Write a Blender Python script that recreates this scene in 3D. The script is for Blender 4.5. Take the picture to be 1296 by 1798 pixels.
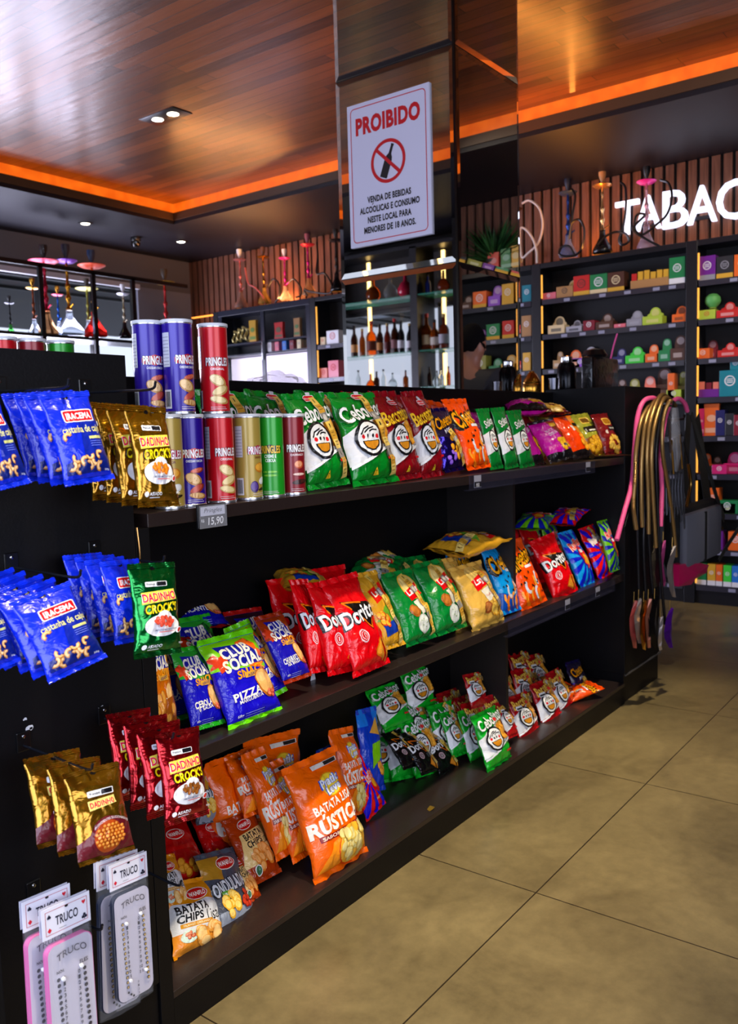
import bpy, bmesh, math, random
from mathutils import Vector, Matrix, noise

for o in list(bpy.data.objects):
    bpy.data.objects.remove(o)
SC = bpy.context.scene
COL = SC.collection
PI = math.pi
random.seed(7)

# ------------------------------------------------------------------ camera
# axes of the room: X runs along the snack gondola, Y towards the storefront, Z up
YAW, PITCH, ROLL, FPX, CAMZ = 0.923085, 0.0962411, -0.0281181, 1518.09, 1.5
_fw = Vector((math.sin(YAW) * math.cos(PITCH), math.cos(YAW) * math.cos(PITCH), -math.sin(PITCH)))
_r = Vector((math.cos(YAW), -math.sin(YAW), 0))
_u = _r.cross(_fw)
CR = _r * math.cos(ROLL) + _u * math.sin(ROLL)
CU = -_r * math.sin(ROLL) + _u * math.cos(ROLL)
CF = _fw
CAM = Vector((0, 0, CAMZ))
cd = bpy.data.cameras.new('camera')
cam = bpy.data.objects.new('camera', cd)
COL.objects.link(cam)
cd.sensor_fit = 'VERTICAL'
cd.sensor_height = 24.0
cd.sensor_width = 24.0 * 1296 / 1798
cd.lens = FPX * 24.0 / 1798
cd.clip_start = 0.02
cd.dof.use_dof = True
cd.dof.focus_distance = 2.35
cd.dof.aperture_fstop = 3.4
m = Matrix((CR, CU, -CF)).transposed().to_4x4()
m.translation = CAM
cam.matrix_world = m
SC.camera = cam

# ------------------------------------------------------------------ exposure, world
SC.view_settings.view_transform = 'Standard'
SC.view_settings.look = 'None'
SC.view_settings.gamma = 1
SC.view_settings.use_curve_mapping = False
SC.view_settings.exposure = 0.12
w = bpy.data.worlds.new('world')
SC.world = w
w.use_nodes = True
wn = w.node_tree.nodes
bg = wn['Background']
bg.inputs[0].default_value = (0.72, 0.80, 1.0, 1.0)   # overcast sky outside
bg.inputs[1].default_value = 1.3


def lamp(name, kind, loc, power, color, size=0.1, target=None, spot=None, size_y=None, blend=0.6, spread=None):
    d = bpy.data.lights.new(name, kind)
    d.energy = power
    d.color = color
    if kind == 'AREA':
        d.size = size
        if size_y:
            d.shape = 'RECTANGLE'
            d.size_y = size_y
        if spread:
            d.spread = spread
    elif kind == 'SPOT':
        d.shadow_soft_size = size
        d.spot_size = math.radians(spot)
        d.spot_blend = blend
    else:
        d.shadow_soft_size = size
    o = bpy.data.objects.new(name, d)
    COL.objects.link(o)
    o.location = loc
    if target is not None:
        v = Vector(target) - Vector(loc)
        o.rotation_euler = v.to_track_quat('-Z', 'Y').to_euler()
    return o


WARM = (1.0, 0.80, 0.55)
COOL = (0.66, 0.74, 1.0)
AMBER = (1.0, 0.36, 0.06)
# daylight through the shop windows behind and to the left of the viewer
lamp('window_daylight', 'AREA', (-0.93, 0.9, 1.75), 75, COOL, 2.6, (2.0, 1.7, 1.1), size_y=1.9)
lamp('window_daylight', 'AREA', (0.9, -2.4, 1.9), 50, (0.86, 0.88, 1.0), 2.6, (2.4, 1.7, 0.8), size_y=1.8)
# daylight through the storefront (left)
lamp('storefront_daylight', 'AREA', (3.5, 8.75, 1.5), 620, (0.74, 0.74, 1.0), 6.0, (3.5, 4.0, 1.9), size_y=1.9)
# recessed ceiling spots over the aisle
AISLE_SPOTS = [(1.2, 0.78), (2.1, 0.88), (3.05, 0.92), (4.15, 0.95)]
for x, y in AISLE_SPOTS:
    lamp('aisle_spot_light', 'SPOT', (x, y, 3.77), 400, (1.0, 0.86, 0.60), 0.05, (x + 0.02, y + 0.44, 0.0), spot=38, blend=1.0)
# amber strips washing the slatted wall above the cabinets
lamp('slat_wash_light', 'AREA', (7.36, 3.0, 2.93), 42, AMBER, 0.05, (7.45, 3.0, 3.6), size_y=5.6)
lamp('slat_wash_light', 'AREA', (7.36, 6.6, 2.93), 44, (1.0, 0.42, 0.14), 0.05, (7.45, 6.6, 3.6), size_y=3.2)
# amber cove strips around the wooden ceiling tray
lamp('cove_light', 'AREA', (5.93, 2.6, 3.755), 5, AMBER, 0.04, (5.0, 2.6, 3.80), size_y=8.4)
# two added fill spots, out of view to the right, brightening the tobacco shelves
WALL_FILLS = [(4.95, 0.35, 3.0), (5.3, -0.45, 1.4)]
for x, y, ty in WALL_FILLS:
    lamp('wall_fill_light', 'SPOT', (x, y, 3.77), 170, (1.0, 0.82, 0.62), 0.05, (7.1, ty, 1.7), spot=75, blend=1.0)


# ------------------------------------------------------------------ pixel helpers (a pixel's ray meets a real plane)
def ray(px, py):
    return CF + CR * ((px - 648) / FPX) + CU * ((899 - py) / FPX)


def hit(px, py, ax, v):
    d = ray(px, py)
    i = 'XYZ'.index(ax)
    return CAM + d * ((v - CAM[i]) / d[i])


def hitp(px, py, p0, n):
    d = ray(px, py)
    return CAM + d * ((p0 - CAM).dot(n) / d.dot(n))


# ------------------------------------------------------------------ materials
def lin(h):
    h = h.lstrip('#')
    out = []
    for i in (0, 2, 4):
        c = int(h[i:i + 2], 16) / 255
        out.append(c / 12.92 if c <= 0.04045 else ((c + 0.055) / 1.055) ** 2.4)
    return (out[0], out[1], out[2], 1.0)


_M = {}


def M(h, rough=0.4, metal=0.0, coat=0.0, emit=0.0, bump=0.0, bscale=40.0, spec=0.5, trans=0.0, alpha=1.0, ior=1.45):
    key = (h, rough, metal, coat, emit, bump, bscale, spec, trans, alpha)
    if key in _M:
        return _M[key]
    m = bpy.data.materials.new('mat_' + h.lstrip('#'))
    m.use_nodes = True
    nt = m.node_tree
    b = nt.nodes['Principled BSDF']
    c = lin(h)
    b.inputs['Base Color'].default_value = c
    b.inputs['Roughness'].default_value = rough
    b.inputs['Metallic'].default_value = metal
    b.inputs['Coat Weight'].default_value = coat
    b.inputs['Coat Roughness'].default_value = 0.08
    b.inputs['Specular IOR Level'].default_value = spec
    b.inputs['IOR'].default_value = ior
    if trans:
        b.inputs['Transmission Weight'].default_value = trans
    if alpha < 1:
        b.inputs['Alpha'].default_value = alpha
    if emit:
        b.inputs['Emission Color'].default_value = c
        b.inputs['Emission Strength'].default_value = emit
    if bump:
        tc = nt.nodes.new('ShaderNodeTexCoord')
        n = nt.nodes.new('ShaderNodeTexNoise')
        n.inputs['Scale'].default_value = bscale
        n.inputs['Detail'].default_value = 3
        n.inputs['Distortion'].default_value = 1.2
        bp = nt.nodes.new('ShaderNodeBump')
        bp.inputs['Strength'].default_value = bump
        bp.inputs['Distance'].default_value = 0.01
        nt.links.new(tc.outputs['Object'], n.inputs['Vector'])
        nt.links.new(n.outputs['Fac'], bp.inputs['Height'])
        nt.links.new(bp.outputs['Normal'], b.inputs['Normal'])
        nt.links.new(bp.outputs['Normal'], b.inputs['Coat Normal'])
    _M[key] = m
    return m


def vivid(h, k=1.22):
    """printing inks on film: a little purer than the plain colour"""
    h = h.lstrip('#')
    c = [int(h[i:i + 2], 16) / 255 for i in (0, 2, 4)]
    g = sum(c) / 3
    c = [min(1, max(0, g + (x - g) * k)) for x in c]
    return ''.join('%02x' % round(x * 255) for x in c)


def FILM(h):
    return M(vivid(h), 0.27, 0.0, 0.5, bump=0.5, bscale=24, spec=0.45)


def FOIL(h):
    return M(vivid(h, 1.1), 0.20, 0.88, 0.5, bump=0.5, bscale=13)


def INK(h):
    return M(vivid(h), 0.30, 0.0, 0.45, bump=0.4, bscale=24, spec=0.4)


BLACKWOOD = M('08070a', 0.45, bump=0.05, bscale=90, spec=0.25)
BLACKMET = M('060608', 0.3, 0.0, 0.2)
CHROME = M('c8c8cc', 0.16, 1.0)
GOLD = M('c08a35', 0.24, 1.0)
BRASS = M('8a6a35', 0.28, 1.0)
CLEAR = M('ffffff', 0.05, trans=1.0, ior=1.12)
PLASTIC = M('e9ecf4', 0.12, alpha=0.08, spec=0.9)
WHITE = M('e8e8ec', 0.4)


# ------------------------------------------------------------------ mesh builder
class MB:
    def __init__(self):
        self.bm = bmesh.new()
        self.mats = []

    def mi(self, mat):
        if mat not in self.mats:
            self.mats.append(mat)
        return self.mats.index(mat)

    def face(self, pts, mat):
        f = self.bm.faces.new([self.bm.verts.new(p) for p in pts])
        f.material_index = self.mi(mat)
        return f

    def box(self, lo, hi, mat, bev=0.0, mtx=None):
        lo, hi = Vector(lo), Vector(hi)
        r = bmesh.ops.create_cube(self.bm, size=1.0)
        vs = r['verts']
        d = hi - lo
        c = (hi + lo) / 2
        for v in vs:
            v.co = Vector((v.co.x * d.x + c.x, v.co.y * d.y + c.y, v.co.z * d.z + c.z))
        fs = set(f for v in vs for f in v.link_faces)
        k = self.mi(mat)
        for f in fs:
            f.material_index = k
        if bev:
            es = list(set(e for v in vs for e in v.link_edges))
            g = bmesh.ops.bevel(self.bm, geom=es, offset=bev, segments=2, affect='EDGES', profile=0.5)
            vs = list(set(v for f in g['faces'] for v in f.verts) | set(v for v in vs if v.is_valid))
        if mtx is not None:
            for v in vs:
                if v.is_valid:
                    v.co = mtx @ v.co
        return self

    def lathe(self, prof, mat, loc=(0, 0, 0), n=24, mtx=None):
        loc = Vector(loc)
        k = self.mi(mat)
        rings = []
        for r, z in prof:
            if r < 1e-5:
                p = Vector((0, 0, z))
                p = (mtx @ p if mtx is not None else p) + loc
                rings.append([self.bm.verts.new(p)])
            else:
                ring = []
                for i in range(n):
                    a = 2 * PI * i / n
                    p = Vector((r * math.cos(a), r * math.sin(a), z))
                    p = (mtx @ p if mtx is not None else p) + loc
                    ring.append(self.bm.verts.new(p))
                rings.append(ring)
        for a, b in zip(rings, rings[1:]):
            for i in range(n):
                j = (i + 1) % n
                if len(a) == 1 and len(b) == 1:
                    continue
                if len(a) == 1:
                    vs = [a[0], b[i], b[j]]
                elif len(b) == 1:
                    vs = [a[i], a[j], b[0]]
                else:
                    vs = [a[i], a[j], b[j], b[i]]
                f = self.bm.faces.new(vs)
                f.material_index = k
        return self

    def tube(self, pts, rad, mat, n=8, rib=0.0):
        pts = [Vector(p) for p in pts]
        k = self.mi(mat)
        rings = []
        prev = None
        for i, p in enumerate(pts):
            t = (pts[min(i + 1, len(pts) - 1)] - pts[max(i - 1, 0)])
            if t.length < 1e-9:
                t = Vector((0, 0, 1))
            t.normalize()
            if prev is None:
                a = t.orthogonal().normalized()
            else:
                a = (prev - t * prev.dot(t))
                a = a.normalized() if a.length > 1e-6 else t.orthogonal().normalized()
            prev = a
            b = t.cross(a)
            r = rad[i] if isinstance(rad, (list, tuple)) else rad
            if rib:
                r = r * (1 + (rib if i % 2 else -rib))
            rings.append([self.bm.verts.new(p + (a * math.cos(2 * PI * j / n) + b * math.sin(2 * PI * j / n)) * r) for j in range(n)])
        for a, b in zip(rings, rings[1:]):
            for j in range(n):
                f = self.bm.faces.new([a[j], a[(j + 1) % n], b[(j + 1) % n], b[j]])
                f.material_index = k
        for rg in (rings[0], rings[-1]):
            f = self.bm.faces.new(rg)
            f.material_index = k
        return self

    def prism(self, poly, mat, axis, lo, hi):
        """poly: list of 2-D points; extruded along axis between lo and hi."""
        def P(a, b, c):
            return {'X': Vector((c, a, b)), 'Y': Vector((a, c, b)), 'Z': Vector((a, b, c))}[axis]
        k = self.mi(mat)
        A = [self.bm.verts.new(P(a, b, lo)) for a, b in poly]
        B = [self.bm.verts.new(P(a, b, hi)) for a, b in poly]
        fs = [self.bm.faces.new(A), self.bm.faces.new(B)]
        n = len(poly)
        for i in range(n):
            fs.append(self.bm.faces.new([A[i], A[(i + 1) % n], B[(i + 1) % n], B[i]]))
        for f in fs:
            f.material_index = k
        return self

    def build(self, name, parent=None, smooth=False, angle=0.6, mtx=None, recalc=True):
        if recalc:
            bmesh.ops.recalc_face_normals(self.bm, faces=self.bm.faces[:])
        me = bpy.data.meshes.new(name)
        self.bm.to_mesh(me)
        self.bm.free()
        for mt in self.mats:
            me.materials.append(mt)
        if smooth:
            for p in me.polygons:
                p.use_smooth = True
            me.set_sharp_from_angle(angle=angle)
        o = bpy.data.objects.new(name, me)
        COL.objects.link(o)
        if parent is not None:
            o.parent = parent
            off = Vector((0, 0, 0))
            q = parent
            while q is not None:
                off += q.location
                q = q.parent
            me.transform(Matrix.Translation(-off))
        return o


def thing(name, label, cat, loc=(0, 0, 0), group=None):
    o = bpy.data.objects.new(name, None)
    COL.objects.link(o)
    o.empty_display_size = 0.05
    o.location = loc
    return tag(o, label, cat, group)


def tag(o, label, cat, group=None):
    o['label'] = label
    o['category'] = cat
    if group:
        o['group'] = group
    return o


def struct(o, label=None, cat=None):
    o['kind'] = 'structure'
    if label:
        o['label'] = label
    if cat:
        o['category'] = cat
    return o


def dup(root):
    r = root.copy()
    COL.objects.link(r)
    for ch in list(root.children):
        c = ch.copy()
        COL.objects.link(c)
        c.parent = r
        for g in list(ch.children):
            d = g.copy()
            COL.objects.link(d)
            d.parent = c
    return r


def smoothpath(pts, n=8):
    """Catmull-Rom through pts."""
    P = [Vector(p) for p in pts]
    P = [P[0] * 2 - P[1]] + P + [P[-1] * 2 - P[-2]]
    out = []
    for i in range(1, len(P) - 2):
        for k in range(n):
            t = k / n
            a, b, c, d = P[i - 1], P[i], P[i + 1], P[i + 2]
            out.append(0.5 * ((2 * b) + (c - a) * t + (2 * a - 5 * b + 4 * c - d) * t * t + (3 * b - a - 3 * c + d) * t ** 3))
    out.append(P[-2])
    return out


def nodes_mat(name):
    m = bpy.data.materials.new(name)
    m.use_nodes = True
    nt = m.node_tree
    return m, nt, nt.nodes, nt.links, nt.nodes['Principled BSDF']
# ================================================================== ROOM
X0, X1, Y0, Y1 = -1.0, 7.45, -2.6, 8.3
ZS, ZT = 3.60, 3.80            # soffit height, wooden tray height
XS, YS = 6.0, 6.9              # edges of the tray on the tobacco side and on the storefront side
XN, YN = 0.97, -1.4            # near edges of the tray


def mat_floor():
    m, nt, N, L, b = nodes_mat('porcelain_floor')
    tc = N.new('ShaderNodeTexCoord')
    sep = N.new('ShaderNodeSeparateXYZ')
    L.new(tc.outputs['Object'], sep.inputs[0])

    def line(out, off):
        a = N.new('ShaderNodeMath'); a.operation = 'ADD'; a.inputs[1].default_value = -off + 102.0
        L.new(out, a.inputs[0])
        q = N.new('ShaderNodeMath'); q.operation = 'DIVIDE'; q.inputs[1].default_value = 1.02
        L.new(a.outputs[0], q.inputs[0])
        f = N.new('ShaderNodeMath'); f.operation = 'FRACT'
        L.new(q.outputs[0], f.inputs[0])
        g = N.new('ShaderNodeMath'); g.operation = 'LESS_THAN'; g.inputs[1].default_value = 0.0045
        L.new(f.outputs[0], g.inputs[0])
        return g.outputs[0]
    mx = N.new('ShaderNodeMath'); mx.operation = 'MAXIMUM'
    L.new(line(sep.outputs[0], 2.412), mx.inputs[0])
    L.new(line(sep.outputs[1], 1.195), mx.inputs[1])
    n1 = N.new('ShaderNodeTexNoise'); n1.inputs['Scale'].default_value = 2.2; n1.inputs['Detail'].default_value = 9; n1.inputs['Roughness'].default_value = 0.66; n1.inputs['Distortion'].default_value = 0.7
    n2 = N.new('ShaderNodeTexNoise'); n2.inputs['Scale'].default_value = 21; n2.inputs['Detail'].default_value = 6; n2.inputs['Roughness'].default_value = 0.7
    L.new(tc.outputs['Object'], n1.inputs['Vector']); L.new(tc.outputs['Object'], n2.inputs['Vector'])
    r = N.new('ShaderNodeValToRGB')
    r.color_ramp.elements[0].position = 0.30; r.color_ramp.elements[0].color = lin('544830')
    r.color_ramp.elements[1].position = 0.72; r.color_ramp.elements[1].color = lin('877650')
    mixn = N.new('ShaderNodeMath'); mixn.operation = 'MULTIPLY_ADD'; mixn.inputs[1].default_value = 0.35
    L.new(n2.outputs['Fac'], mixn.inputs[0]); 
    sc = N.new('ShaderNodeMath'); sc.operation = 'MULTIPLY'; sc.inputs[1].default_value = 0.68
    L.new(n1.outputs['Fac'], sc.inputs[0]); L.new(sc.outputs[0], mixn.inputs[2])
    L.new(mixn.outputs[0], r.inputs[0])
    mc = N.new('ShaderNodeMix'); mc.data_type = 'RGBA'
    L.new(mx.outputs[0], mc.inputs[0]); L.new(r.outputs[0], mc.inputs[6]); mc.inputs[7].default_value = lin('2a2115')
    L.new(mc.outputs[2], b.inputs['Base Color'])
    rr = N.new('ShaderNodeMapRange'); rr.inputs[3].default_value = 0.22; rr.inputs[4].default_value = 0.46
    L.new(n1.outputs['Fac'], rr.inputs[0]); L.new(rr.outputs[0], b.inputs['Roughness'])
    bp = N.new('ShaderNodeBump'); bp.inputs['Strength'].default_value = 0.06; bp.inputs['Distance'].default_value = 0.004
    L.new(n2.outputs['Fac'], bp.inputs['Height']); L.new(bp.outputs[0], b.inputs['Normal'])
    return m


def mat_planks():
    m, nt, N, L, b = nodes_mat('varnished_planks')
    tc = N.new('ShaderNodeTexCoord')
    sep = N.new('ShaderNodeSeparateXYZ'); L.new(tc.outputs['Object'], sep.inputs[0])

    def op(o_, a_, b_=None, c_=None):
        n_ = N.new('ShaderNodeMath'); n_.operation = o_
        for i_, v_ in enumerate((a_, b_, c_)):
            if v_ is None: continue
            if isinstance(v_, (int, float)): n_.inputs[i_].default_value = v_
            else: L.new(v_, n_.inputs[i_])
        return n_.outputs[0]
    u = op('DIVIDE', op('ADD', sep.outputs[0], 50.0), 0.094)
    iu = op('FLOOR', u); fu = op('FRACT', u)
    rnd = N.new('ShaderNodeTexWhiteNoise'); rnd.noise_dimensions = '1D'; L.new(iu, rnd.inputs['W'])
    v = op('ADD', op('DIVIDE', op('ADD', sep.outputs[1], 50.0), 1.7), op('MULTIPLY', rnd.outputs['Value'], 7.0))
    iv = op('FLOOR', v); fv = op('FRACT', v)
    cmb = N.new('ShaderNodeCombineXYZ'); L.new(iu, cmb.inputs[0]); L.new(iv, cmb.inputs[1])
    r2 = N.new('ShaderNodeTexWhiteNoise'); r2.noise_dimensions = '2D'; L.new(cmb.outputs[0], r2.inputs['Vector'])
    seam = op('MAXIMUM', op('LESS_THAN', fu, 0.055), op('LESS_THAN', fv, 0.003))
    mp2 = N.new('ShaderNodeMapping'); mp2.inputs['Scale'].default_value = (14, 1.0, 1)
    L.new(tc.outputs['Object'], mp2.inputs[0])
    n = N.new('ShaderNodeTexNoise'); n.inputs['Scale'].default_value = 3; n.inputs['Detail'].default_value = 8; n.inputs['Roughness'].default_value = 0.65; n.inputs['Distortion'].default_value = 0.5
    L.new(mp2.outputs[0], n.inputs[0])
    fac = op('ADD', op('MULTIPLY', n.outputs['Fac'], 0.6), op('MULTIPLY', r2.outputs['Value'], 0.45))
    r = N.new('ShaderNodeValToRGB')
    r.color_ramp.elements[0].position = 0.25; r.color_ramp.elements[0].color = lin('3c1a0a')
    r.color_ramp.elements[1].position = 0.80; r.color_ramp.elements[1].color = lin('8a4a1c')
    L.new(fac, r.inputs[0])
    mc = N.new('ShaderNodeMix'); mc.data_type = 'RGBA'
    L.new(seam, mc.inputs[0]); L.new(r.outputs[0], mc.inputs[6]); mc.inputs[7].default_value = lin('0c0503')
    L.new(mc.outputs[2], b.inputs['Base Color'])
    b.inputs['Roughness'].default_value = 0.34
    b.inputs['Coat Weight'].default_value = 0.5; b.inputs['Coat Roughness'].default_value = 0.2
    b.inputs['Coat Tint'].default_value = (1.0, 0.86, 0.7, 1)
    n3 = N.new('ShaderNodeTexNoise'); n3.inputs['Scale'].default_value = 2.2; n3.inputs['Detail'].default_value = 5
    mp3 = N.new('ShaderNodeMapping'); mp3.inputs['Scale'].default_value = (9, 1.2, 1)
    L.new(tc.outputs['Object'], mp3.inputs[0]); L.new(mp3.outputs[0], n3.inputs[0])
    ht = op('ADD', op('MULTIPLY', n3.outputs['Fac'], 0.8), op('ADD', op('MULTIPLY', seam, -0.8), op('MULTIPLY', r2.outputs['Value'], 0.25)))
    bp = N.new('ShaderNodeBump'); bp.inputs['Strength'].default_value = 0.30; bp.inputs['Distance'].default_value = 0.007
    L.new(ht, bp.inputs['Height']); L.new(bp.outputs[0], b.inputs['Normal']); L.new(bp.outputs[0], b.inputs['Coat Normal'])
    return m


def mat_slat():
    m, nt, N, L, b = nodes_mat('slat_wood')
    tc = N.new('ShaderNodeTexCoord')
    mp = N.new('ShaderNodeMapping'); mp.inputs['Scale'].default_value = (12, 12, 0.8)
    L.new(tc.outputs['Object'], mp.inputs[0])
    n = N.new('ShaderNodeTexNoise'); n.inputs['Scale'].default_value = 5; n.inputs['Detail'].default_value = 6
    L.new(mp.outputs[0], n.inputs[0])
    r = N.new('ShaderNodeValToRGB')
    r.color_ramp.elements[0].position = 0.3; r.color_ramp.elements[0].color = lin('5a3424')
    r.color_ramp.elements[1].position = 0.75; r.color_ramp.elements[1].color = lin('8a5a42')
    L.new(n.outputs['Fac'], r.inputs[0]); L.new(r.outputs[0], b.inputs['Base Color'])
    b.inputs['Roughness'].default_value = 0.5
    return m


FLOORM, PLANK, SLAT = mat_floor(), mat_planks(), mat_slat()
PAINT = M('6e6a6c', 0.7, bump=0.03)
SOFFIT = M('15131b', 0.48, bump=0.02, spec=0.35)
FASCIA = M('4a3320', 0.45)
DARKW = M('17161b', 0.6)

q = MB(); q.box((X0, Y0, -0.1), (X1, Y1, 0), FLOORM); struct(q.build('floor'))
q = MB(); q.box((XN - 0.08, YN - 0.08, ZT), (XS + 0.08, YS + 0.08, ZT + 0.1), PLANK); struct(q.build('ceiling'))
# lowered soffit ring around the tray: soffit box, fascia lip, planked upstand with the cove glow put in as emission
ring = [((XS, Y0, ZS), (X1, Y1, ZS + 0.108)), ((X0, Y0, ZS), (XN, Y1, ZS + 0.108)),
        ((XN, YS, ZS), (XS, Y1, ZS + 0.108)), ((XN, Y0, ZS), (XS, YN, ZS + 0.108))]
q = MB()
for lo, hi in ring:
    q.box(lo, hi, SOFFIT)
struct(q.build('ceiling_soffit'))
q = MB()
t = 0.012
q.box((XS - t, YN, ZS + 0.035), (XS, YS, ZS + 0.108), FASCIA)
q.box((XN, YN, ZS + 0.035), (XN + t, YS, ZS + 0.108), FASCIA)
q.box((XN, YS - t, ZS + 0.035), (XS, YS, ZS + 0.108), FASCIA)
q.box((XN, YN, ZS + 0.035), (XS, YN + t, ZS + 0.108), FASCIA)
struct(q.build('trim_1'))


def mat_upstand_glow():  # upstand wood made to emit, standing for the amber cove light falling on it
    m, nt, N, L, b = nodes_mat('cove_glow_upstand')
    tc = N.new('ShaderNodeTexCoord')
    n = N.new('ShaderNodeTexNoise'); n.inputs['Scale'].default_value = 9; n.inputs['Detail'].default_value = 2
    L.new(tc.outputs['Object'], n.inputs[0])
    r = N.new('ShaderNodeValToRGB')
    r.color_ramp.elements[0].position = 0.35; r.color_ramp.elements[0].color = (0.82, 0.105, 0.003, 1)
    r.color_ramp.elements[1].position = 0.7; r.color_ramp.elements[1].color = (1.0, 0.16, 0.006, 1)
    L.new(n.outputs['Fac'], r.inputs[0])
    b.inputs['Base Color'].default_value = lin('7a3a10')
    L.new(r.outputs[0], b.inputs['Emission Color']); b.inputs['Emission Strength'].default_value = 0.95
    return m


UPGLOW = mat_upstand_glow()
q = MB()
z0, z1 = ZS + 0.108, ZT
q.box((XS + 0.006, YN, z0), (XS + 0.05, YS, z1), UPGLOW)
q.box((XN - 0.05, YN, z0), (XN - 0.006, YS, z1), UPGLOW)
q.box((XN - 0.05, YS + 0.006, z0), (XS + 0.05, YS + 0.05, z1), UPGLOW)
q.box((XN - 0.05, YN - 0.05, z0), (XS + 0.05, YN - 0.006, z1), UPGLOW)
tag(q.build('glowing_upstand'), 'planked upstand around the recessed wooden ceiling, its amber cove glow put in as emission', 'light strip')

# tobacco-side wall: vertical wooden slats
q = MB()
q.box((X1, Y0, 0), (X1 + 0.1, Y1, ZS + 0.2), M('120d0c', 0.8))
k = Y0
while k < Y1:
    q.box((X1 - 0.022, k, 0), (X1, k + 0.074, ZS), SLAT, 0.004)
    k += 0.092
struct(q.build('wall_back'))
# storefront wall: grey header, window opening below
WT = 3.22
q = MB()
q.box((X0, Y1, WT), (X1, Y1 + 0.14, ZS + 0.2), PAINT)
q.box((X0, Y1, 0), (X1, Y1 + 0.14, 0.35), PAINT)
q.box((6.62, Y1, 0.35), (X1, Y1 + 0.14, WT), M('8b8c96', 0.6))
struct(q.build('wall_left'))
q = MB(); q.box((X0, Y1 - 0.05, WT - 0.035), (6.62, Y1, WT + 0.02), M('d8d8de', 0.4)); struct(q.build('trim_2'))
# wall behind the bar and window openings behind the viewer
q = MB()
q.box((X0 - 0.14, 2.5, 0), (X0, 3.9, ZS + 0.2), DARKW)
q.box((X0 - 0.14, 3.9, 0), (X0, Y1, 0.9), DARKW)
q.box((X0 - 0.14, 3.9, 2.88), (X0, Y1, ZS + 0.2), DARKW)
q.box((X0 - 0.14, Y0, 0), (X0, 2.5, 0.7), DARKW)
q.box((X0 - 0.14, Y0, 2.9), (X0, 2.5, ZS + 0.2), DARKW)
struct(q.build('wall_front'))
q = MB()
q.box((X0, Y0 - 0.1, 0), (X1, Y0, 0.8), DARKW)
q.box((X0, Y0 - 0.1, 2.9), (X1, Y0, ZS + 0.2), DARKW)
q.box((2.6, Y0 - 0.1, 0.8), (X1, Y0, 2.9), DARKW)
struct(q.build('wall_right'))
FRAME = M('08080a', 0.4)
GLASS = M('0c1016', 0.0, alpha=0.07, spec=0.6)


def window(n, lo, hi, axis, splits, z0, z1, pos, mull=0.045):
    root = bpy.data.objects.new('window_%d' % n, None)
    COL.objects.link(root)
    struct(root)
    q = MB()

    def bx(a0, a1, b0, b1, d0, d1, mat, mb):
        if axis == 'X':
            mb.box((a0, pos + d0, b0), (a1, pos + d1, b1), mat)
        else:
            mb.box((pos + d0, a0, b0), (pos + d1, a1, b1), mat)
    for a in [lo] + splits + [hi]:
        bx(a - mull / 2, a + mull / 2, z0, z1, 0.0, 0.06, FRAME, q)
    bx(lo, hi, z0, z0 + mull, 0.0, 0.06, FRAME, q)
    bx(lo, hi, z1 - mull, z1, 0.0, 0.06, FRAME, q)
    q.build('window_frame', root)
    g = MB()
    bx(lo, hi, z0, z1, 0.025, 0.031, GLASS, g)
    g.build('pane', root)


window(1, X0 + 0.02, 6.60, 'X', [0.4, 1.75, 3.1, 4.45, 5.37, 6.02], 0.35, WT, Y1 + 0.04)
window(2, 3.95, Y1 - 0.05, 'Y', [5.27, 6.7], 0.9, 2.88, X0 - 0.10)
window(3, Y0 + 0.05, 2.45, 'Y', [-0.9, 0.8], 0.7, 2.9, X0 - 0.10)
window(4, X0 + 0.05, 2.6, 'X', [0.8], 0.8, 2.9, Y0 - 0.08)
# forecourt outside the storefront: canopy with steel grid, paving and a pale far wall
q = MB()
q.box((-6, Y1 + 0.2, 3.42), (16, 14.2, 3.6), M('050509', 0.6))
for k in range(4):
    q.box((-6, Y1 + 0.35 + k * 0.55, 3.39), (16, Y1 + 0.40 + k * 0.55, 3.42), M('08080a', 0.5))
for k in range(14):
    for j in range(1):
        q.box((-5 + k * 1.5, Y1 + 0.42 + j * 1.1, 3.40), (-3.75 + k * 1.5, Y1 + 0.86 + j * 1.1, 3.42), M('7d93b0', 0.4))
struct(q.build('trim_3'))
q = MB(); q.box((-12, Y1 + 0.15, -0.12), (24, 34, -0.02), M('d2d0d4', 0.8)); q.box((-14, Y0 - 6, -0.12), (X0 - 0.15, Y1 + 0.15, -0.02), M('a9a6a2', 0.8))
q.box((X0 - 0.15, Y0 - 6, -0.12), (X1, Y0 - 0.1, -0.02), M('a9a6a2', 0.8)); struct(q.build('floor_forecourt'))
q = MB(); q.box((-12, 30, -0.02), (24, 30.3, 2.2), M('e6e6ee', 0.8)); struct(q.build('wall_far'))


# recessed downlights
def downlight(x, y, z, label, double=False, r=0.042, grp='recessed ceiling downlights', rot=0.0):
    t_ = thing('downlight', label, 'ceiling light', (x, y, z), grp)
    q = MB()
    if double:
        q.box((-0.19, -0.09, -0.006), (0.19, 0.09, 0.0), BLACKMET, 0.002)
    else:
        q.lathe([(r + 0.03, 0.0), (r + 0.028, -0.007), (r + 0.004, -0.008), (r, 0.0)], M('1d1a1c', 0.4), n=20)
    o = q.build('trim_ring', t_, True)
    o.data.transform(Matrix.Translation((x, y, z)))
    for s in ((-0.085, 0.085) if double else (0,)):
        b = MB()
        b.lathe([(0, -0.012), (r * 0.7, -0.0115), (r, -0.007), (r, 0)], M('fff4dc', 0.4, emit=14.0), (x + s, y, z), n=16)
        b.build('lamp', t_, True)
    if double:
        t_.rotation_euler = (0, 0, rot)
    return t_


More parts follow.
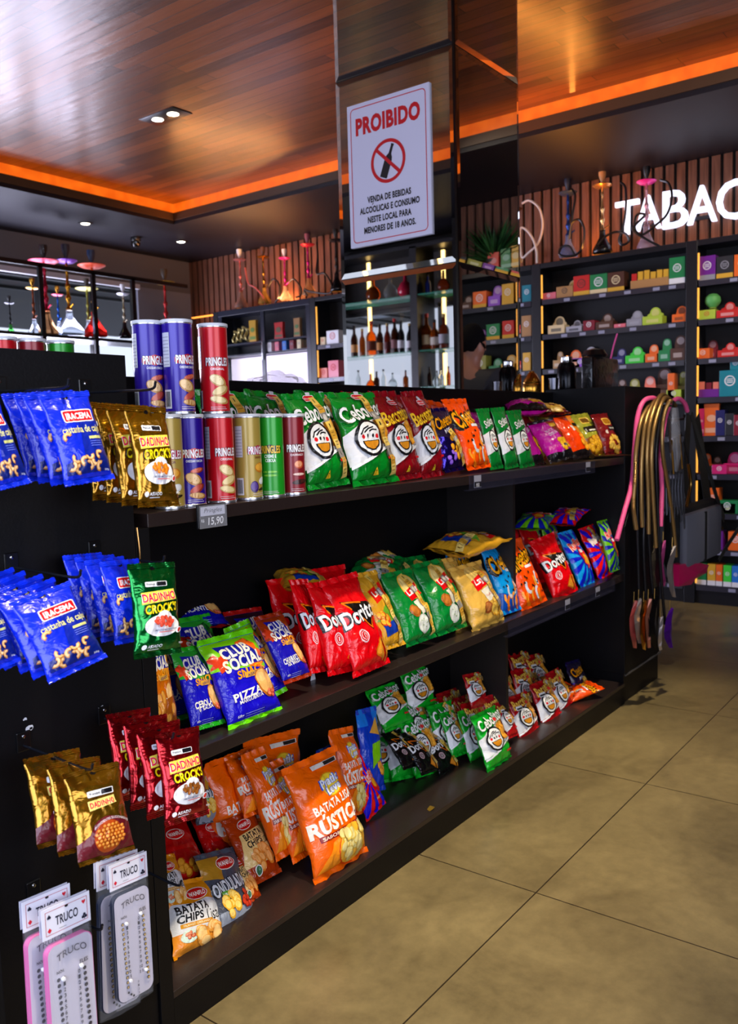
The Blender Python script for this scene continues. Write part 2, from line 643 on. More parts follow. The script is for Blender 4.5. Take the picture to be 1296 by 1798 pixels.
downlight(4.366, 5.058, ZT, 'twin square recessed spotlight in the varnished plank ceiling', True, rot=PI / 2 + 0.0)
for i, (x, y) in enumerate(AISLE_SPOTS):
    downlight(x, y, ZT, 'recessed twin spotlight over the aisle, above the gondola front', True, grp='aisle spotlights out of view overhead', rot=PI / 2)
for i, (x, y, ty) in enumerate(WALL_FILLS):
    downlight(x, y, ZT, '%s added fill spotlight aimed at the tobacco shelves, outside the photo' % ('nearer', 'farther')[1 - i], True, grp='added fill spots out of view overhead', rot=PI / 2)
downlight(5.371, 7.481, ZS, 'left round downlight in the black soffit above the hookah shelf')
downlight(6.567, 7.449, ZS, 'right round downlight in the black soffit beside the dome camera')
p = hit(238, 417, 'Z', ZS)
t_ = thing('dome_camera', 'small black security camera hanging under the dark soffit', 'security camera', p)
q = MB(); q.lathe([(0.0, 0), (0.055, 0), (0.055, -0.03), (0.045, -0.045)], BLACKMET, p, 20); q.build('mount', t_, True)
q = MB(); q.lathe([(0.05, -0.045), (0.048, -0.075), (0.034, -0.098), (0, -0.108)], M('050507', 0.08, coat=1.0), p, 20); q.build('lens_dome', t_, True)
# ================================================================== PRINTED PACKS
_TXT = {}


def text_mesh(s, bold=0.0, shear=0.0):
    key = (s, round(bold, 4), round(shear, 3))
    if key in _TXT:
        return _TXT[key]
    c = bpy.data.curves.new('t', 'FONT')
    c.body = s
    c.size = 1.0
    c.offset = bold
    c.shear = shear
    c.resolution_u = 3
    c.space_character = 1.0 + 1.6 * bold
    c.align_x = 'CENTER'
    o = bpy.data.objects.new('t', c)
    me = bpy.data.meshes.new_from_object(o)
    vs = [(v.co.x, v.co.y) for v in me.vertices]
    fs = [tuple(p.vertices) for p in me.polygons]
    bpy.data.objects.remove(o)
    bpy.data.curves.remove(c)
    bpy.data.meshes.remove(me)
    _TXT[key] = (vs, fs)
    return _TXT[key]


class Art:
    """Flat printing collected as polygons, cut along a grid, then laid on a surface."""

    def __init__(self, mapf, xs, ys, step=0.00014, base=0.0004, inkf=None):
        self.mapf, self.xs, self.ys, self.step, self.base = mapf, xs, ys, step, base
        self.diag = None
        self.groups = {}
        self.cur = 'main'
        self.n = 0
        self.rot = None
        self.ink = inkf or INK

    def to(self, g):
        self.cur = g

    def _bm(self):
        if self.cur not in self.groups:
            bm = bmesh.new()
            self.groups[self.cur] = (bm, [])
        return self.groups[self.cur]

    def add(self, pts, faces, col):
        bm, mats = self._bm()
        mat = col if not isinstance(col, str) else self.ink(col)
        if mat not in mats:
            mats.append(mat)
        k = mats.index(mat)
        self.n += 1
        z = self.n
        if self.rot:
            cx, cy, a = self.rot
            ca, sa = math.cos(a), math.sin(a)
            pts = [(cx + (x - cx) * ca - (y - cy) * sa, cy + (x - cx) * sa + (y - cy) * ca) for x, y in pts]
        vs = [bm.verts.new((x, y, z)) for x, y in pts]
        for f in faces:
            try:
                fc = bm.faces.new([vs[i] for i in f])
                fc.material_index = k
            except ValueError:
                pass

    def poly(self, pts, col):
        self.add(pts, [tuple(range(len(pts)))], col)

    def rect(self, x0, y0, x1, y1, col):
        self.poly([(x0, y0), (x1, y0), (x1, y1), (x0, y1)], col)

    def ell(self, cx, cy, rx, ry, col, n=18, a=0.0):
        ca, sa = math.cos(a), math.sin(a)
        P = []
        for i in range(n):
            t = 2 * PI * i / n
            x, y = rx * math.cos(t), ry * math.sin(t)
            P.append((cx + x * ca - y * sa, cy + x * sa + y * ca))
        self.poly(P, col)

    def rrect(self, x0, y0, x1, y1, r, col, n=4):
        P = []
        for (cx, cy, s) in ((x1 - r, y1 - r, 0), (x0 + r, y1 - r, 1), (x0 + r, y0 + r, 2), (x1 - r, y0 + r, 3)):
            for i in range(n + 1):
                t = (s + i / n) * PI / 2
                P.append((cx + r * math.cos(t), cy + r * math.sin(t)))
        self.poly(P, col)

    def arc(self, cx, cy, rx, ry, wd, t0, t1, col, n=20):
        P, Fs = [], []
        for i in range(n + 1):
            t = t0 + (t1 - t0) * i / n
            for k in (1, -1):
                P.append((cx + (rx + k * wd / 2) * math.cos(t), cy + (ry + k * wd / 2) * math.sin(t)))
        for i in range(n):
            Fs.append((2 * i, 2 * i + 1, 2 * i + 3, 2 * i + 2))
        self.add(P, Fs, col)

    def ring(self, cx, cy, rx, ry, wd, col, n=28):
        self.arc(cx, cy, rx, ry, wd, 0, 2 * PI, col, n)

    def line(self, pts, wd, col):
        P, Fs = [], []
        for i, p in enumerate(pts):
            a, b = pts[max(0, i - 1)], pts[min(len(pts) - 1, i + 1)]
            d = Vector((b[0] - a[0], b[1] - a[1], 0))
            d.normalize()
            P += [(p[0] - d.y * wd / 2, p[1] + d.x * wd / 2), (p[0] + d.y * wd / 2, p[1] - d.x * wd / 2)]
        for i in range(len(pts) - 1):
            Fs.append((2 * i, 2 * i + 1, 2 * i + 3, 2 * i + 2))
        self.add(P, Fs, col)

    def text(self, s, cx, cy, w_, h, col, bold=0.03, shear=0.0, a=0.0, out=None, ow=0.05, curve=0.0, raw=False):
        if not raw:
            bold, ow = bold * .62, ow * .62
        vs, fs = text_mesh(s, bold, shear)
        x0 = min(v[0] for v in vs); x1 = max(v[0] for v in vs)
        y0 = min(v[1] for v in vs); y1 = max(v[1] for v in vs)
        sx, sy = w_ / (x1 - x0), h / (y1 - y0)
        ca, sa = math.cos(a), math.sin(a)

        def tr(vv):
            R = []
            for x, y in vv:
                X, Y = (x - (x0 + x1) / 2) * sx, (y - (y0 + y1) / 2) * sy
                if curve:
                    Y += curve * (X / (w_ / 2)) ** 2 * h
                R.append((cx + X * ca - Y * sa, cy + X * sa + Y * ca))
            return R
        if out:
            v2, f2 = text_mesh(s, bold + ow, shear)
            self.add(tr(v2), f2, out)
        self.add(tr(vs), fs, col)

    def star(self, cx, cy, r, n, col, r2=0.6, seed=0):
        rd = random.Random(seed)
        P = []
        for i in range(2 * n):
            t = PI * i / n
            q_ = r * (1 if i % 2 == 0 else r2) * rd.uniform(0.85, 1.1)
            P.append((cx + q_ * math.cos(t), cy + q_ * math.sin(t)))
        self.poly(P, col)

    def heap(self, cx, cy, rx, ry, n, r, cols, seed=1, el=0.8, shade=None):
        rd = random.Random(seed)
        pts = []
        for i in range(n):
            t = rd.uniform(0, 2 * PI); q_ = math.sqrt(rd.random())
            pts.append((cy + ry * q_ * math.sin(t), cx + rx * q_ * math.cos(t)))
        pts.sort(reverse=True)
        for y, x in pts:
            rr = r * rd.uniform(0.8, 1.2)
            aa = rd.uniform(0, PI)
            self.ell(x, y, rr, rr * el, cols[0], 10, aa)
            self.ell(x - rr * 0.1, y + rr * 0.12, rr * 0.78, rr * el * 0.74, cols[1], 9, aa)

    def rays(self, cx, cy, x0, y0, x1, y1, n, col, ph=0.0):
        def edge(t):
            dx, dy = math.cos(t), math.sin(t)
            s = 9e9
            if dx > 1e-9: s = min(s, (x1 - cx) / dx)
            if dx < -1e-9: s = min(s, (x0 - cx) / dx)
            if dy > 1e-9: s = min(s, (y1 - cy) / dy)
            if dy < -1e-9: s = min(s, (y0 - cy) / dy)
            return (cx + dx * s, cy + dy * s)
        for i in range(n):
            t = ph + 2 * PI * i / n
            d = PI / n * 0.5
            self.poly([(cx, cy), edge(t - d), edge(t), edge(t + d)], col)

    def finish(self, group='main'):
        """returns (verts, faces, mat indices, mats) laid on the surface."""
        if group not in self.groups:
            return [], [], [], []
        bm, mats = self.groups[group]
        bmesh.ops.triangulate(bm, faces=bm.faces[:])
        for x in self.xs:
            bmesh.ops.bisect_plane(bm, geom=bm.verts[:] + bm.edges[:] + bm.faces[:], plane_co=(x, 0, 0), plane_no=(1, 0, 0), dist=1e-6)
        for y in self.ys:
            bmesh.ops.bisect_plane(bm, geom=bm.verts[:] + bm.edges[:] + bm.faces[:], plane_co=(0, y, 0), plane_no=(0, 1, 0), dist=1e-6)
        if self.diag:
            nu, nv, R = self.diag
            for k in range(-nv + 1, nu):
                bmesh.ops.bisect_plane(bm, geom=bm.verts[:] + bm.edges[:] + bm.faces[:], plane_co=(-0.5 + k / nu, 0, 0), plane_no=(R / nv, -1 / nu, 0), dist=1e-6)
        bm.verts.ensure_lookup_table()
        V = [self.mapf(v.co.x, v.co.y, self.base + self.step * v.co.z) for v in bm.verts]
        for i, v in enumerate(bm.verts):
            v.index = i
        Fs = [tuple(v.index for v in f.verts) for f in bm.faces]
        I = [f.material_index for f in bm.faces]
        bm.free()
        return V, Fs, I, mats


def mesh_obj(name, V, Fs, I, mats, smooth=True, flip_to=None):
    me = bpy.data.meshes.new(name)
    me.from_pydata([tuple(v) for v in V], [], Fs)
    for mt in mats:
        me.materials.append(mt)
    for p, k in zip(me.polygons, I):
        p.material_index = k
        p.use_smooth = smooth
    me.validate()
    me.update()
    o = bpy.data.objects.new(name, me)
    COL.objects.link(o)
    return o


def make_pack(kind, name, W, H, T, film, design, seed=0, foil=False, v0=0.055, v1=0.93, hole=False, seal=None, full=0.55, nu=24, nv=34, cr=1.25):
    """A pillow pack: film body with the printing, two crimped seals. Base centre at the origin, front faces -Y."""
    rnd = Vector((seed * 3.17, seed * 1.7, seed * 0.9))
    G = [[0.0] * (nv + 1) for _ in range(nu + 1)]

    def fullness(u, v):
        s = (v - v0) / (v1 - v0)
        if s <= 0 or s >= 1:
            return 0.0
        p = math.sin(PI * min(1, max(0, s)) ** 0.88) ** 0.55
        qd = max(0.0, 1 - abs(u) ** 2.4) ** 0.62
        return p * qd * (0.78 + 0.34 * (1 - s))

    def outl(v):
        s = min(1, max(0, (v - v0) / (v1 - v0)))
        return 1 - 0.075 * math.sin(PI * s) ** 0.6

    def wr(u, v, side):
        q_ = Vector((u * 1.5, v * 2.2 * H / W * 0.6, side * 3.0)) + rnd
        a = noise.noise(q_ * 1.6) * 0.55
        b = 1 - abs(noise.noise(q_ * 2.6 + Vector((5, 1, 2)))) * 2.4
        c = 1 - abs(noise.noise(Vector((u * 5.5, v * 2.0, 7 + side)) + rnd)) * 2.6
        s = (v - v0) / (v1 - v0)
        near = math.exp(-max(0, min(s, 1 - s)) * 7)
        edge = abs(u) ** 3
        d_ = 1 - abs(noise.noise(q_ * 5.2 + Vector((2, 9, 4)))) * 3.2
        return (d_ * 0.045 + a * 0.16 + b * 0.07 * (1 - near * 0.5) + c * 0.16 * near + b * 0.10 * edge) * cr
    for side in (0, 1):
        for i in range(nu + 1):
            for j in range(nv + 1):
                u, v = -1 + 2 * i / nu, j / nv
                f = fullness(u, v)
                d = T * 0.5 * f * (1 + 0.55 * wr(u, v, side)) + T * 0.32 * wr(u, v, side) * min(1, f * 1.5) * (0.4 if f > 0.9 else 0.7)
                if side == 0:
                    G[i][j] = max(0.0006, d)
                else:
                    G[i][j] = (G[i][j], max(0.0006, d * 0.85))
    slump = [T * 0.10 * noise.noise(Vector((j * 0.22, seed * 2.1, 3.3))) for j in range(nv + 1)]
    lean = [W * 0.02 * noise.noise(Vector((j * 0.15, seed * 1.3, 8.3))) for j in range(nv + 1)]

    def grid(i, j, side):
        u, v = -1 + 2 * i / nu, j / nv
        y = -G[i][j][0] if side == 0 else G[i][j][1]
        return Vector((u * W / 2 * outl(v) + lean[j], y + slump[j], v * H))

    def mapf(x, y, off):
        # x in [-.5,.5], y in [0,H/W] (units of W)
        fu = min(max((x + 0.5) * nu, 0), nu - 1e-6)
        fv = min(max(y * W / H * nv, 0), nv - 1e-6)
        i, j = int(fu), int(fv)
        a, b = fu - i, fv - j
        p00, p10, p01, p11 = grid(i, j, 0), grid(i + 1, j, 0), grid(i, j + 1, 0), grid(i + 1, j + 1, 0)
        if a >= b:
            p = p00 + (p10 - p00) * a + (p11 - p10) * b
        else:
            p = p00 + (p11 - p01) * a + (p01 - p00) * b
        p.y -= off
        return p

    filmm = FOIL(film) if foil else FILM(film)
    sealm = (FOIL if foil else FILM)(seal or film)
    V, Fs, I = [], [], []
    idx = {}
    j0, j1 = max(1, round(v0 * nv)), min(nv - 1, round(v1 * nv))

    def vid(i, j, side):
        if i in (0, nu):
            side = 0
        k = (i, j, side)
        if k not in idx:
            p = grid(i, j, side)
            if i in (0, nu):
                p.y = slump[j]
            idx[k] = len(V)
            V.append(p)
        return idx[k]
    for side in (0, 1):
        for i in range(nu):
            for j in range(j0, j1):
                a, b, c, d = vid(i, j, side), vid(i + 1, j, side), vid(i + 1, j + 1, side), vid(i, j + 1, side)
                if side == 0:
                    Fs += [(a, b, c), (a, c, d)]
                else:
                    Fs += [(a, c, b), (a, d, c)]
                I += [0, 0]
    R = H / W
    xs = [-0.5 + k / nu for k in range(1, nu)]
    ys = [R * k / nv for k in range(1, nv)]
    art = Art(mapf, xs, ys, base=.0006)
    art.diag = (nu, nv, R)
    if design:
        design(art, R)
    mats = [filmm]
    av, af, ai, am = art.finish('main')
    o0 = len(V)
    V += av
    for f, k in zip(af, ai):
        Fs.append(tuple(x + o0 for x in f))
        mt = am[k]
        if mt not in mats:
            mats.append(mt)
        I.append(mats.index(mt))
    body = mesh_obj(name, V, Fs, I, mats)
    for nm, ja, jb in (('bottom_seal', 0, j0), ('top_seal', j1, nv)):
        sv, sf = [], []
        rows = 6
        cols = nu
        for side in (0, 1):
            base = len(sv)
            for r_ in range(rows + 1):
                fj = ja + (jb - ja) * r_ / rows
                j = int(min(fj, nv - 1e-6)); b = fj - j
                for i in range(cols + 1):
                    p = grid(i, j, side) * (1 - b) + grid(i, min(j + 1, nv), side) * b
                    p.y = slump[j] * (1 - b) + slump[min(j + 1, nv)] * b + (-1 if side == 0 else 1) * (0.0005 + 0.0007 * (r_ % 2))
                    p.y += 0.05 * T * math.sin(i * 0.9 + seed + r_ * 0.2)
                    if r_ == (0 if ja == 0 else rows):
                        p.z += (0.0012 if i % 2 else -0.0004)
                    sv.append(p)
            for r_ in range(rows):
                for i in range(cols):
                    a = base + r_ * (cols + 1) + i
                    f = (a, a + 1, a + cols + 2, a + cols + 1)
                    sf.append(f if side == 0 else f[::-1])
        so = mesh_obj(nm, sv, sf, [0] * len(sf), [sealm])
        so.parent = body
        so.data.set_sharp_from_angle(angle=0.5)
    for g in list(art.groups):
        if g == 'main':
            continue
        gv, gf, gi, gm = art.finish(g)
        go = mesh_obj(g, gv, gf, gi, gm)
        go.parent = body
    return body


KINDS = {}
_PROTO = {}
DIM = {}


def kind(name, obname, cat, W, H, T, film, **kw):
    def deco(fn):
        KINDS[name] = (obname, cat, W, H, T, film, fn, kw)
        DIM[name] = (W, H, T)
        return fn
    return deco


def get(kindname, seed):
    key = (kindname, seed)
    if key not in _PROTO:
        obname, cat, W, H, T, film, fn, kw = KINDS[kindname]
        o = make_pack(kindname, obname, W, H, T, film, fn, seed=seed, **kw)
        _PROTO[key] = o
        return o
    return dup(_PROTO[key])


def frame(x, up):
    x = x.normalized()
    up = (up - x * up.dot(x)).normalized()
    n = up.cross(x)          # points to the back (+Y for x=+X, up=+Z)
    return x, n, up


def put_frame(o, origin, x, up, sx=1, sy=1, sz=1):
    x, n, up = frame(x, up)
    mtx = Matrix(((x.x * sx, n.x * sy, up.x * sz, origin.x), (x.y * sx, n.y * sy, up.y * sz, origin.y), (x.z * sx, n.z * sy, up.z * sz, origin.z), (0, 0, 0, 1)))
    o.matrix_basis = mtx
    return o


def pack_px(kindname, bl, br, tm, label, z=None, Y=None, X=None, yaw=0.0, lean=0.08, seed=0, group=None, lock=False):
    """Stand a pack where its lower corners and top middle are seen; bl lies on the plane Z=z or Y=Y."""
    W, H, T = DIM[kindname]
    P = hit(bl[0], bl[1], 'X', X) if X is not None else hit(bl[0], bl[1], 'Y', Y) if Y is not None else hit(bl[0], bl[1], 'Z', z)
    if Y is None and X is None and not (1.3 < P.y < 2.03):
        P = hit(bl[0], bl[1], 'Y', min(2.0, max(1.68, P.y)))
    a = math.radians(yaw)
    d = Vector((math.cos(a), -math.sin(a), 0))
    n = Vector((math.sin(a), math.cos(a), 0))
    Q = hitp(br[0], br[1], P, n)
    Tm = hitp(tm[0], tm[1], P + n * lean, n)
    B = (P + Q) / 2
    o = get(kindname, seed)
    xax = Q - P
    up = Tm - B
    sx = xax.length / W
    sz = up.length / H
    put_frame(o, B, xax, up, sx, min(1.25, (sx + sz) / 2), sz)
    cat = KINDS[kindname][1]
    tag(o, label, cat, group)
    return o


def pack_at(kindname, loc, label, yaw=0.0, lean=0.0, roll=0.0, s=1.0, seed=0, group=None, sx=None, sz=None):
    """lean: degrees backwards; roll: degrees clockwise as seen from the front."""
    o = get(kindname, seed)
    a = math.radians(yaw); l = math.radians(lean); r = math.radians(roll)
    x = Vector((math.cos(a), -math.sin(a), 0)); n = Vector((math.sin(a), math.cos(a), 0))
    up = Vector((0, 0, 1)) * math.cos(l) + n * math.sin(l)
    x2 = x * math.cos(r) - up * math.sin(r)
    up2 = up * math.cos(r) + x * math.sin(r)
    put_frame(o, Vector(loc), x2, up2, sx or s, s, sz or s)
    tag(o, label, KINDS[kindname][1], group)
    return o
# ================================================================== PACK DESIGNS (x in -.5...5, y in 0..R, units of the pack's width)
CR_ = ('d9912c', 'eeb552')      # fried corn, two tones
CRISP = ('c99538', 'ecc869')


def smile(a, x, y, r):
    """round emblem: black ring, brush strokes of hair, dots and a curved wedge"""
    a.ell(x, y, r, r * 1.08, '101014', 26)
    a.ell(x, y, r * 0.84, r * 0.92, 'f4f4f2', 26)
    for pts in (((-.66, .20), (-.42, .50), (.02, .66)), ((-.36, .30), (-.08, .50), (.34, .58)), ((-.04, .34), (.2, .44), (.58, .40))):
        a.line([(x + r * u, y + r * v) for u, v in pts], r * 0.085, '101014')
    a.ell(x - r * 0.5, y + r * 0.08, r * 0.13, r * 0.13, 'd0242c', 10)
    a.ell(x + r * 0.52, y + r * 0.05, r * 0.13, r * 0.13, 'd0242c', 10)
    a.ell(x - r * 0.18, y + r * 0.10, r * 0.07, r * 0.11, '101014', 8)
    a.ell(x + r * 0.2, y + r * 0.09, r * 0.07, r * 0.11, '101014', 8)
    P = [(x + r * 0.62 * math.cos(t), y - r * 0.16 + r * 0.58 * math.sin(t)) for t in [PI + PI * k / 12 for k in range(13)]]
    a.poly(P, '101014')
    P = [(x + r * 0.52 * math.cos(t), y - r * 0.20 + r * 0.46 * math.sin(t)) for t in [PI + PI * k / 12 for k in range(13)]]
    a.poly(P, 'c98a30')


def oval_brand(a, x, y, w_):
    a.ell(x, y + w_ * 0.30, w_ * 0.2, w_ * 0.2, 'd8d8de', 12)
    a.rrect(x - w_ / 2, y - w_ * .2, x + w_ / 2, y + w_ * .2, w_ * .16, 'f0f0f0')
    a.rrect(x - w_ * .46, y - w_ * .165, x + w_ * .46, y + w_ * .165, w_ * .14, 'c81e28')
    a.text('Elma Chips', x, y - w_ * 0.02, w_ * .76, w_ * .17, 'f6f6f6', 0.03)


def tape(a, x0, y0, x1, y1, wd=0.15):
    a.to('promo_tape')
    n = 9
    d = Vector((x1 - x0, y1 - y0, 0)) / n
    nn = Vector((-d.y, d.x, 0)).normalized() * wd / 2
    for k in range(n):
        p = Vector((x0, y0, 0)) + d * k
        c = ('e3c368', 'c69a44', 'e6cb7c')[k % 3] if k % 4 != 2 else '8f8a84'
        q_ = p + d
        a.poly([(p.x + nn.x, p.y + nn.y), (p.x - nn.x, p.y - nn.y), (q_.x - nn.x, q_.y - nn.y), (q_.x + nn.x, q_.y + nn.y)], c)
        m_ = p + d * 0.5
        if k % 3 == 0:
            a.line([(m_.x - d.x * .22, m_.y - d.y * .22), (m_.x + d.x * .22, m_.y + d.y * .22)], wd * .13, '1c1612')
        elif k % 4 == 2:
            a.ell(m_.x, m_.y, wd * .3, wd * .36, 'cfcac2', 8)
        else:
            for s_ in (-.25, .1):
                a.line([(m_.x + d.x * s_ - nn.x * .6, m_.y + d.y * s_ - nn.y * .6), (m_.x + d.x * s_ + nn.x * .6, m_.y + d.y * s_ + nn.y * .6)], wd * .07, '7a5a24')
    a.to('main')


def classic(a, R, name, tint, txt, outc=None, tp=None, sub=True, small=False):
    # white sweep low left, crisps low right
    a.poly([(-.5, .30), (-.5, .78), (-.30, .90), (.05, .98), (.5, 1.10), (.5, .58), (.1, .50), (-.2, .38)], 'e9e9ec')
    a.poly([(.06, .60), (.10, .975), (.5, 1.08), (.5, .64), (.3, .58)], 'c98c2c')
    a.heap(.29, .82, .19, .18, 20, .075, CR_, 5)
    a.poly([(-.5, .30), (-.2, .40), (.12, .52), (.5, .62), (.5, .575), (.1, .47), (-.2, .35), (-.5, .25)], 'f2f2f4')
    smile(a, -.13, .69, .275)
    a.text(name, .0, 1.15, .95, .27, txt, 0.035, 0.15, 0.16, out=outc, ow=.05)
    if sub:
        oval_brand(a, .06, 1.40, .27)
        a.rect(.16, .33, .40, .37, 'c8202a')
        a.poly([(-.18, .12), (-.06, .12), (-.12, .23)], 'e6c23a')
        a.text('T', -.12, .16, .03, .06, '20180c')
    else:
        a.ell(.10, R - .22, .07, .05, 'd23a3a', 10)
        a.rect(.12, .28, .32, .33, 'c8202a')
    if tp:
        tape(a, *tp)


@kind('onion', 'corn_snack_bag', 'snack bag', .22, .33, .085, '0c7a26')
def _(a, R): classic(a, R, 'Cebolitos', '', 'f4f4f4', '0a4a18', (.12, R - .08, .29, .10))


@kind('onion_plain', 'corn_snack_bag', 'snack bag', .17, .235, .06, '16a02c', foil=False)
def _(a, R):
    classic(a, R - .05, 'Cebolitos', '', 'f4f4f4', '0a6a1c', None, False)


@kind('onion_gold', 'corn_snack_bag', 'snack bag', .17, .235, .06, '15932a')
def _(a, R):
    classic(a, R - .05, 'Cebolitos', '', 'f4f4f4', '0a6a1c', (.10, R - .03, .42, R - .35, .16), False)


@kind('bacon', 'corn_snack_bag', 'snack bag', .20, .33, .08, '85101c')
def _(a, R): classic(a, R, 'Baconzitos', '', 'f0c33a', '5a0a10', None)


@kind('bacon_s', 'corn_snack_bag', 'snack bag', .16, .215, .05, 'a3141c')
def _(a, R):
    classic(a, R - .05, 'Baconzitos', '', 'f0c860', '7c1016', (.12, R - .03, .44, R - .30, .17), False)
    a.rrect(-.42, R - .42, -.20, R - .30, .02, 'e6e6e6'); a.rrect(-.40, R - .40, -.22, R - .35, .01, '26262a')


@kind('stick', 'stick_snack_bag', 'snack bag', .145, .255, .04, '0b6a2a')
def _(a, R):
    a.poly([(-.5, .42), (-.5, 1.0), (.5, 1.22), (.5, .64)], 'dcdce0')
    a.poly([(.30, .66), (.30, 1.14), (.5, 1.2), (.5, .68)], 'a5602a')
    smile(a, .02, .80, .30)
    a.text('Stiksy', .06, 1.32, .80, .28, 'e8e8e8', .03, .1, .22)


def cheese(a, R, flame=True):
    a.text('Cheetos', .02, R * .72, .94, .38, 'f2a81e', .03, .1, .18, out='120c08', ow=.13)
    a.rrect(.02, R * .56, .36, R * .60, .02, 'e8e8ee')
    # puffed corn curls along the lower half
    rd = random.Random(4)
    for k in range(9):
        x, y = rd.uniform(-.3, .36), rd.uniform(.16, .62)
        a.arc(x, y, .10, .13, .065, rd.uniform(0, 3), rd.uniform(4, 5.2), ('e8801c', 'f0a040', 'd9d9de')[k % 3], 8)
    for k in range(10):
        a.ell(rd.uniform(-.36, .36), rd.uniform(.12, .8), .024, .034, '1a120c', 7, rd.uniform(0, 3))


@kind('cheese_o', 'cheese_snack_bag', 'snack bag', .21, .31, .075, 'ee5510')
def _(a, R): cheese(a, R)


@kind('cheese_b', 'cheese_snack_bag', 'snack bag', .20, .30, .075, '1b93d2')
def _(a, R):
    a.poly([(-.5, .0), (.5, .0), (.5, .38), (.1, .30), (-.5, .46)], '1450a8')
    cheese(a, R)


@kind('mix', 'cheese_snack_bag', 'snack bag', .17, .275, .065, '34208c', foil=True)
def _(a, R):
    a.poly([(-.5, R * .55), (.5, R * .42), (.5, R * .95), (-.5, R * .95)], '1c1430')
    a.text('Cheetos', .0, R * .78, .84, .30, 'e8a018', .03, .1, .2, out='0c0808', ow=.1)
    a.text('MIX', -.05, R * .62, .3, .10, 'dcdce4', .03, .1, .2)
    a.heap(.15, .62, .3, .3, 16, .09, ('d88a1c', 'f0b23c'), 3)
    a.heap(-.2, .3, .2, .15, 6, .08, ('7a4ac0', 'a880e0'), 8)
    tape(a, -.02, R * .62, .38, .12, .20)


def tortilla(a, R, num=True):
    a.poly([(-.36, 1.16), (.42, 1.02), (.16, .58)], '120c0c')
    for (p, q_) in (((-.33, 1.13), (.12, 1.06)), ((-.33, 1.13), (-.20, .98)), ((.16, .62), (.29, .92)), ((.16, .62), (-.02, .82))):
        a.line([p, q_], .028, 'e87a18')
    a.text('Doritos', .02, .90, .96, .27, 'f4f4f6', .045, 0, .13, out='0c0a0c', ow=.06)
    a.ring(-.17, .545, .10, .10, .022, 'e9c9cc', 20)
    a.ring(-.17, .545, .065, .065, .012, 'e9c9cc', 16)
    a.text('1', -.17, .545, .03, .07, 'f4e4e4', .05)
    for pts, cs in (([(.02, .22), (.26, .46), (.30, .08)], 'c97a24'), ([(.30, .44), (.40, .42), (.38, .06), (.33, .06)], 'd0862c')):
        a.poly(pts, cs)
        cx = sum(p[0] for p in pts) / len(pts); cy = sum(p[1] for p in pts) / len(pts)
        a.poly([(cx + (p[0] - cx) * .72, cy + (p[1] - cy) * .72) for p in pts], 'e09a3c')
        a.heap(cx, cy, .05, .08, 7, .014, ('b05a18', 'f0bc60'), 5)
    for k in range(3):
        a.rect(.30, .70 + k * .035, .44, .715 + k * .035, 'e0a8a8')


@kind('nacho', 'tortilla_chip_bag', 'snack bag', .205, .32, .085, 'cf0c1a')
def _(a, R): tortilla(a, R)


@kind('nacho_black', 'tortilla_chip_bag', 'snack bag', .16, .235, .045, '0a090b')
def _(a, R):
    tortilla(a, R - .05)
    tape(a, .02, R - .05, .33, .18, .15)


@kind('nacho_blue', 'tortilla_chip_bag', 'snack bag', .16, .235, .045, '123fae')
def _(a, R):
    a.rect(-.5, R - .3, -.1, R, '2a7ad0'); a.rect(.2, R - .32, .5, R, '2a7ad0')
    a.poly([(-.1, R - .42), (.4, R - .50), (.34, R - .18)], 'dca850')
    a.poly([(-.2, R * .3), (.3, R * .4), (.35, R * .6), (-.1, R * .58)], '7fbf1e')
    a.heap(.2, .4, .16, .12, 8, .07, CR_, 3)


@kind('crisp_green', 'potato_chip_bag', 'snack bag', .21, .285, .085, '0c7431')
def _(a, R):
    a.ell(.06, 1.02, .27, .26, 'e4b850', 24)
    a.ell(.06, 1.02, .24, .23, 'f0d890', 24)
    a.poly([(-.20, .92), (.28, 1.08), (.34, .84), (-.12, .74)], 'd8161e')
    a.text("Lay's", .07, .92, .42, .17, 'f6f6f4', .045, .1, .2)
    a.poly([(-.06, .72), (.26, .80), (.22, .50), (.04, .46)], 'e6e2d0')
    a.ell(-.14, .56, .15, .11, 'a0602a', 14, -.5); a.ell(-.15, .57, .11, .075, 'c07c3c', 12, -.5)
    a.ell(.02, .30, .17, .17, 'c8ccc4', 24); a.ell(.02, .30, .15, .15, 'e2e6de', 24)
    a.heap(.02, .30, .11, .11, 8, .012, ('6a8a50', '8aa070'), 3)
    a.ell(.33, .50, .10, .16, 'd9b04a', 12); a.ell(.30, .32, .09, .13, 'e8c468', 12)
    tape(a, .02, R - .08, .30, .08, .15)


@kind('crisp_tan', 'potato_chip_bag', 'snack bag', .22, .285, .085, 'd8ae5a')
def _(a, R):
    a.ell(.0, 1.0, .25, .23, 'eacb7c', 22)
    a.poly([(-.26, .92), (.24, 1.08), (.30, .84), (-.20, .70)], 'd8161e')
    a.text("Lay's", .02, .90, .42, .17, 'f6f6f4', .045, .1, .2)
    a.poly([(-.12, .70), (.24, .78), (.22, .50), (-.04, .46)], 'efe8d8')
    a.text('CLÁSICA', .07, .60, .22, .05, 'c04a3a', .03, 0, .15)
    a.ell(-.10, .36, .12, .11, '8c4a24', 14); a.ell(-.11, .37, .09, .08, 'b87a48', 12)
    a.heap(.15, .30, .2, .14, 8, .10, CRISP, 4)
    tape(a, .08, R - .10, .36, .08, .15)


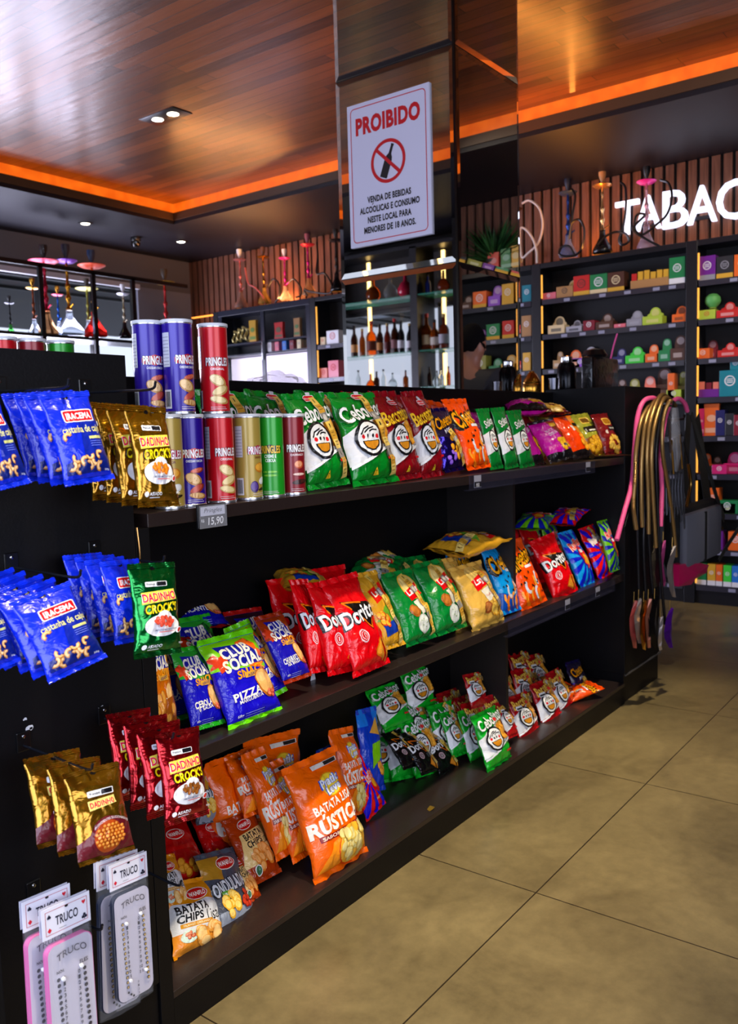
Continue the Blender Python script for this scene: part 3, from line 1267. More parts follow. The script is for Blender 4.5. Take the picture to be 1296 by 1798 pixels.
@kind('crisp_gold', 'potato_chip_bag', 'snack bag', .20, .285, .08, 'cf9c36')
def _(a, R):
    a.poly([(-.3, 1.05), (.3, 1.2), (.36, .95), (-.24, .8)], 'd02018')
    a.text("Lay's", .02, 1.0, .42, .16, 'f6f0dc', .045, .1, .22)
    a.poly([(-.4, .5), (.1, .78), (.4, .6), (.1, .42)], '6a9a34')
    a.poly([(-.30, .40), (.32, .48), (.34, .26), (-.26, .2)], '1c3c92')
    a.heap(-.2, .5, .18, .14, 8, .08, ('c8441c', 'e8b648'), 3)
    tape(a, .00, R - .06, .30, .06, .16)


def ruff(a, R, c2, lg, cx=.12, mouth=True):
    a.rays(cx, R * .46, -.5, 0.02, .5, R - .04, 13, c2, .2)
    a.text('Ruffles', .02, R * .74, .74, .24, lg, .05, .1, .22, out='f4e0d8', ow=.08)
    if mouth:
        a.ell(.12, R * .48, .21, .36, '2a1a8c', 20, .35)
        a.ell(.12, R * .48, .18, .33, 'c8161c', 20, .35)
        a.rect(-.02, R * .56, .20, R * .62, 'f0f0ee')
        a.ell(.16, R * .42, .14, .20, 'e08a1c', 14, .3); a.ell(.16, R * .42, .10, .14, 'f2ae34', 12, .3)
        a.ell(.15, R * .30, .08, .07, 'd8504c', 10)


@kind('ridge_blue', 'ridged_chip_bag', 'snack bag', .18, .29, .06, '28a6ea')
def _(a, R): ruff(a, R, '1626c0', 'e8502c')


@kind('ridge_red', 'ridged_chip_bag', 'snack bag', .17, .28, .06, 'e01c20')
def _(a, R):
    ruff(a, R, '2a1ac8', 'f0e4e0')
    tape(a, .05, R - .05, .38, .2, .16)


@kind('ridge_green', 'ridged_chip_bag', 'snack bag', .17, .29, .06, '7cc828')
def _(a, R): ruff(a, R, '1a2698', 'e84830')


@kind('ridge_small', 'ridged_chip_bag', 'snack bag', .15, .24, .05, 'e0201c')
def _(a, R):
    a.rays(.14, R * .55, -.5, .02, .5, R - .04, 12, '2018c8', .35)
    a.ell(.0, R - .34, .09, .08, 'd0485c', 12)
    a.text('Ruffles', .22, R * .60, .40, .22, 'e85a30', .05, .1, .2, out='f4e8e0', ow=.1)
    a.ell(.30, R * .42, .13, .22, 'c8161c', 16, .3); a.ell(.28, R * .46, .09, .14, 'f0a82c', 12, .3)
    a.text('SABOR', .2, R * .22, .2, .06, 'f0d060', .03)


@kind('sweet_pink', 'onion_chip_bag', 'snack bag', .20, .29, .085, 'c8289e', seal='141014')
def _(a, R):
    a.poly([(-.5, .02), (.5, .02), (.5, .30), (.0, .22), (-.5, .26)], '120f12')
    a.poly([(.12, R - .1), (.5, R - .1), (.5, .4), (.3, .62)], '7a2a1c')
    a.text('BLACK', .0, R * .68, .36, .10, 'e8c8dc', .03, 0, .2)
    a.text('ONION', .02, R * .59, .36, .11, 'f0dce8', .03, 0, .2)
    a.rrect(.14, R - .34, .40, R - .2, .05, 'd8a83a')
    a.heap(.28, .50, .18, .24, 12, .12, ('d99a1c', 'f0bc34'), 7)
    a.ell(.22, .40, .07, .055, '141014', 10)


@kind('sweet_orange', 'onion_chip_bag', 'snack bag', .20, .285, .075, 'ea4a0c', seal='141014')
def _(a, R):
    a.poly([(.5, .25), (.5, R - .1), (.2, R - .1), (.1, R * .6)], 'd98020')
    a.poly([(-.5, .02), (.5, .02), (.5, .22), (-.5, .2)], '161216')
    a.rrect(.0, R * .55, .12, R * .68, .03, 'eee0d4')
    a.heap(.25, .42, .2, .2, 12, .10, ('c87c1c', 'e8aa3c'), 4)
    a.rrect(.18, R * .66, .44, R * .73, .01, '1c1814')


@kind('sweet_olive', 'onion_chip_bag', 'snack bag', .19, .285, .07, '9a9a3c')
def _(a, R):
    a.rrect(-.25, R - .40, .25, R - .16, .09, 'e0c060'); a.rrect(-.2, R - .36, .2, R - .20, .06, '6a4a1c')
    a.rrect(-.3, R * .52, .32, R * .66, .01, '16140f'); a.rrect(-.16, R * .54, .26, R * .58, .01, 'e8e4d8')
    a.poly([(-.5, .04), (.5, .04), (.5, R * .46), (-.5, R * .40)], '8a5418')
    a.heap(.0, .34, .4, .26, 22, .11, ('b07a1c', 'd8a83c'), 9)


@kind('sweet_brown', 'onion_chip_bag', 'snack bag', .19, .285, .07, '6a1a1c')
def _(a, R):
    a.rrect(-.15, R - .46, .36, R - .18, .12, 'e0b860'); a.rrect(-.11, R - .42, .32, R - .22, .09, '9a6a24')
    a.rrect(-.02, R * .55, .42, R * .66, .01, '141010'); a.text('SEM ZERO', .2, R * .605, .34, .06, 'e8e4d8', .02)
    a.ell(-.16, R * .53, .08, .07, 'd8c8bc', 12)
    a.heap(.1, .34, .36, .28, 20, .11, ('b0802c', 'e0bc60'), 6)


def club(a, R, flav, fl2, top, panel, rough=None):
    a.poly([(-.5, R * .62), (.5, R * .52), (.5, R - .09), (-.5, R - .09)], top)
    if rough:
        a.star(.22, R * .72, .26, 9, rough, .55, 2)
    a.star(-.36, R * .70, .18, 7, 'c8401c', .5, 4)
    a.poly([(-.32, R - .16), (.22, R - .22), (.42, R - .58), (-.20, R - .55)], '1a1f8c')
    a.text('CLUB', -.03, R - .30, .54, .19, 'f4efe2', .06, .08, .10)
    a.text('SOCIAL', .03, R - .49, .76, .20, 'f4efe2', .06, .08, .10)
    a.text('SNACK', .10, R - .66, .58, .125, 'f0a02c', .05, .1, .12)
    a.rrect(-.06, R - .76, .30, R - .68, .015, 'd9a548'); a.text('ASSADO', .12, R - .72, .26, .045, '1a1a60', .03, 0, .12)
    a.text(flav, -.10, .42, .52, .12, 'f4f2ee', .05, 0, .06)
    if fl2:
        a.text(fl2, -.06, .335, .44, .055, 'f4f2ee', .03, 0, .06)
    a.ell(.29, .50, .18, .24, 'b06a2c', 18, .3); a.ell(.28, .52, .15, .20, 'e6b878', 16, .3)
    a.ell(.22, .60, .09, .075, 'ecc48a', 12); a.heap(.34, .36, .09, .07, 9, .035, ('b8382c', 'e88a6c'), 5)
    a.text('68g', -.32, .13, .10, .05, 'dfe2f4', .03)
    for k in range(3):
        a.rect(-.24, .14 - k * .03, .10, .147 - k * .03, '9aa4e4')


@kind('club_pizza', 'baked_snack_bag', 'snack bag', .185, .26, .06, '2018b4', seal='6fcf1c')
def _(a, R): club(a, R, 'PIZZA', 'MARGUERITA', '7cc41e', '', 'e8702c')


@kind('club_onion', 'baked_snack_bag', 'snack bag', .175, .26, .055, '1c1aa8', seal='2a9a28')
def _(a, R): club(a, R, 'CEBOLA', 'E SALSA', '2f9434', '', '1c6a2c')


@kind('club_bbq', 'baked_snack_bag', 'snack bag', .17, .25, .055, '1f1a9c', seal='8a2c10')
def _(a, R): club(a, R, 'CHURRASCO', 'NA BRASA', '8a3412', '', 'b4541c')


@kind('club_orange', 'baked_snack_bag', 'snack bag', .17, .26, .055, 'c06a14', seal='b05a10')
def _(a, R):
    club(a, R, 'QUEIJO', None, 'd8821c', '', 'e8a83c')
    a.poly([(-.5, .02), (.5, .02), (.5, .52), (-.5, .42)], '8a4c14')
    a.heap(.0, .3, .36, .22, 8, .15, ('b0702c', 'd9a050'), 6)


@kind('club_red', 'baked_snack_bag', 'snack bag', .17, .25, .05, '18188c', seal='9c1a18')
def _(a, R):
    club(a, R, 'PICANTE', None, '2a1420', '', None)
    a.ell(.25, R * .66, .2, .13, 'b0702c', 14)


@kind('potato_rustic', 'potato_chip_bag', 'snack bag', .25, .365, .10, 'ee6a10')
def _(a, R):
    a.ell(.08, R - .40, .19, .155, 'd88a1c', 24); a.ell(.08, R - .40, .175, .14, 'f6d24a', 24)
    a.text('Pratic', .08, R - .35, .36, .115, 'f4f6fa', .05, .1, .12, out='1c52b8', ow=.07)
    a.text('Leve', .11, R - .455, .28, .10, 'f4f6fa', .05, .1, .12, out='1c52b8', ow=.07)
    a.text('BATATA LISA', .02, R - .615, .76, .115, 'fbf4ea', .05, 0, .06)
    a.text('RÚSTICA', .0, R - .80, .95, .24, 'fbf4ea', .07, 0, .06)
    a.rect(-.38, R - 1.01, .40, R - .945, '7a1414'); a.text('SABOR ORIGINAL', .0, R - .978, .70, .042, 'fbe8d8', .03)
    a.poly([(-.46, .10), (.46, .10), (.48, .44), (.1, .50), (-.2, .40)], 'f0942c')
    a.ell(.16, .27, .31, .25, 'c84c12', 22); a.ell(.16, .28, .295, .235, 'f0b848', 22)
    rd = random.Random(11)
    for k in range(18):
        x, y = .16 + rd.uniform(-.21, .21), .27 + rd.uniform(-.16, .18)
        an = rd.uniform(0, 3)
        a.ell(x, y, .085, .068, 'd9bc60', 12, an); a.ell(x - .006, y + .008, .072, .056, 'f0e2a0', 12, an)
    a.rect(-.10, R - .17, .40, R - .115, 'ece4d8'); a.rect(.14, R - .165, .38, R - .12, '2a2624')


def wan(a, x, y, w_):
    a.ell(x, y, w_ * .5, w_ * .24, 'f2ece0', 22, .05); a.ell(x, y, w_ * .47, w_ * .21, 'b81818', 22, .05)
    a.text('WANFLÔ', x, y + w_ * .02, w_ * .80, w_ * .22, 'f6f2ea', .05, 0, .05)


@kind('chips_white', 'potato_chip_bag', 'snack bag', .20, .245, .07, 'd08a1c')
def _(a, R):
    a.poly([(-.5, .36), (.5, .36), (.5, .80), (.2, .86), (-.1, .80), (-.5, .86)], 'dfe0e6')
    a.poly([(-.5, .04), (.5, .04), (.5, .40), (-.5, .36)], 'd8903a')
    a.text('BATATA', -.12, .74, .62, .14, '141418', .05, .05, .03)
    a.text('CHIPS', -.20, .59, .46, .13, '141418', .05, .05, .03)
    a.text('Lisa', .22, .57, .26, .20, '141418', .0, .25, .12)
    a.rrect(-.4, .44, .2, .505, .01, 'c89028'); a.text('FRANGO GRELHADO', -.1, .473, .50, .035, 'f4ead0', .02)
    wan(a, .04, R - .27, .44)
    a.ell(-.28, .30, .14, .10, 'd9ece0', 16); a.heap(-.28, .30, .08, .06, 6, .035, ('b84a2c', 'e8a080'), 3)
    a.heap(.12, .24, .26, .14, 10, .13, ('d89a4c', 'f0cc90'), 8)


@kind('chips_grey', 'potato_chip_bag', 'snack bag', .21, .26, .06, '474c58')
def _(a, R):
    a.poly([(-.5, R - .42), (-.1, R - .5), (.0, R - .09), (-.5, R - .09)], 'b08430')
    a.poly([(-.4, .02), (.5, .02), (.5, .3), (-.4, .25)], '8f96a4')
    a.text('ONDULADA', .0, R * .52, .84, .22, 'e8eaf0', .06, 0, .14, out='14161c', ow=.08)
    a.rrect(-.28, R * .36, .0, R * .45, .01, '5a9a3c'); a.text('LINHA', -.14, R * .405, .22, .06, 'f0f4ec', .04)
    wan(a, .08, R - .24, .48)
    a.heap(-.08, .30, .2, .18, 12, .10, ('d8a83c', 'f0d480'), 8); a.heap(.24, .34, .10, .14, 8, .06, ('7a2018', 'b8442c'), 4)


@kind('chips_tan', 'potato_chip_bag', 'snack bag', .21, .27, .065, '9c3a12')
def _(a, R):
    a.poly([(-.5, .30), (-.3, .9), (.5, .96), (.5, .3)], 'e6c88c')
    a.text('BATATA', .06, .84, .56, .13, '141418', .05, .05, .06)
    a.text('CHIPS', .0, .69, .46, .13, '141418', .05, .05, .06)
    a.text('Lisa', .32, .70, .2, .18, '141418', .0, .25, .12)
    a.heap(.1, .34, .34, .2, 14, .12, ('d08438', 'eab070'), 8)
    a.ell(-.2, .2, .10, .10, 'ece8e0', 14); a.ell(-.2, .2, .08, .08, '3a6a4c', 12)
    wan(a, -.02, R - .22, .42)


@kind('chips_red', 'potato_chip_bag', 'snack bag', .21, .27, .06, 'a81414')
def _(a, R):
    wan(a, .0, R - .35, .46)
    a.rect(-.3, .35, .3, .6, '8a1010')
    a.heap(.0, .3, .3, .14, 8, .1, ('a8641c', 'd89a3c'), 2)


# --- hanging nut packs
def hole(a, R):
    a.ell(0, R - .10, .05, .032, '05050a', 12)


def nutpack(a, R, heapc, flavour=True):
    hole(a, R)
    a.rrect(-.26, R - .44, .22, R - .345, .02, 'e8eaf0'); a.rrect(-.02, R - .43, .20, R - .355, .015, '16161c')
    a.text('Premium', -.14, R - .39, .18, .04, '23252c', .02)
    a.poly([(-.38, R - .76), (-.36, R - .54), (.36, R - .50), (.38, R - .70)], 'e8d860')
    a.text('DADINHO', .0, R - .63, .72, .155, 'd8284c', .05, .05, .04, out='f6f2e8', ow=.03)
    a.text("CROCK'S", .02, R - .84, .70, .17, 'ecd92c', .06, .05, .05, out='2c1a0a', ow=.06)
    a.ell(.0, R - 1.16, .37, .20, 'f2f2f4', 26); a.ell(.06, R - 1.02, .17, .13, 'f2f2f4', 18)
    a.heap(.02, R - 1.09, .21, .085, 30, .042, heapc, 6)
    a.text('AMENDOIM CROCANTE', .0, R - 1.24, .48, .032, '1c3c6c', .01)
    a.rect(-.14, R - 1.285, .16, R - 1.272, 'd05a5a')
    a.ell(.28, R - 1.27, .07, .05, 'e8e8ea', 12, .5); a.ell(.29, R - 1.27, .05, .032, 'b8382c', 10, .8)
    a.text('ASSADO', -.2, .20, .28, .055, 'f2f2f4', .04); a.ell(-.40, .20, .045, .045, 'f2f2f4', 10)
    a.rect(-.33, .135, -.1, .15, 'dcdce0'); a.text('90g', .36, .20, .12, .05, 'f2f2f4', .03)


@kind('nut_gold', 'peanut_pack', 'nut pack', .125, .215, .04, 'a8791c', foil=True)
def _(a, R): nutpack(a, R, ('b8661c', 'd88c34'))


@kind('nut_green', 'peanut_pack', 'nut pack', .125, .215, .04, '067a34', foil=True)
def _(a, R): nutpack(a, R, ('b8382a', 'd8604a'))


@kind('nut_red', 'peanut_pack', 'nut pack', .12, .20, .04, 'a81420', foil=True)
def _(a, R): nutpack(a, R, ('6a3a1c', '96602c'))


@kind('nut_japan', 'peanut_pack', 'nut pack', .125, .20, .042, 'a87a20', foil=True, seal='b08024')
def _(a, R):
    hole(a, R)
    a.poly([(-.5, .09), (.5, .09), (.5, .50), (.2, .62), (-.2, .52), (-.5, .36)], '5c1a24')
    a.rrect(-.24, R - .52, .26, R - .41, .02, 'e8eaf0'); a.rrect(.02, R - .505, .24, R - .425, .015, '16161c')
    a.text('Premium', -.10, R - .465, .20, .045, '23252c', .02)
    a.poly([(-.27, R - .75), (-.26, R - .58), (.24, R - .56), (.25, R - .70)], 'e0d284')
    a.text('DADINHO', -.01, R - .655, .46, .10, 'd8284c', .05, .05, .03)
    a.ell(0, .38, .325, .325, '5c1a24', 26)
    a.ell(0, .37, .265, .265, 'a84c20', 24)
    rd = random.Random(3)
    for i in range(-4, 5):
        for j in range(-4, 5):
            x, y = i * .062 + (j % 2) * .03, j * .058
            if x * x + y * y < .052:
                a.ell(x + rd.uniform(-.008, .008), .37 + y, .034, .030, 'c07028', 10); a.ell(x - .006, .37 + y + .006, .023, .02, 'e6a458', 8)
    a.text('INGREDIENTES SELECIONADOS', 0, .655, .62, .042, 'ead8dc', .01, curve=-2.6)


@kind('cashew', 'cashew_pack', 'nut pack', .125, .205, .04, '1630bc', seal='1a38c8')
def _(a, R):
    hole(a, R)
    a.poly([(-.08, .30), (.46, .34), (.46, R - .50), (.05, R - .50)], '142a8c')
    a.poly([(-.44, .16), (.46, .16), (.46, .5), (-.1, .42), (-.44, .36)], '10206a')
    a.rrect(-.25, R - .58, .40, R - .35, .035, 'f0f0f4'); a.rrect(-.225, R - .56, .375, R - .37, .03, 'd81822')
    a.text('IRACEMA', .075, R - .466, .53, .12, 'f6f6f8', .06, .06, .0)
    a.text('castanha de caju', .05, R - .73, .80, .17, 'e8e29a', .02, 0, .0)
    a.rect(.14, R - .90, .42, R - .85, 'd8d890')
    for k in range(3):
        a.rect(.14, R - .95 - k * .04, .40, R - .94 - k * .04, '7a88d8')
    rd = random.Random(8)
    for (x, y, an) in ((-.30, .58 + .22, .4), (-.25, .42, 2.0), (-.10, .36, .8), (.02, .45, 3.0), (-.02, .28, 5.0), (-.22, .24, 1.4), (.12, .34, 2.6), (.24, .44, .6), (-.36, .30, 4.0), (.2, .24, 1.0)):
        a.arc(x, y, .062, .062, .062, an, an + 3.6, 'b07838', 9)
        a.arc(x - .004, y + .006, .060, .060, .036, an + .15, an + 3.4, 'e8c290', 9)
    a.text('50g', .34, .17, .10, .04, 'dfe4fa', .02)
# ================================================================== GONDOLA
GY = 1.646           # front plane of the shelving
SH1, SH2, SH3 = 1.314, 0.70, 0.112
GX0, GX1 = 1.27, 4.39
BY = 2.045           # front of the back panel
DECK = M('241a19', 0.36, bump=0.05, bscale=60, coat=0.2)
g = thing('display_gondola', 'long black snack gondola with three shelves, standing along the aisle', 'store shelf', (GX0, GY, 0))
q = MB(); q.box((0.9, BY, 0.0), (GX1, BY + 0.05, 1.667), BLACKWOOD, 0.002); q.build('back_panel', g)
q = MB(); q.box((GX0 + 0.04, GY + 0.004, SH1 - 0.034), (GX1, BY, SH1), DECK, 0.002); q.build('shelf', g)
q = MB(); q.box((GX0 + 0.04, GY + 0.004, SH2 - 0.036), (GX1, BY, SH2), DECK, 0.002); q.build('shelf', g)
q = MB(); q.box((GX0 + 0.04, GY + 0.0, SH3 - 0.02), (GX1, BY, SH3), DECK, 0.002); q.build('bottom_deck', g)
q = MB(); q.box((GX0 + 0.04, GY, 0.0), (GX1, GY + 0.025, SH3 - 0.02), BLACKWOOD); q.build('plinth', g)
q = MB(); q.box((GX0, GY, 0.0), (GX0 + 0.04, BY, SH1 - 0.034), BLACKWOOD, 0.001); q.build('end_upright', g)
DIVX = 3.283
q = MB(); q.box((DIVX, GY + 0.115, SH3), (DIVX + 0.022, BY, SH2 - 0.036), M('191413', .5)); q.box((DIVX, GY + 0.072, SH2), (DIVX + 0.022, BY, SH1 - 0.034), M('191413', .5)); q.build('divider', g)

q = MB(); q.tube(smoothpath([(1.272, GY - .003, 1.285), (1.274, GY - .006, 1.22), (1.272, GY - .003, 1.17), (1.275, GY - .003, 1.13)], 5), .0022, M('d8a060', .2, 1.0), 6); q.build('edge_glint', g, True)  # short brass tube put in for the glint along the post edge

g = thing('peg_panel_cabinet', 'tall black end panel with peg hooks for hanging packs, left of the snack shelves', 'store shelf', (1.07, GY, 0))
q = MB(); q.box((0.873, GY, 0.16), (1.268, GY + 0.03, 1.682), BLACKWOOD, 0.001); q.build('peg_panel', g)
q = MB(); q.box((0.873, GY + 0.008, 0.0), (1.268, GY + 0.03, 0.158), BLACKWOOD, 0.001); q.build('base_rail', g)
q = MB(); q.box((0.873, GY + 0.03, 0.0), (0.9, 2.045, 1.682), BLACKWOOD); q.build('side_panel', g)
tp = M('cfd0d6', 0.5)
q = MB()
for (cx, cy, seed) in ((47, 1270, 2), (178, 1238, 5)):
    rd = random.Random(seed)
    for k in range(3):
        c = hit(cx + rd.uniform(-8, 8), cy + rd.uniform(-8, 10), 'Y', GY)
        r_ = rd.uniform(.006, .011)
        pts = [(c.x + r_ * rd.uniform(.4, 1.2) * math.cos(t), GY - .0006, c.z + r_ * rd.uniform(.25, .7) * math.sin(t)) for t in [i * PI / 4 for i in range(8)]]
        q.face(pts, tp)
q.build('tape_residue', g)
g = thing('rear_shelf_cabinet', 'black cabinet behind the peg panel carrying three small cans', 'store shelf', (1.2, 2.3, 0))
q = MB(); q.box((0.75, 2.096, 0.0), (1.555, 2.48, 1.66), BLACKWOOD, 0.002); q.build('body', g)
q = MB(); q.box((0.75, 2.096, 1.66), (1.56, 2.50, 1.684), BLACKWOOD, 0.002); q.build('top_board', g)

g = thing('end_cabinet', 'tall black cabinet closing the far end of the gondola, hung with hoses', 'store shelf', (4.67, GY, 0))
q = MB(); q.box((GX1, GY, 0.16), (4.945, 2.09, 1.682), BLACKWOOD, 0.002); q.build('body', g)
q = MB(); q.box((GX1, GY - 0.006, 0.15), (4.955, GY, 0.158), M('6a6a70', 0.3, 0.6)); q.build('edge_strip', g)
q = MB(); q.box((GX1 + 0.01, GY + 0.01, 0.0), (4.945, 2.09, 0.16), BLACKWOOD); q.build('plinth', g)

# acrylic price rails
ACR = M('3a3a52', 0.06, alpha=0.16, spec=0.9)
for i, (xa, xb, z, lab) in enumerate(((2.767, 3.945, SH1, 'clear acrylic price rail clipped to the top shelf edge'), (3.056, 4.197, SH2, 'clear acrylic price rail clipped to the middle shelf edge'))):
    t_ = thing('price_rail', lab, 'price rail', ((xa + xb) / 2, GY, z))
    q = MB(); q.box((xa, GY - 0.022, z - 0.052), (xb, GY - 0.019, z + 0.006), ACR); q.box((xa, GY - 0.022, z - 0.055), (xb, GY + 0.003, z - 0.052), ACR); q.build('channel', t_)
    for k, xx in enumerate(((xa + 0.04, xb - 0.10) if i == 0 else (xa + 0.55, xb - 0.24))):
        q = MB(); q.box((xx, GY - 0.0185, z - 0.046), (xx + 0.052, GY - 0.0175, z + 0.0), M('c9c8d8', 0.4)); q.box((xx + .001, GY - 0.0192, z - 0.044), (xx + 0.051, GY - 0.0184, z - 0.024), M('15151a', 0.4)); o = q.build('price_card', t_)
        if i == 0 and k == 0:
            vs, fs = text_mesh('955', .02, .15)
            o2 = mesh_obj('price_digits', [(xx + .012 + v[0] * .016 + .012, GY - .0195, z - .042 + v[1] * .018) for v in vs], fs, [0] * len(fs), [M('e8e8f0', .4)])
            o2.parent = t_; o2.data.transform(Matrix.Translation(-t_.location))


def flat_text(s, origin, x, up, w_, h, mat, bold=.02, shear=0.0, parent=None, name='lettering'):
    vs, fs = text_mesh(s, bold, shear)
    x0 = min(v[0] for v in vs); x1 = max(v[0] for v in vs); y0 = min(v[1] for v in vs); y1 = max(v[1] for v in vs)
    V = [Vector(origin) + Vector(x) * ((v[0] - (x0 + x1) / 2) * w_ / (x1 - x0)) + Vector(up) * ((v[1] - (y0 + y1) / 2) * h / (y1 - y0)) for v in vs]
    o = mesh_obj(name, V, fs, [0] * len(fs), [mat], smooth=False)
    if parent is not None:
        o.parent = parent
        off = parent.location.copy()
        if parent.parent: off += parent.parent.location
        o.data.transform(Matrix.Translation(-off))
    return o


# handwritten price tag under the cans
t_ = thing('price_tag_holder', 'black price tag reading 15,90 hooked under the cans', 'price tag', (1.497, GY - .012, 1.29))
q = MB(); q.box((1.450, GY - .016, 1.262), (1.547, GY - .008, 1.322), M('101014', .35), .002); q.build('holder', t_)
q = MB(); q.box((1.458, GY - .0172, 1.293), (1.540, GY - .0158, 1.316), M('b9bcd0', .5), .0005); q.build('name_card', t_)
flat_text('Pringles', (1.499, GY - .0176, 1.3045), (1, 0, 0), (0, 0, 1), .062, .014, M('1a1a20', .5), 0, .3, t_, 'handwriting')
flat_text('R$', (1.464, GY - .0166, 1.281), (1, 0, 0), (0, 0, 1), .010, .009, M('c8ccd8', .5), .02, 0, t_, 'currency_mark')
flat_text('15,90', (1.508, GY - .0166, 1.277), (1, 0, 0), (0, 0, 1), .052, .022, M('e6e8f0', .5), .01, .1, t_, 'price_digits')
q = MB(); q.box((1.452, GY - .0185, 1.262), (1.545, GY - .0178, 1.320), M('dfe2f0', .05, alpha=.12, spec=.9)); q.build('clear_cover', t_)


# ---------------------------------------------------------------- peg hooks
def peg(x, z, label, ln=0.24, tipup=True):
    t_ = thing('peg_hook', label, 'peg hook', (x, GY, z), None)
    q = MB(); q.box((x - .016, GY - .004, z - .012), (x + .016, GY, z + .03), BLACKMET, .002); q.build('mounting_plate', t_)
    q = MB(); q.lathe([(0, .003), (.0035, .002), (.0045, 0), (.0045, -.001)], CHROME, (x, GY - .004, z + .02), 10, Matrix.Rotation(PI / 2, 4, 'X')); q.build('screw', t_, True)
    pts = [(x, GY - .002, z), (x, GY - ln * .5, z - .002), (x, GY - ln * .93, z - .003), (x, GY - ln, z + .012)]
    q = MB(); q.tube(smoothpath(pts, 5), .0028, M('1a1c24', .25, .5), 8); q.build('rod', t_, True)
    return t_


PEGX = (0.955, 1.155)
PEGZ = (1.595, 1.238, 0.861, 0.535)
names = ['top', 'second', 'third', 'lowest']
for r_, z in enumerate(PEGZ):
    for k, x in enumerate(PEGX):
        peg(x, z, '%s peg hook of the %s row on the black panel' % (('left', 'right')[k], names[r_]))


# ---------------------------------------------------------------- cans
def can_art(a, base, name, sub, namecol, subcol, food, banner='c81820', H=.235, heart=None):
    a.rrect(-.034, H * .535, .034, H * .605, .006, banner)
    a.poly([(-.034, H * .60), (0, H * .635), (.034, H * .60), (.034, H * .55), (0, H * .52), (-.034, H * .55)], banner)
    a.text(name, 0, H * .575, .062, .022, namecol, .06, 0, 0, out='2a0a0a', ow=.05)
    for i, s in enumerate(sub):
        a.text(s, 0, H * (.495 - .05 * i), min(.045, .0042 * len(s) + .004), .0062 if len(sub) == 1 else .0095, subcol, .04)
    for (x, y, rx, ry, an, c1, c2) in food:
        rx, ry = rx * 1.25, ry * 1.0; a.ell(x, y, rx, ry, c1, 16, an); a.ell(x - rx * .1, y + ry * .12, rx * .8, ry * .75, c2, 14, an)
    a.rect(-.022, .012, .022, .0135, 'd8c8c8'); a.rect(-.022, .017, .018, .0182, 'd8c8c8')


FOODS = {
    'bacon': [(.006, .092, .016, .007, .2, '8c2a1c', 'd8684c'), (-.004, .070, .019, .015, -.5, 'b8803c', 'ecc488'), (.004, .045, .018, .010, .5, '8c2a1c', 'c8503c'), (.006, .028, .019, .008, -.1, 'b8803c', 'e6b878')],
    'plain': [(.0, .086, .020, .014, -.5, 'c89850', 'f2dca0'), (.006, .060, .020, .012, .4, 'c89850', 'eed490'), (.002, .036, .021, .010, -.2, 'c89850', 'f0d898')],
    'gold': [(.006, .088, .016, .014, 0, 'c8781c', 'f2b03c'), (.012, .052, .012, .010, .3, 'd8d8dc', 'f4f4f4'), (-.016, .036, .010, .016, 0, '3a1c5c', '5a3c8c'), (.012, .030, .014, .004, .2, '2a1c14', '3a2c1c')],
    'cream': [(.0, .072, .020, .004, 0, '3f9c1c', '7cc83c'), (.0, .062, .018, .004, 0, '3f9c1c', '7cc83c')],
    'bbq': [(.004, .088, .012, .012, 0, 'c8502c', 'f0a070'), (.004, .060, .016, .004, 0, 'e0b0a0', 'f0d0c0'), (.006, .038, .020, .007, .1, '2a1010', '4a2018')],
}
CANS = {
    'purple': ('2a0e92', ['CHEDDAR E BACON'], 'f4f0f4', 'f0f0f8', 'bacon', 'c81820'),
    'red': ('d0101c', ['ORIGINAL'], 'f8f0f0', 'f8e8e8', 'plain', 'a80c18'),
    'gold': ('b59a46', ['SABOR'], 'f8e8f0', '6a2018', 'gold', 'c0184c'),
    'green': ('1c9c22', ['CREME E', 'CEBOLA'], 'f0c83c', 'f4f8f0', 'cream', '14201a'),
    'maroon': ('8a1420', ['CHURRASCO'], 'f8f0f0', 'f8e8e8', 'bbq', '5a0c14'),
}
_CAN = {}


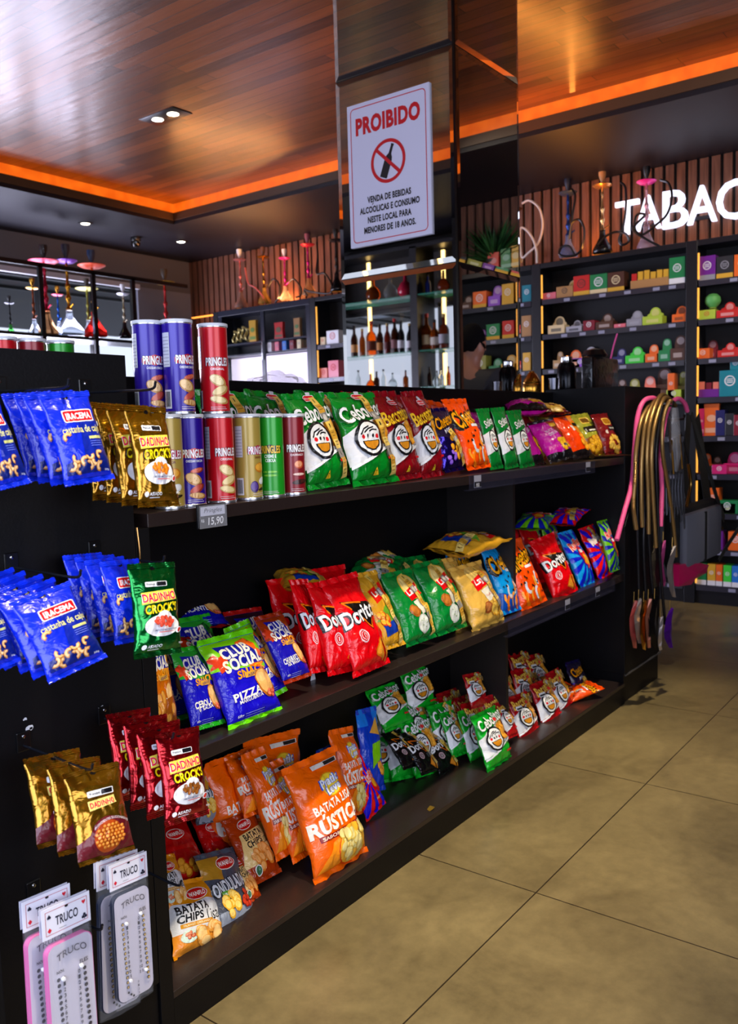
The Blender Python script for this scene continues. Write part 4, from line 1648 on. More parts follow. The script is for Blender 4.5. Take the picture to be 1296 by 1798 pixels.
def make_can(colr, H=.235, r=.0375, small=False):
    base, sub, nc, sc_, food, ban = CANS[colr]
    root = bpy.data.objects.new('snack_can', None); COL.objects.link(root)
    bodym = M(base, .3, .15, .3)
    silver = M('d4d4da', .22, .9)
    q = MB(); q.lathe([(r, .006), (r, H - .010)], bodym, n=40)
    body = q.build('can_body', root, True)

    def mp(x, y, off):
        t = x / r
        return Vector(((r + off) * math.sin(t), -(r + off) * math.cos(t), y))
    xs = [k * r * .2 for k in range(-15, 16)]
    a = Art(mp, xs, [H * .1 * k for k in range(1, 10)], step=.00006, base=.00025, inkf=lambda h: M(h, .3, .1, .5))
    if not small:
        can_art(a, base, 'PRINGLES', sub, nc, sc_, FOODS[food], ban, H)
        # side panel: facts and bar code, a third of the way round
        x0 = -.058
        a.rect(x0 - .012, H * .50, x0 + .012, H * .86, 'd6d8e2')
        for k in range(9):
            a.rect(x0 - .010, H * (.52 + .036 * k), x0 + .010, H * (.526 + .036 * k), '8a8ca0')
        a.rect(x0 - .010, H * .06, x0 + .012, H * .26, 'e6e6ea')
        rd = random.Random(2)
        for k in range(12):
            w_ = rd.uniform(.0004, .001)
            a.rect(x0 - .008 + k * .0015, H * .08, x0 - .008 + k * .0015 + w_, H * .24, '15151a')
    else:
        a.text('PRINGLES', 0, H * .45, .046, .016, nc, .06)
    V, Fs, I, mt = a.finish()
    me = body.data
    o = mesh_obj('p', V, Fs, I, mt)
    # join the printing into the tube's own mesh
    bm = bmesh.new(); bm.from_mesh(me)
    n0 = len(me.materials)
    for mm in mt: me.materials.append(mm)
    b2 = bmesh.new(); b2.from_mesh(o.data)
    vm = [bm.verts.new(v.co) for v in b2.verts]
    b2.verts.ensure_lookup_table()
    for f in b2.faces:
        try:
            nf = bm.faces.new([vm[v.index] for v in f.verts]); nf.material_index = f.material_index + n0; nf.smooth = True
        except ValueError: pass
    bm.to_mesh(me); bm.free(); b2.free()
    d = o.data; bpy.data.objects.remove(o); bpy.data.meshes.remove(d)
    q = MB(); q.lathe([(0, .003), (r - .003, .003), (r - .001, 0), (r + .0012, .001), (r + .0012, .006), (r, .0075)], silver, n=40); q.build('base_rim', root, True)
    q = MB(); q.lathe([(r, H - .011), (r + .001, H - .010), (r + .001, H - .006), (r, H - .005)], silver, n=40); q.build('top_rim', root, True)
    q = MB(); q.lathe([(r + .0025, H - .008), (r + .0028, H - .001), (r + .0015, H), (r - .003, H), (r - .004, H - .003), (0, H - .003)], M('e6e8ee', .25, alpha=.85), n=40); q.build('plastic_lid', root, True)
    return root


def can(colr, loc, label, yaw, small=False, group=None):
    key = (colr, small)
    if key not in _CAN:
        o = make_can(colr, .083 if small else .235, .0365 if small else .0375, small)
        _CAN[key] = o
    else:
        o = dup(_CAN[key])
    o.location = loc
    o.rotation_euler = (0, 0, -math.radians(yaw))
    tag(o, label, 'snack can', group)
    return o


def canx(px, py, Y):
    return hit(px, py, 'Y', Y).x


cy1, cy2 = 1.708, 1.800
can('purple', (canx(337, 884, cy1), cy1, SH1), 'purple snack can standing on the shelf, directly left of the lower red can', 22)
can('red', (canx(390, 880, cy1), cy1, SH1), 'red snack can standing on the shelf, right above the price tag', 14)
can('gold', (canx(438, 874, cy1), cy1, SH1), 'gold snack can between the lower red can and the bright green can', -5)
can('green', (canx(478, 870, cy1), cy1, SH1), 'bright green snack can with yellow lettering, between gold and dark red cans', 48)
can('maroon', (canx(515, 866, cy1), cy1, SH1), 'dark red snack can beside the first green crisp bag', 22)
can('gold', (canx(299, 884, cy1), cy1, SH1), 'gold snack can half hidden behind the gold nut packs', 30)
for i, (px, c) in enumerate(((324, 'purple'), (372, 'red'), (418, 'purple'), (458, 'maroon'))):
    can(c, (canx(px, 800, cy2 + .0), cy2, SH1), ('%s snack can in the rear row, hidden behind the front cans' % c) if i != 2 else 'purple snack can in the rear row behind the gold can', 20)
top = SH1 + .2352
can('purple', (canx(317, 718, cy1 + .002), cy1 + .002, top), 'tallest-standing purple can of the upper tier, its white facts panel showing', 2)
can('red', (canx(379, 718, cy1 + .006), cy1 + .006, top), 'red snack can on the upper tier, rightmost of the stacked cans', 28)
can('purple', (canx(266, 722, 1.772), 1.772, top), 'leftmost upper-tier purple can beside the black panel edge', 14)
can('red', (1.27, 2.16, 1.684), 'small red can on top of the black cabinet at the far left', 30, True)
can('maroon', (1.352, 2.155, 1.684), 'small dark red can on top of the black cabinet, between the red and green ones', 30, True)
can('green', (1.438, 2.15, 1.684), 'small green can on top of the black cabinet, rightmost of the three', 30, True)
# ================================================================== PACKS ON THE SHELVES
T1 = 'packs on the top shelf'; T2 = 'packs on the middle shelf'; T3 = 'packs on the bottom shelf'
P = pack_px
# ---- top shelf
P('onion', (543, 862), (614, 850), (548, 692), 'green onion-ring bag directly right of the dark red can on the top shelf', Y=1.70, lean=.09, seed=1)
P('onion', (622, 856), (700, 845), (618, 690), 'larger-looking green onion-ring bag beside the maroon bacon bags, top shelf', Y=1.69, lean=.10, seed=2)
P('bacon', (693, 846), (742, 838), (687, 690), 'maroon bacon-snack bag next to the green bags, top shelf', Y=1.705, lean=.10, seed=3, yaw=-3)
P('bacon', (742, 842), (782, 834), (738, 688), 'maroon bacon-snack bag beside the purple mixed bag, top shelf', Y=1.73, lean=.08, seed=4)
P('mix', (782, 831), (818, 824), (790, 722), 'shiny purple mixed-snack bag left of the orange cheese bag, top shelf', Y=1.715, lean=.07, seed=5)
P('cheese_o', (822, 827), (863, 820), (808, 702), 'orange cheese-puff bag on the top shelf, left of the small green stick packs', Y=1.70, lean=.11, seed=6)
P('stick', (862, 826), (884, 822), (858, 719), 'small green stick-snack bag touching the orange cheese bag, first of three', Y=1.70, lean=.06, seed=7)
P('stick', (888, 825), (911, 820), (884, 717), 'small green stick-snack bag in the middle of the three', Y=1.69, lean=.06, seed=8)
P('stick', (914, 823), (939, 818), (914, 723), 'small green stick-snack bag beside the magenta bags, last of three', Y=1.69, lean=.06, seed=7)
P('sweet_pink', (938, 820), (958, 816), (932, 736), 'magenta onion-chip bag partly hidden behind the front magenta one', Y=1.74, lean=.12, seed=9)
P('sweet_pink', (966, 815), (1012, 803), (952, 738), 'front magenta onion-chip bag leaning on the top shelf', Y=1.685, lean=.13, seed=9, yaw=25)
P('sweet_orange', (1006, 808), (1042, 800), (993, 728), 'orange chip bag between the magenta and olive bags, top shelf', Y=1.71, lean=.13, seed=10, yaw=12)
P('sweet_olive', (1035, 805), (1068, 798), (1022, 727), 'olive chip bag between the orange and dark brown bags, top shelf', Y=1.72, lean=.11, seed=11, yaw=10)
P('sweet_brown', (1063, 801), (1092, 796), (1050, 727), 'dark brown chip bag at the far end of the top shelf', Y=1.68, lean=.08, seed=12, yaw=10)
# behind, on the top shelf
pack_at('onion', (1.90, 1.93, SH1), 'green onion-ring bag behind the cans, left of the others at the back panel', 4, 16, 2, seed=1)
pack_at('onion', (2.10, 1.93, SH1), 'green onion-ring bag behind the dark red can, in the rear row', -3, 16, 4, seed=2)
pack_at('onion', (2.33, 1.92, SH1), 'green onion-ring bag in the rear row behind the second front green bag', 3, 14, 3, seed=1)
pack_at('bacon', (2.58, 1.93, SH1), 'maroon bacon-snack bag in the rear row behind the front maroon bag', -2, 14, 3, seed=3)
pack_at('bacon', (2.80, 1.93, SH1), 'maroon bacon-snack bag in the rear row behind the purple mixed bag', 3, 15, 2, seed=4)
pack_at('cheese_o', (3.10, 1.92, SH1), 'orange cheese-puff bag in the rear row behind the small green packs', -4, 17, 6, seed=6)
pack_at('sweet_pink', (3.42, 1.93, SH1), 'magenta chip bag at the back, behind the last green stick pack', 2, 18, 4, seed=9, s=.95)
pack_at('sweet_pink', (3.60, 1.80, SH1 + .245), 'magenta and yellow bag lying across the tops of the others', 55, 82, 4, seed=9, s=.95)
pack_at('sweet_brown', (3.92, 1.83, SH1 + .235), 'dark brown bag lying on top behind the orange bag', 50, 83, -6, seed=12)
pack_at('sweet_brown', (3.98, 1.94, SH1), 'dark brown bag standing at the back behind the orange bag', 2, 15, 0, seed=12)
pack_at('sweet_olive', (4.2, 1.95, SH1), 'olive bag standing at the back beside the end cabinet', 2, 15, 0, seed=11)

# ---- middle shelf
P('club_orange', (262, 1290), (312, 1276), (284, 1112), 'orange baked-snack bag squeezed behind the end upright, middle shelf', Y=1.74, lean=.06, seed=1)
P('club_onion', (338, 1286), (396, 1270), (312, 1140), 'blue and green baked-snack bag left of the lime pizza-flavour one', Y=1.715, lean=.10, seed=2)
P('club_pizza', (402, 1284), (498, 1248), (388, 1116), 'front lime and blue pizza-flavour baked-snack bag, middle shelf', Y=1.68, lean=.12, seed=3)
P('club_pizza', (462, 1236), (506, 1212), (432, 1090), 'lime baked-snack bag behind the front pizza-flavour one', Y=1.745, lean=.13, seed=3)
P('club_bbq', (500, 1203), (549, 1186), (486, 1076), 'brown and blue baked-snack bag beside the red tortilla bags', Y=1.71, lean=.12, seed=4)
pack_at('club_onion', (1.53, 1.86, SH2), 'green baked-snack bag in the second row behind the blue one', 5, 22, 2, seed=2, s=1.0)
pack_at('club_onion', (1.72, 1.90, SH2), 'green baked-snack bag at the back, its gold letters just visible', -6, 24, 4, seed=2, s=1.03)
pack_at('club_red', (1.93, 1.90, SH2), 'dark red baked-snack bag behind the brown one', 0, 24, 4, seed=5)
pack_at('club_red', (1.60, 1.965, SH2 + .20), 'dark red and blue pack lying flat at the back of the middle shelf', 8, 60, 6, seed=5)
pack_at('club_red', (1.79, 1.985, SH2 + .20), 'dark red pack lying beside the other flat one at the back', 6, 62, 8, seed=5)
P('nacho', (545, 1184), (578, 1178), (517, 1018), 'red tortilla-chip bag half hidden behind the two front red ones', Y=1.745, lean=.11, seed=6)
P('nacho', (578, 1188), (630, 1176), (560, 1022), 'left front red tortilla-chip bag on the middle shelf', Y=1.70, lean=.11, seed=7)
P('nacho', (623, 1191), (685, 1164), (606, 1010), 'right front red tortilla-chip bag with its whole lettering showing', Y=1.665, lean=.13, seed=8)
pack_at('nacho', (2.12, 1.88, SH2), 'red tortilla-chip bag in the rear row, left', 2, 17, 3, seed=6)
pack_at('nacho', (2.36, 1.90, SH2), 'red tortilla-chip bag in the rear row behind the yellow taped bag', -3, 17, 3, seed=7)
pack_at('crisp_gold', (2.13, 1.86, SH2 + .27), 'red and lime printed bag lying over the tortilla bags', -28, 78, 60, seed=9, s=.95)
P('crisp_gold', (668, 1146), (711, 1132), (664, 1006), 'yellow crisp bag with gold tape behind the right red tortilla bag', Y=1.70, lean=.12, seed=9)
P('crisp_green', (713, 1138), (768, 1118), (706, 1002), 'left green crisp bag with gold tape, middle shelf', Y=1.695, lean=.11, seed=10)
P('crisp_green', (768, 1119), (822, 1099), (756, 985), 'right green crisp bag next to the tan ones, middle shelf', Y=1.70, lean=.12, seed=11)
P('crisp_tan', (800, 1108), (838, 1096), (788, 980), 'tan crisp bag behind the front tan one', Y=1.745, lean=.10, seed=12)
P('crisp_tan', (833, 1112), (887, 1090), (818, 990), 'front tan crisp bag at the shelf edge', Y=1.675, lean=.11, seed=13)
for i, (x, y, z, yw, ln, rl, lb) in enumerate(((2.66, 1.90, SH2, 3, 20, 4, 'green crisp bag in the rear row behind the left green one'),
                                               (2.90, 1.90, SH2, -3, 18, 3, 'green crisp bag in the rear row behind the right green one'),
                                               (2.52, 1.91, SH2 + .20, 40, 70, 20, 'dark green crisp bag lying at the back, left'),
                                               (2.74, 1.93, SH2 + .22, 20, 72, -12, 'dark green crisp bag lying at the back, under the gold bag'))):
    pack_at('crisp_green', (x, y, z), lb, yw, ln, rl, seed=10 + i % 2)
pack_at('crisp_gold', (2.92, 1.84, SH2 + .30), 'large gold bag lying flat on top of the green crisp bags', 62, 84, 35, seed=14, s=1.12)
P('cheese_b', (884, 1081), (916, 1070), (860, 956), 'blue cheese-snack bag standing between tan and orange bags', Y=1.70, lean=.12, seed=15)
P('cheese_o', (916, 1076), (962, 1054), (908, 948), 'orange cheese-snack bag right of the blue one, middle shelf', Y=1.695, lean=.11, seed=16, yaw=14)
P('nacho', (973, 1057), (1016, 1036), (960, 940), 'red tortilla-chip bag between orange and blue rays bags', Y=1.695, lean=.11, seed=6, yaw=14)
P('ridge_blue', (1019, 1033), (1046, 1022), (998, 932), 'sky blue ridged-chip bag with dark rays', Y=1.69, lean=.12, seed=17)
P('ridge_red', (1052, 1019), (1078, 1006), (1030, 924), 'red ridged-chip bag with blue rays and gold tape', Y=1.70, lean=.11, seed=18)
P('ridge_green', (1072, 1006), (1088, 1000), (1056, 914), 'lime ridged-chip bag at the far end of the middle shelf', Y=1.672, lean=.07, seed=19)
pack_at('cheese_b', (3.20, 1.90, SH2), 'blue cheese-snack bag in the rear row behind the tan crisps', 4, 14, 5, seed=15)
pack_at('cheese_o', (3.40, 1.90, SH2), 'orange cheese-snack bag in the rear row behind the blue one', -4, 12, 5, seed=16)
pack_at('nacho', (3.70, 1.90, SH2), 'red tortilla-chip bag in the rear row behind the orange bag', 3, 16, 3, seed=8)
pack_at('nacho', (3.93, 1.91, SH2), 'red tortilla-chip bag in the rear row behind the blue rays bag', -3, 16, 4, seed=7)
pack_at('ridge_green', (3.72, 1.86, SH2 + .30), 'lime and blue rays bag lying on top at the back', 70, 80, 4, seed=19)
pack_at('ridge_red', (4.04, 1.86, SH2 + .29), 'red and blue rays bag lying on top at the back', 74, 78, 10, seed=18)
pack_at('ridge_green', (4.17, 1.92, SH2), 'lime rays bag standing in the rear row beside the end cabinet', 2, 14, 3, seed=19)
pack_at('ridge_green', (4.02, 1.945, SH2), 'lime rays bag standing at the back panel behind the red rays bag', -4, 12, 3, seed=19)

# ---- bottom shelf
P('potato_rustic', (555, 1556), (646, 1497), (534, 1334), 'big orange potato-chip bag standing foremost on the bottom shelf', z=SH3, lean=.13, seed=1)
P('potato_rustic', (516, 1518), (560, 1490), (472, 1340), 'orange potato-chip bag directly left of the foremost one', Y=1.775, lean=.15, seed=2)
P('potato_rustic', (486, 1514), (528, 1490), (434, 1322), 'orange potato-chip bag third from the front', Y=1.80, lean=.15, seed=3)
P('potato_rustic', (430, 1438), (476, 1420), (396, 1334), 'orange potato-chip bag leftmost and lowest in the orange row', Y=1.90, lean=.10, seed=2)
P('potato_rustic', (604, 1440), (648, 1425), (600, 1278), 'orange potato-chip bag behind the foremost one, on its right', Y=1.82, lean=.10, seed=3)
pack_at('potato_rustic', (2.03, 1.95, SH3), 'orange potato-chip bag standing at the back behind the others', 4, 10, 6, seed=1, s=1.0)
pack_at('potato_rustic', (1.86, 1.955, SH3), 'orange potato-chip bag at the back, left of centre', -4, 9, 4, seed=3, s=.98)
P('chips_white', (306, 1688), (400, 1660), (341, 1543), 'gold and white potato-chip bag lying nearest on the bottom shelf', z=SH3, lean=.10, seed=4)
P('chips_grey', (384, 1640), (456, 1615), (380, 1494), 'grey ridged-potato bag behind the gold and white one', Y=1.745, lean=.14, seed=5)
P('chips_tan', (440, 1560), (496, 1530), (414, 1432), 'tan potato-chip bag leaning back between the grey and orange bags', Y=1.80, lean=.13, seed=6)
P('chips_tan', (430, 1590), (462, 1578), (410, 1500), 'tan chip bag tucked between the grey and the tan bag, red corner showing', Y=1.775, lean=.10, seed=6)
P('chips_red', (300, 1560), (372, 1540), (318, 1440), 'red potato-chip bag lying at the back near the end upright', Y=1.88, lean=.14, seed=7)
P('chips_red', (372, 1535), (420, 1520), (372, 1428), 'red potato-chip bag lying beside the other red one', Y=1.90, lean=.12, seed=7)
P('chips_white', (290, 1610), (338, 1598), (306, 1502), 'gold potato-chip bag behind the nearest one, in the corner', Y=1.80, lean=.10, seed=4)
P('chips_grey', (345, 1450), (395, 1440), (352, 1350), 'dark grey chip bag at the back below the red nut packs', Y=1.97, lean=.05, seed=5)
P('ridge_small', (645, 1444), (678, 1410), (634, 1318), 'small red bag with blue rays standing right of the orange bags', z=SH3, lean=.07, seed=8)
P('nacho_blue', (640, 1400), (676, 1386), (622, 1252), 'blue and lime tortilla bag behind the small red rays bag', Y=1.84, lean=.06, seed=9)
pack_at('nacho_blue', (2.34, 1.96, SH3), 'blue tortilla bag at the back below the shelf', -6, 10, 5, seed=9)
pack_at('nacho_blue', (2.22, 1.93, SH3), 'blue and lime tortilla bag in the rear row beside the orange bags', 4, 12, 5, seed=9)
P('onion_plain', (676, 1288), (728, 1266), (656, 1212), 'small green onion-ring bag lying back, leftmost at the back', Y=1.94, lean=.10, seed=10)
P('onion_plain', (722, 1262), (768, 1244), (704, 1190), 'small green onion-ring bag lying back behind the first lying one', Y=1.98, lean=.06, seed=11)
for i, (x, y, lb, yw, ln, rl) in enumerate(((2.72, 1.90, 'small green onion-ring bag in the middle of the heap, left', 10, 30, 8), (2.80, 1.85, 'small green onion-ring bag in the heap behind the black bags', 6, 28, 6), (2.88, 1.90, 'small green onion-ring bag deep in the heap', -8, 25, 10), (2.98, 1.93, 'small green onion-ring bag at the back beside the divider', 8, 22, 4))):
    pack_at('onion_plain' if i % 2 else 'onion_gold', (x, y, SH3), lb, yw, ln, rl, seed=10 + i % 2)
P('onion_gold', (795, 1332), (822, 1322), (778, 1252), 'small green onion-ring bag third from the front of its row', Y=1.81, lean=.08, seed=11)
P('onion_plain', (826, 1342), (858, 1330), (812, 1248), 'small green onion-ring bag second from the front of its row', Y=1.775, lean=.08, seed=10)
P('onion_plain', (856, 1358), (899, 1332), (842, 1252), 'foremost small green onion-ring bag on the bottom shelf', z=SH3, lean=.08, seed=12)
P('nacho_black', (774, 1364), (810, 1346), (742, 1288), 'front black tortilla-chip bag with gold tape', z=SH3, lean=.12, seed=13)
P('nacho_black', (742, 1362), (774, 1350), (712, 1286), 'second black tortilla-chip bag, left of the front one', Y=1.80, lean=.13, seed=14)
P('nacho_black', (710, 1352), (742, 1342), (686, 1284), 'third black tortilla-chip bag, half covered', Y=1.84, lean=.12, seed=13)
BL = 'small red bacon-snack bag '
P('bacon_s', (914, 1310), (950, 1292), (902, 1222), BL + 'foremost in the red heap, beside the green bags', Y=1.73, lean=.08, seed=15)
P('bacon_s', (955, 1285), (989, 1266), (940, 1200), BL + 'second of the front row of the red heap', Y=1.73, lean=.08, seed=16)
P('bacon_s', (984, 1264), (1008, 1248), (966, 1180), BL + 'third of the front row, next to the purple bag', Y=1.745, lean=.08, seed=17)
P('bacon_s', (893, 1298), (912, 1290), (878, 1232), BL + 'with tan print, just behind the foremost green bag', X=3.22, lean=.08, seed=16)
P('bacon_s', (938, 1262), (972, 1250), (908, 1192), BL + 'lying back in the second row, middle', Y=1.85, lean=.11, seed=17)
P('bacon_s', (912, 1240), (946, 1230), (884, 1170), BL + 'at the rear, under the orange packs', Y=1.96, lean=.07, seed=15)
P('bacon_s', (940, 1232), (972, 1222), (920, 1160), BL + 'at the rear middle of the heap', Y=1.93, lean=.08, seed=17)
P('bacon_s', (828, 1246), (858, 1238), (814, 1192), BL + 'alone at the divider, farthest left', X=3.08, lean=.05, seed=16)
P('mix', (1015, 1246), (1040, 1236), (996, 1166), 'shiny purple mixed-snack bag at the right end of the bottom heap', Y=1.76, lean=.08, seed=18)
pack_at('cheese_o', (3.86, 1.86, SH3 + .005), 'orange cheese bag lying flat behind the purple one', 60, 74, 30, seed=16, s=.72)
pack_at('cheese_o', (3.95, 1.80, SH3 + .01), 'orange cheese bag lying with its corner towards the aisle', 110, 78, 10, seed=6, s=.68)
pack_at('cheese_o', (3.46, 1.96, SH3 + .16), 'orange cheese pack on the heap, lower of the two by the back panel', 4, 14, 6, seed=16, s=.66)
pack_at('cheese_o', (3.56, 1.95, SH3 + .24), 'orange cheese pack topping the heap under the middle shelf', -5, 12, 4, seed=6, s=.66)
q = MB()
c = hit(549, 1194, 'Z', SH2)
q = MB(); q.prism([(c.x - .010, SH2), (c.x + .014, SH2), (c.x + .003, SH2 + .05)], M('e4e2ea', .5), 'Y', c.y - .001, c.y + .001)
tag(q.build('paper_tag'), 'small white paper triangle on the middle shelf between brown and red bags', 'paper')
# more of the red and green heaps
k = 0
for x, y, z, yw, ln, rl in ((3.00, 1.97, 0, 8, 14, 4), (3.10, 1.94, 0, -6, 16, 6), (3.20, 1.97, 0, 5, 14, 2), (3.08, 1.87, 0, 10, 24, 6), (3.19, 1.86, 0, -8, 22, 8), (3.13, 1.79, 0, 6, 20, 5), (3.24, 1.775, 0, 4, 16, 6), (3.42, 1.86, 0, 4, 18, 5), (3.55, 1.86, 0, -6, 20, 5), (3.68, 1.85, 0, 5, 18, 6), (3.46, 1.95, .05, 8, 26, 5), (3.62, 1.95, .05, -5, 24, 5)):
    pack_at('bacon_s', (x, y, SH3 + z), 'red bacon-snack bag in the heap, ' + ('standing against the back at the left', 'second from the left at the back', 'at the back touching the divider', 'in the middle left of the heap', 'in the middle beside the divider edge', 'low at the left front, behind the green bags', 'low in front of the divider edge', 'behind the foremost red bag', 'behind the second red bag of the front row', 'behind the third red bag of the front row', 'high at the back, left of centre', 'high at the back, right of centre')[k], yw, ln, rl, seed=15 + k % 3)
    k += 1
k = 0
for x, y, z, yw, ln, rl in ((2.64, 1.95, 0, 14, 30, 10), (2.80, 1.96, .04, 8, 26, 6), (2.90, 1.96, .05, 6, 20, 5), (2.86, 1.89, .05, -6, 30, 8), (2.72, 1.97, .10, 12, 30, 16), (2.98, 1.86, 0, 4, 18, 5)):
    pack_at('onion_gold' if k % 2 else 'onion_plain', (x, y, SH3 + z), 'small green onion-ring bag inside the green heap, ' + ('below the lying ones', 'high behind the black bags', 'high at the back right', 'tilted on top of the row', 'high at the back', 'close to the red heap')[k], yw, ln, rl, seed=10 + k % 3)
    k += 1
q = MB()
c = hit(757, 1421, 'Z', SH3)
q.face([c + Vector(v) for v in ((-.02, -.006, .001), (.0, -.012, .006), (.022, -.002, .001), (.012, .012, .007), (-.012, .010, .002))], M('9a7a2c', .3, .6))
tag(q.build('wrapper_scrap'), 'tiny gold wrapper scrap on the bare part of the bottom shelf', 'scrap')

# ---------------------------------------------------------------- packs hanging on the pegs
HG = {}


def hang(kd, tl, tr, bl, br, Y, swing, label, seed, group=None):
    """corners of a hanging pack; Y of the top, swing = how far the foot swings out towards the aisle"""
    W, H, T = DIM[kd]
    a, b = hit(tl[0], tl[1], 'Y', Y), hit(tr[0], tr[1], 'Y', Y)
    c, d = hit(bl[0], bl[1], 'Y', Y - swing), hit(br[0], br[1], 'Y', Y - swing)
    B = (c + d) / 2; Tm = (a + b) / 2
    x = ((b - a).normalized() + (d - c).normalized())
    o = get(kd, seed)
    sx = ((b - a).length + (d - c).length) / 2 / W
    sz = (Tm - B).length / H
    put_frame(o, B, x, Tm - B, sx, (sx + sz) / 2, sz)
    tag(o, label, KINDS[kd][1], group)
    return o


def hang_more(src, n, dy, labels, drop=0.0, jit=3.0, dx=0.0):
    for i in range(n):
        o = dup(src)
        m_ = src.matrix_basis.copy()
        rd = random.Random(i * 7 + n)
        rot = Matrix.Rotation(math.radians(rd.uniform(-jit, jit)), 4, 'Y') @ Matrix.Rotation(math.radians(rd.uniform(-jit, jit) * .6), 4, 'Z')
        loc = m_.translation.copy() + Vector((dx * (i + 1) + rd.uniform(-.003, .003), dy * (i + 1), drop * (i + 1)))
        m_.translation = (0, 0, 0)
        m_ = rot @ m_
        m_.translation = loc
        o.matrix_basis = m_
        o['label'] = labels[i]


# top row: cashews left, gold nuts right
o = hang('cashew', (84, 690), (164, 688), (112, 858), (204, 838), 1.43, .05, 'front blue cashew pack of the top row, red brand plate fully visible', 1)
hang_more(o, 3, .042, ['blue cashew pack of the top row, directly behind the front one', 'blue cashew pack of the top row, third from the front', 'blue cashew pack of the top row, nearest to the black panel'], .002)
o = hang('cashew', (-38, 700), (22, 692), (-20, 868), (60, 846), 1.46, .05, 'blue cashew pack cut by the photo edge at the left of the top row', 2)
hang_more(o, 2, .045, ['blue cashew pack behind the one cut by the photo edge, top row', 'blue cashew pack farthest back at the photo edge, top row'])
o = hang('nut_gold', (222, 712), (290, 716), (240, 892), (318, 888), 1.43, .04, 'front gold nut pack of the top row beside the cans', 3)
hang_more(o, 3, .042, ['gold nut pack of the top row, second behind the front one', 'gold nut pack of the top row, third from the front', 'gold nut pack of the top row, farthest back by the panel'], .004, dx=-.006)
# second row
o = hang('cashew', (43, 1048), (157, 1016), (94, 1203), (182, 1153), 1.42, .07, 'front blue cashew pack of the second row, whole lettering readable', 1)
hang_more(o, 4, .040, ['blue cashew pack of the second row, directly behind the readable one', 'blue cashew pack of the second row, third from the front', 'blue cashew pack of the second row, fourth from the front', 'blue cashew pack of the second row, against the panel'], .004, dx=-.004)
o = hang('cashew', (-60, 1052), (10, 1030), (-40, 1190), (40, 1160), 1.47, .05, 'blue cashew pack cut by the photo edge at the left of the second row', 2)
o = hang('nut_green', (219, 993), (308, 985), (238, 1157), (319, 1147), 1.405, .03, 'emerald foil nut pack hanging in front of the blue cashew packs', 4)
o = hang('cashew', (165, 990), (238, 980), (205, 1132), (268, 1122), 1.475, .05, 'blue cashew pack on the right peg of the second row, just behind the emerald pack', 1)
hang_more(o, 3, .040, ['blue cashew pack on the right peg of the second row, second behind the emerald pack', 'blue cashew pack on the right peg of the second row, third behind the emerald pack', 'blue cashew pack on the right peg of the second row, against the panel'], .002, dx=-.002)
# third row
o = hang('nut_japan', (95, 1358), (200, 1344), (143, 1528), (236, 1487), 1.43, .07, 'front gold pack with a round window of coated nuts', 5)
hang_more(o, 2, .055, ['gold pack with a round nut picture, second behind the front one', 'gold pack with a round nut picture, nearest to the panel'], .005, 4, dx=-.006)
o = hang('nut_red', (236, 1306), (322, 1282), (293, 1450), (366, 1433), 1.42, .05, 'front red foil nut pack over the corner of the gondola', 6)
hang_more(o, 3, .050, ['red foil nut pack directly behind the front one', 'red foil nut pack third from the front', 'red foil nut pack nearest to the panel'], .006, 4, dx=-.004)


# ---------------------------------------------------------------- card-game score boards in sleeves
def heart(cx, cy, s):
    return [(cx, cy - s), (cx + s * .9, cy + s * .1), (cx + s * .75, cy + s * .7), (cx + s * .3, cy + s * .75), (cx, cy + s * .35), (cx - s * .3, cy + s * .75), (cx - s * .75, cy + s * .7), (cx - s * .9, cy + s * .1)]


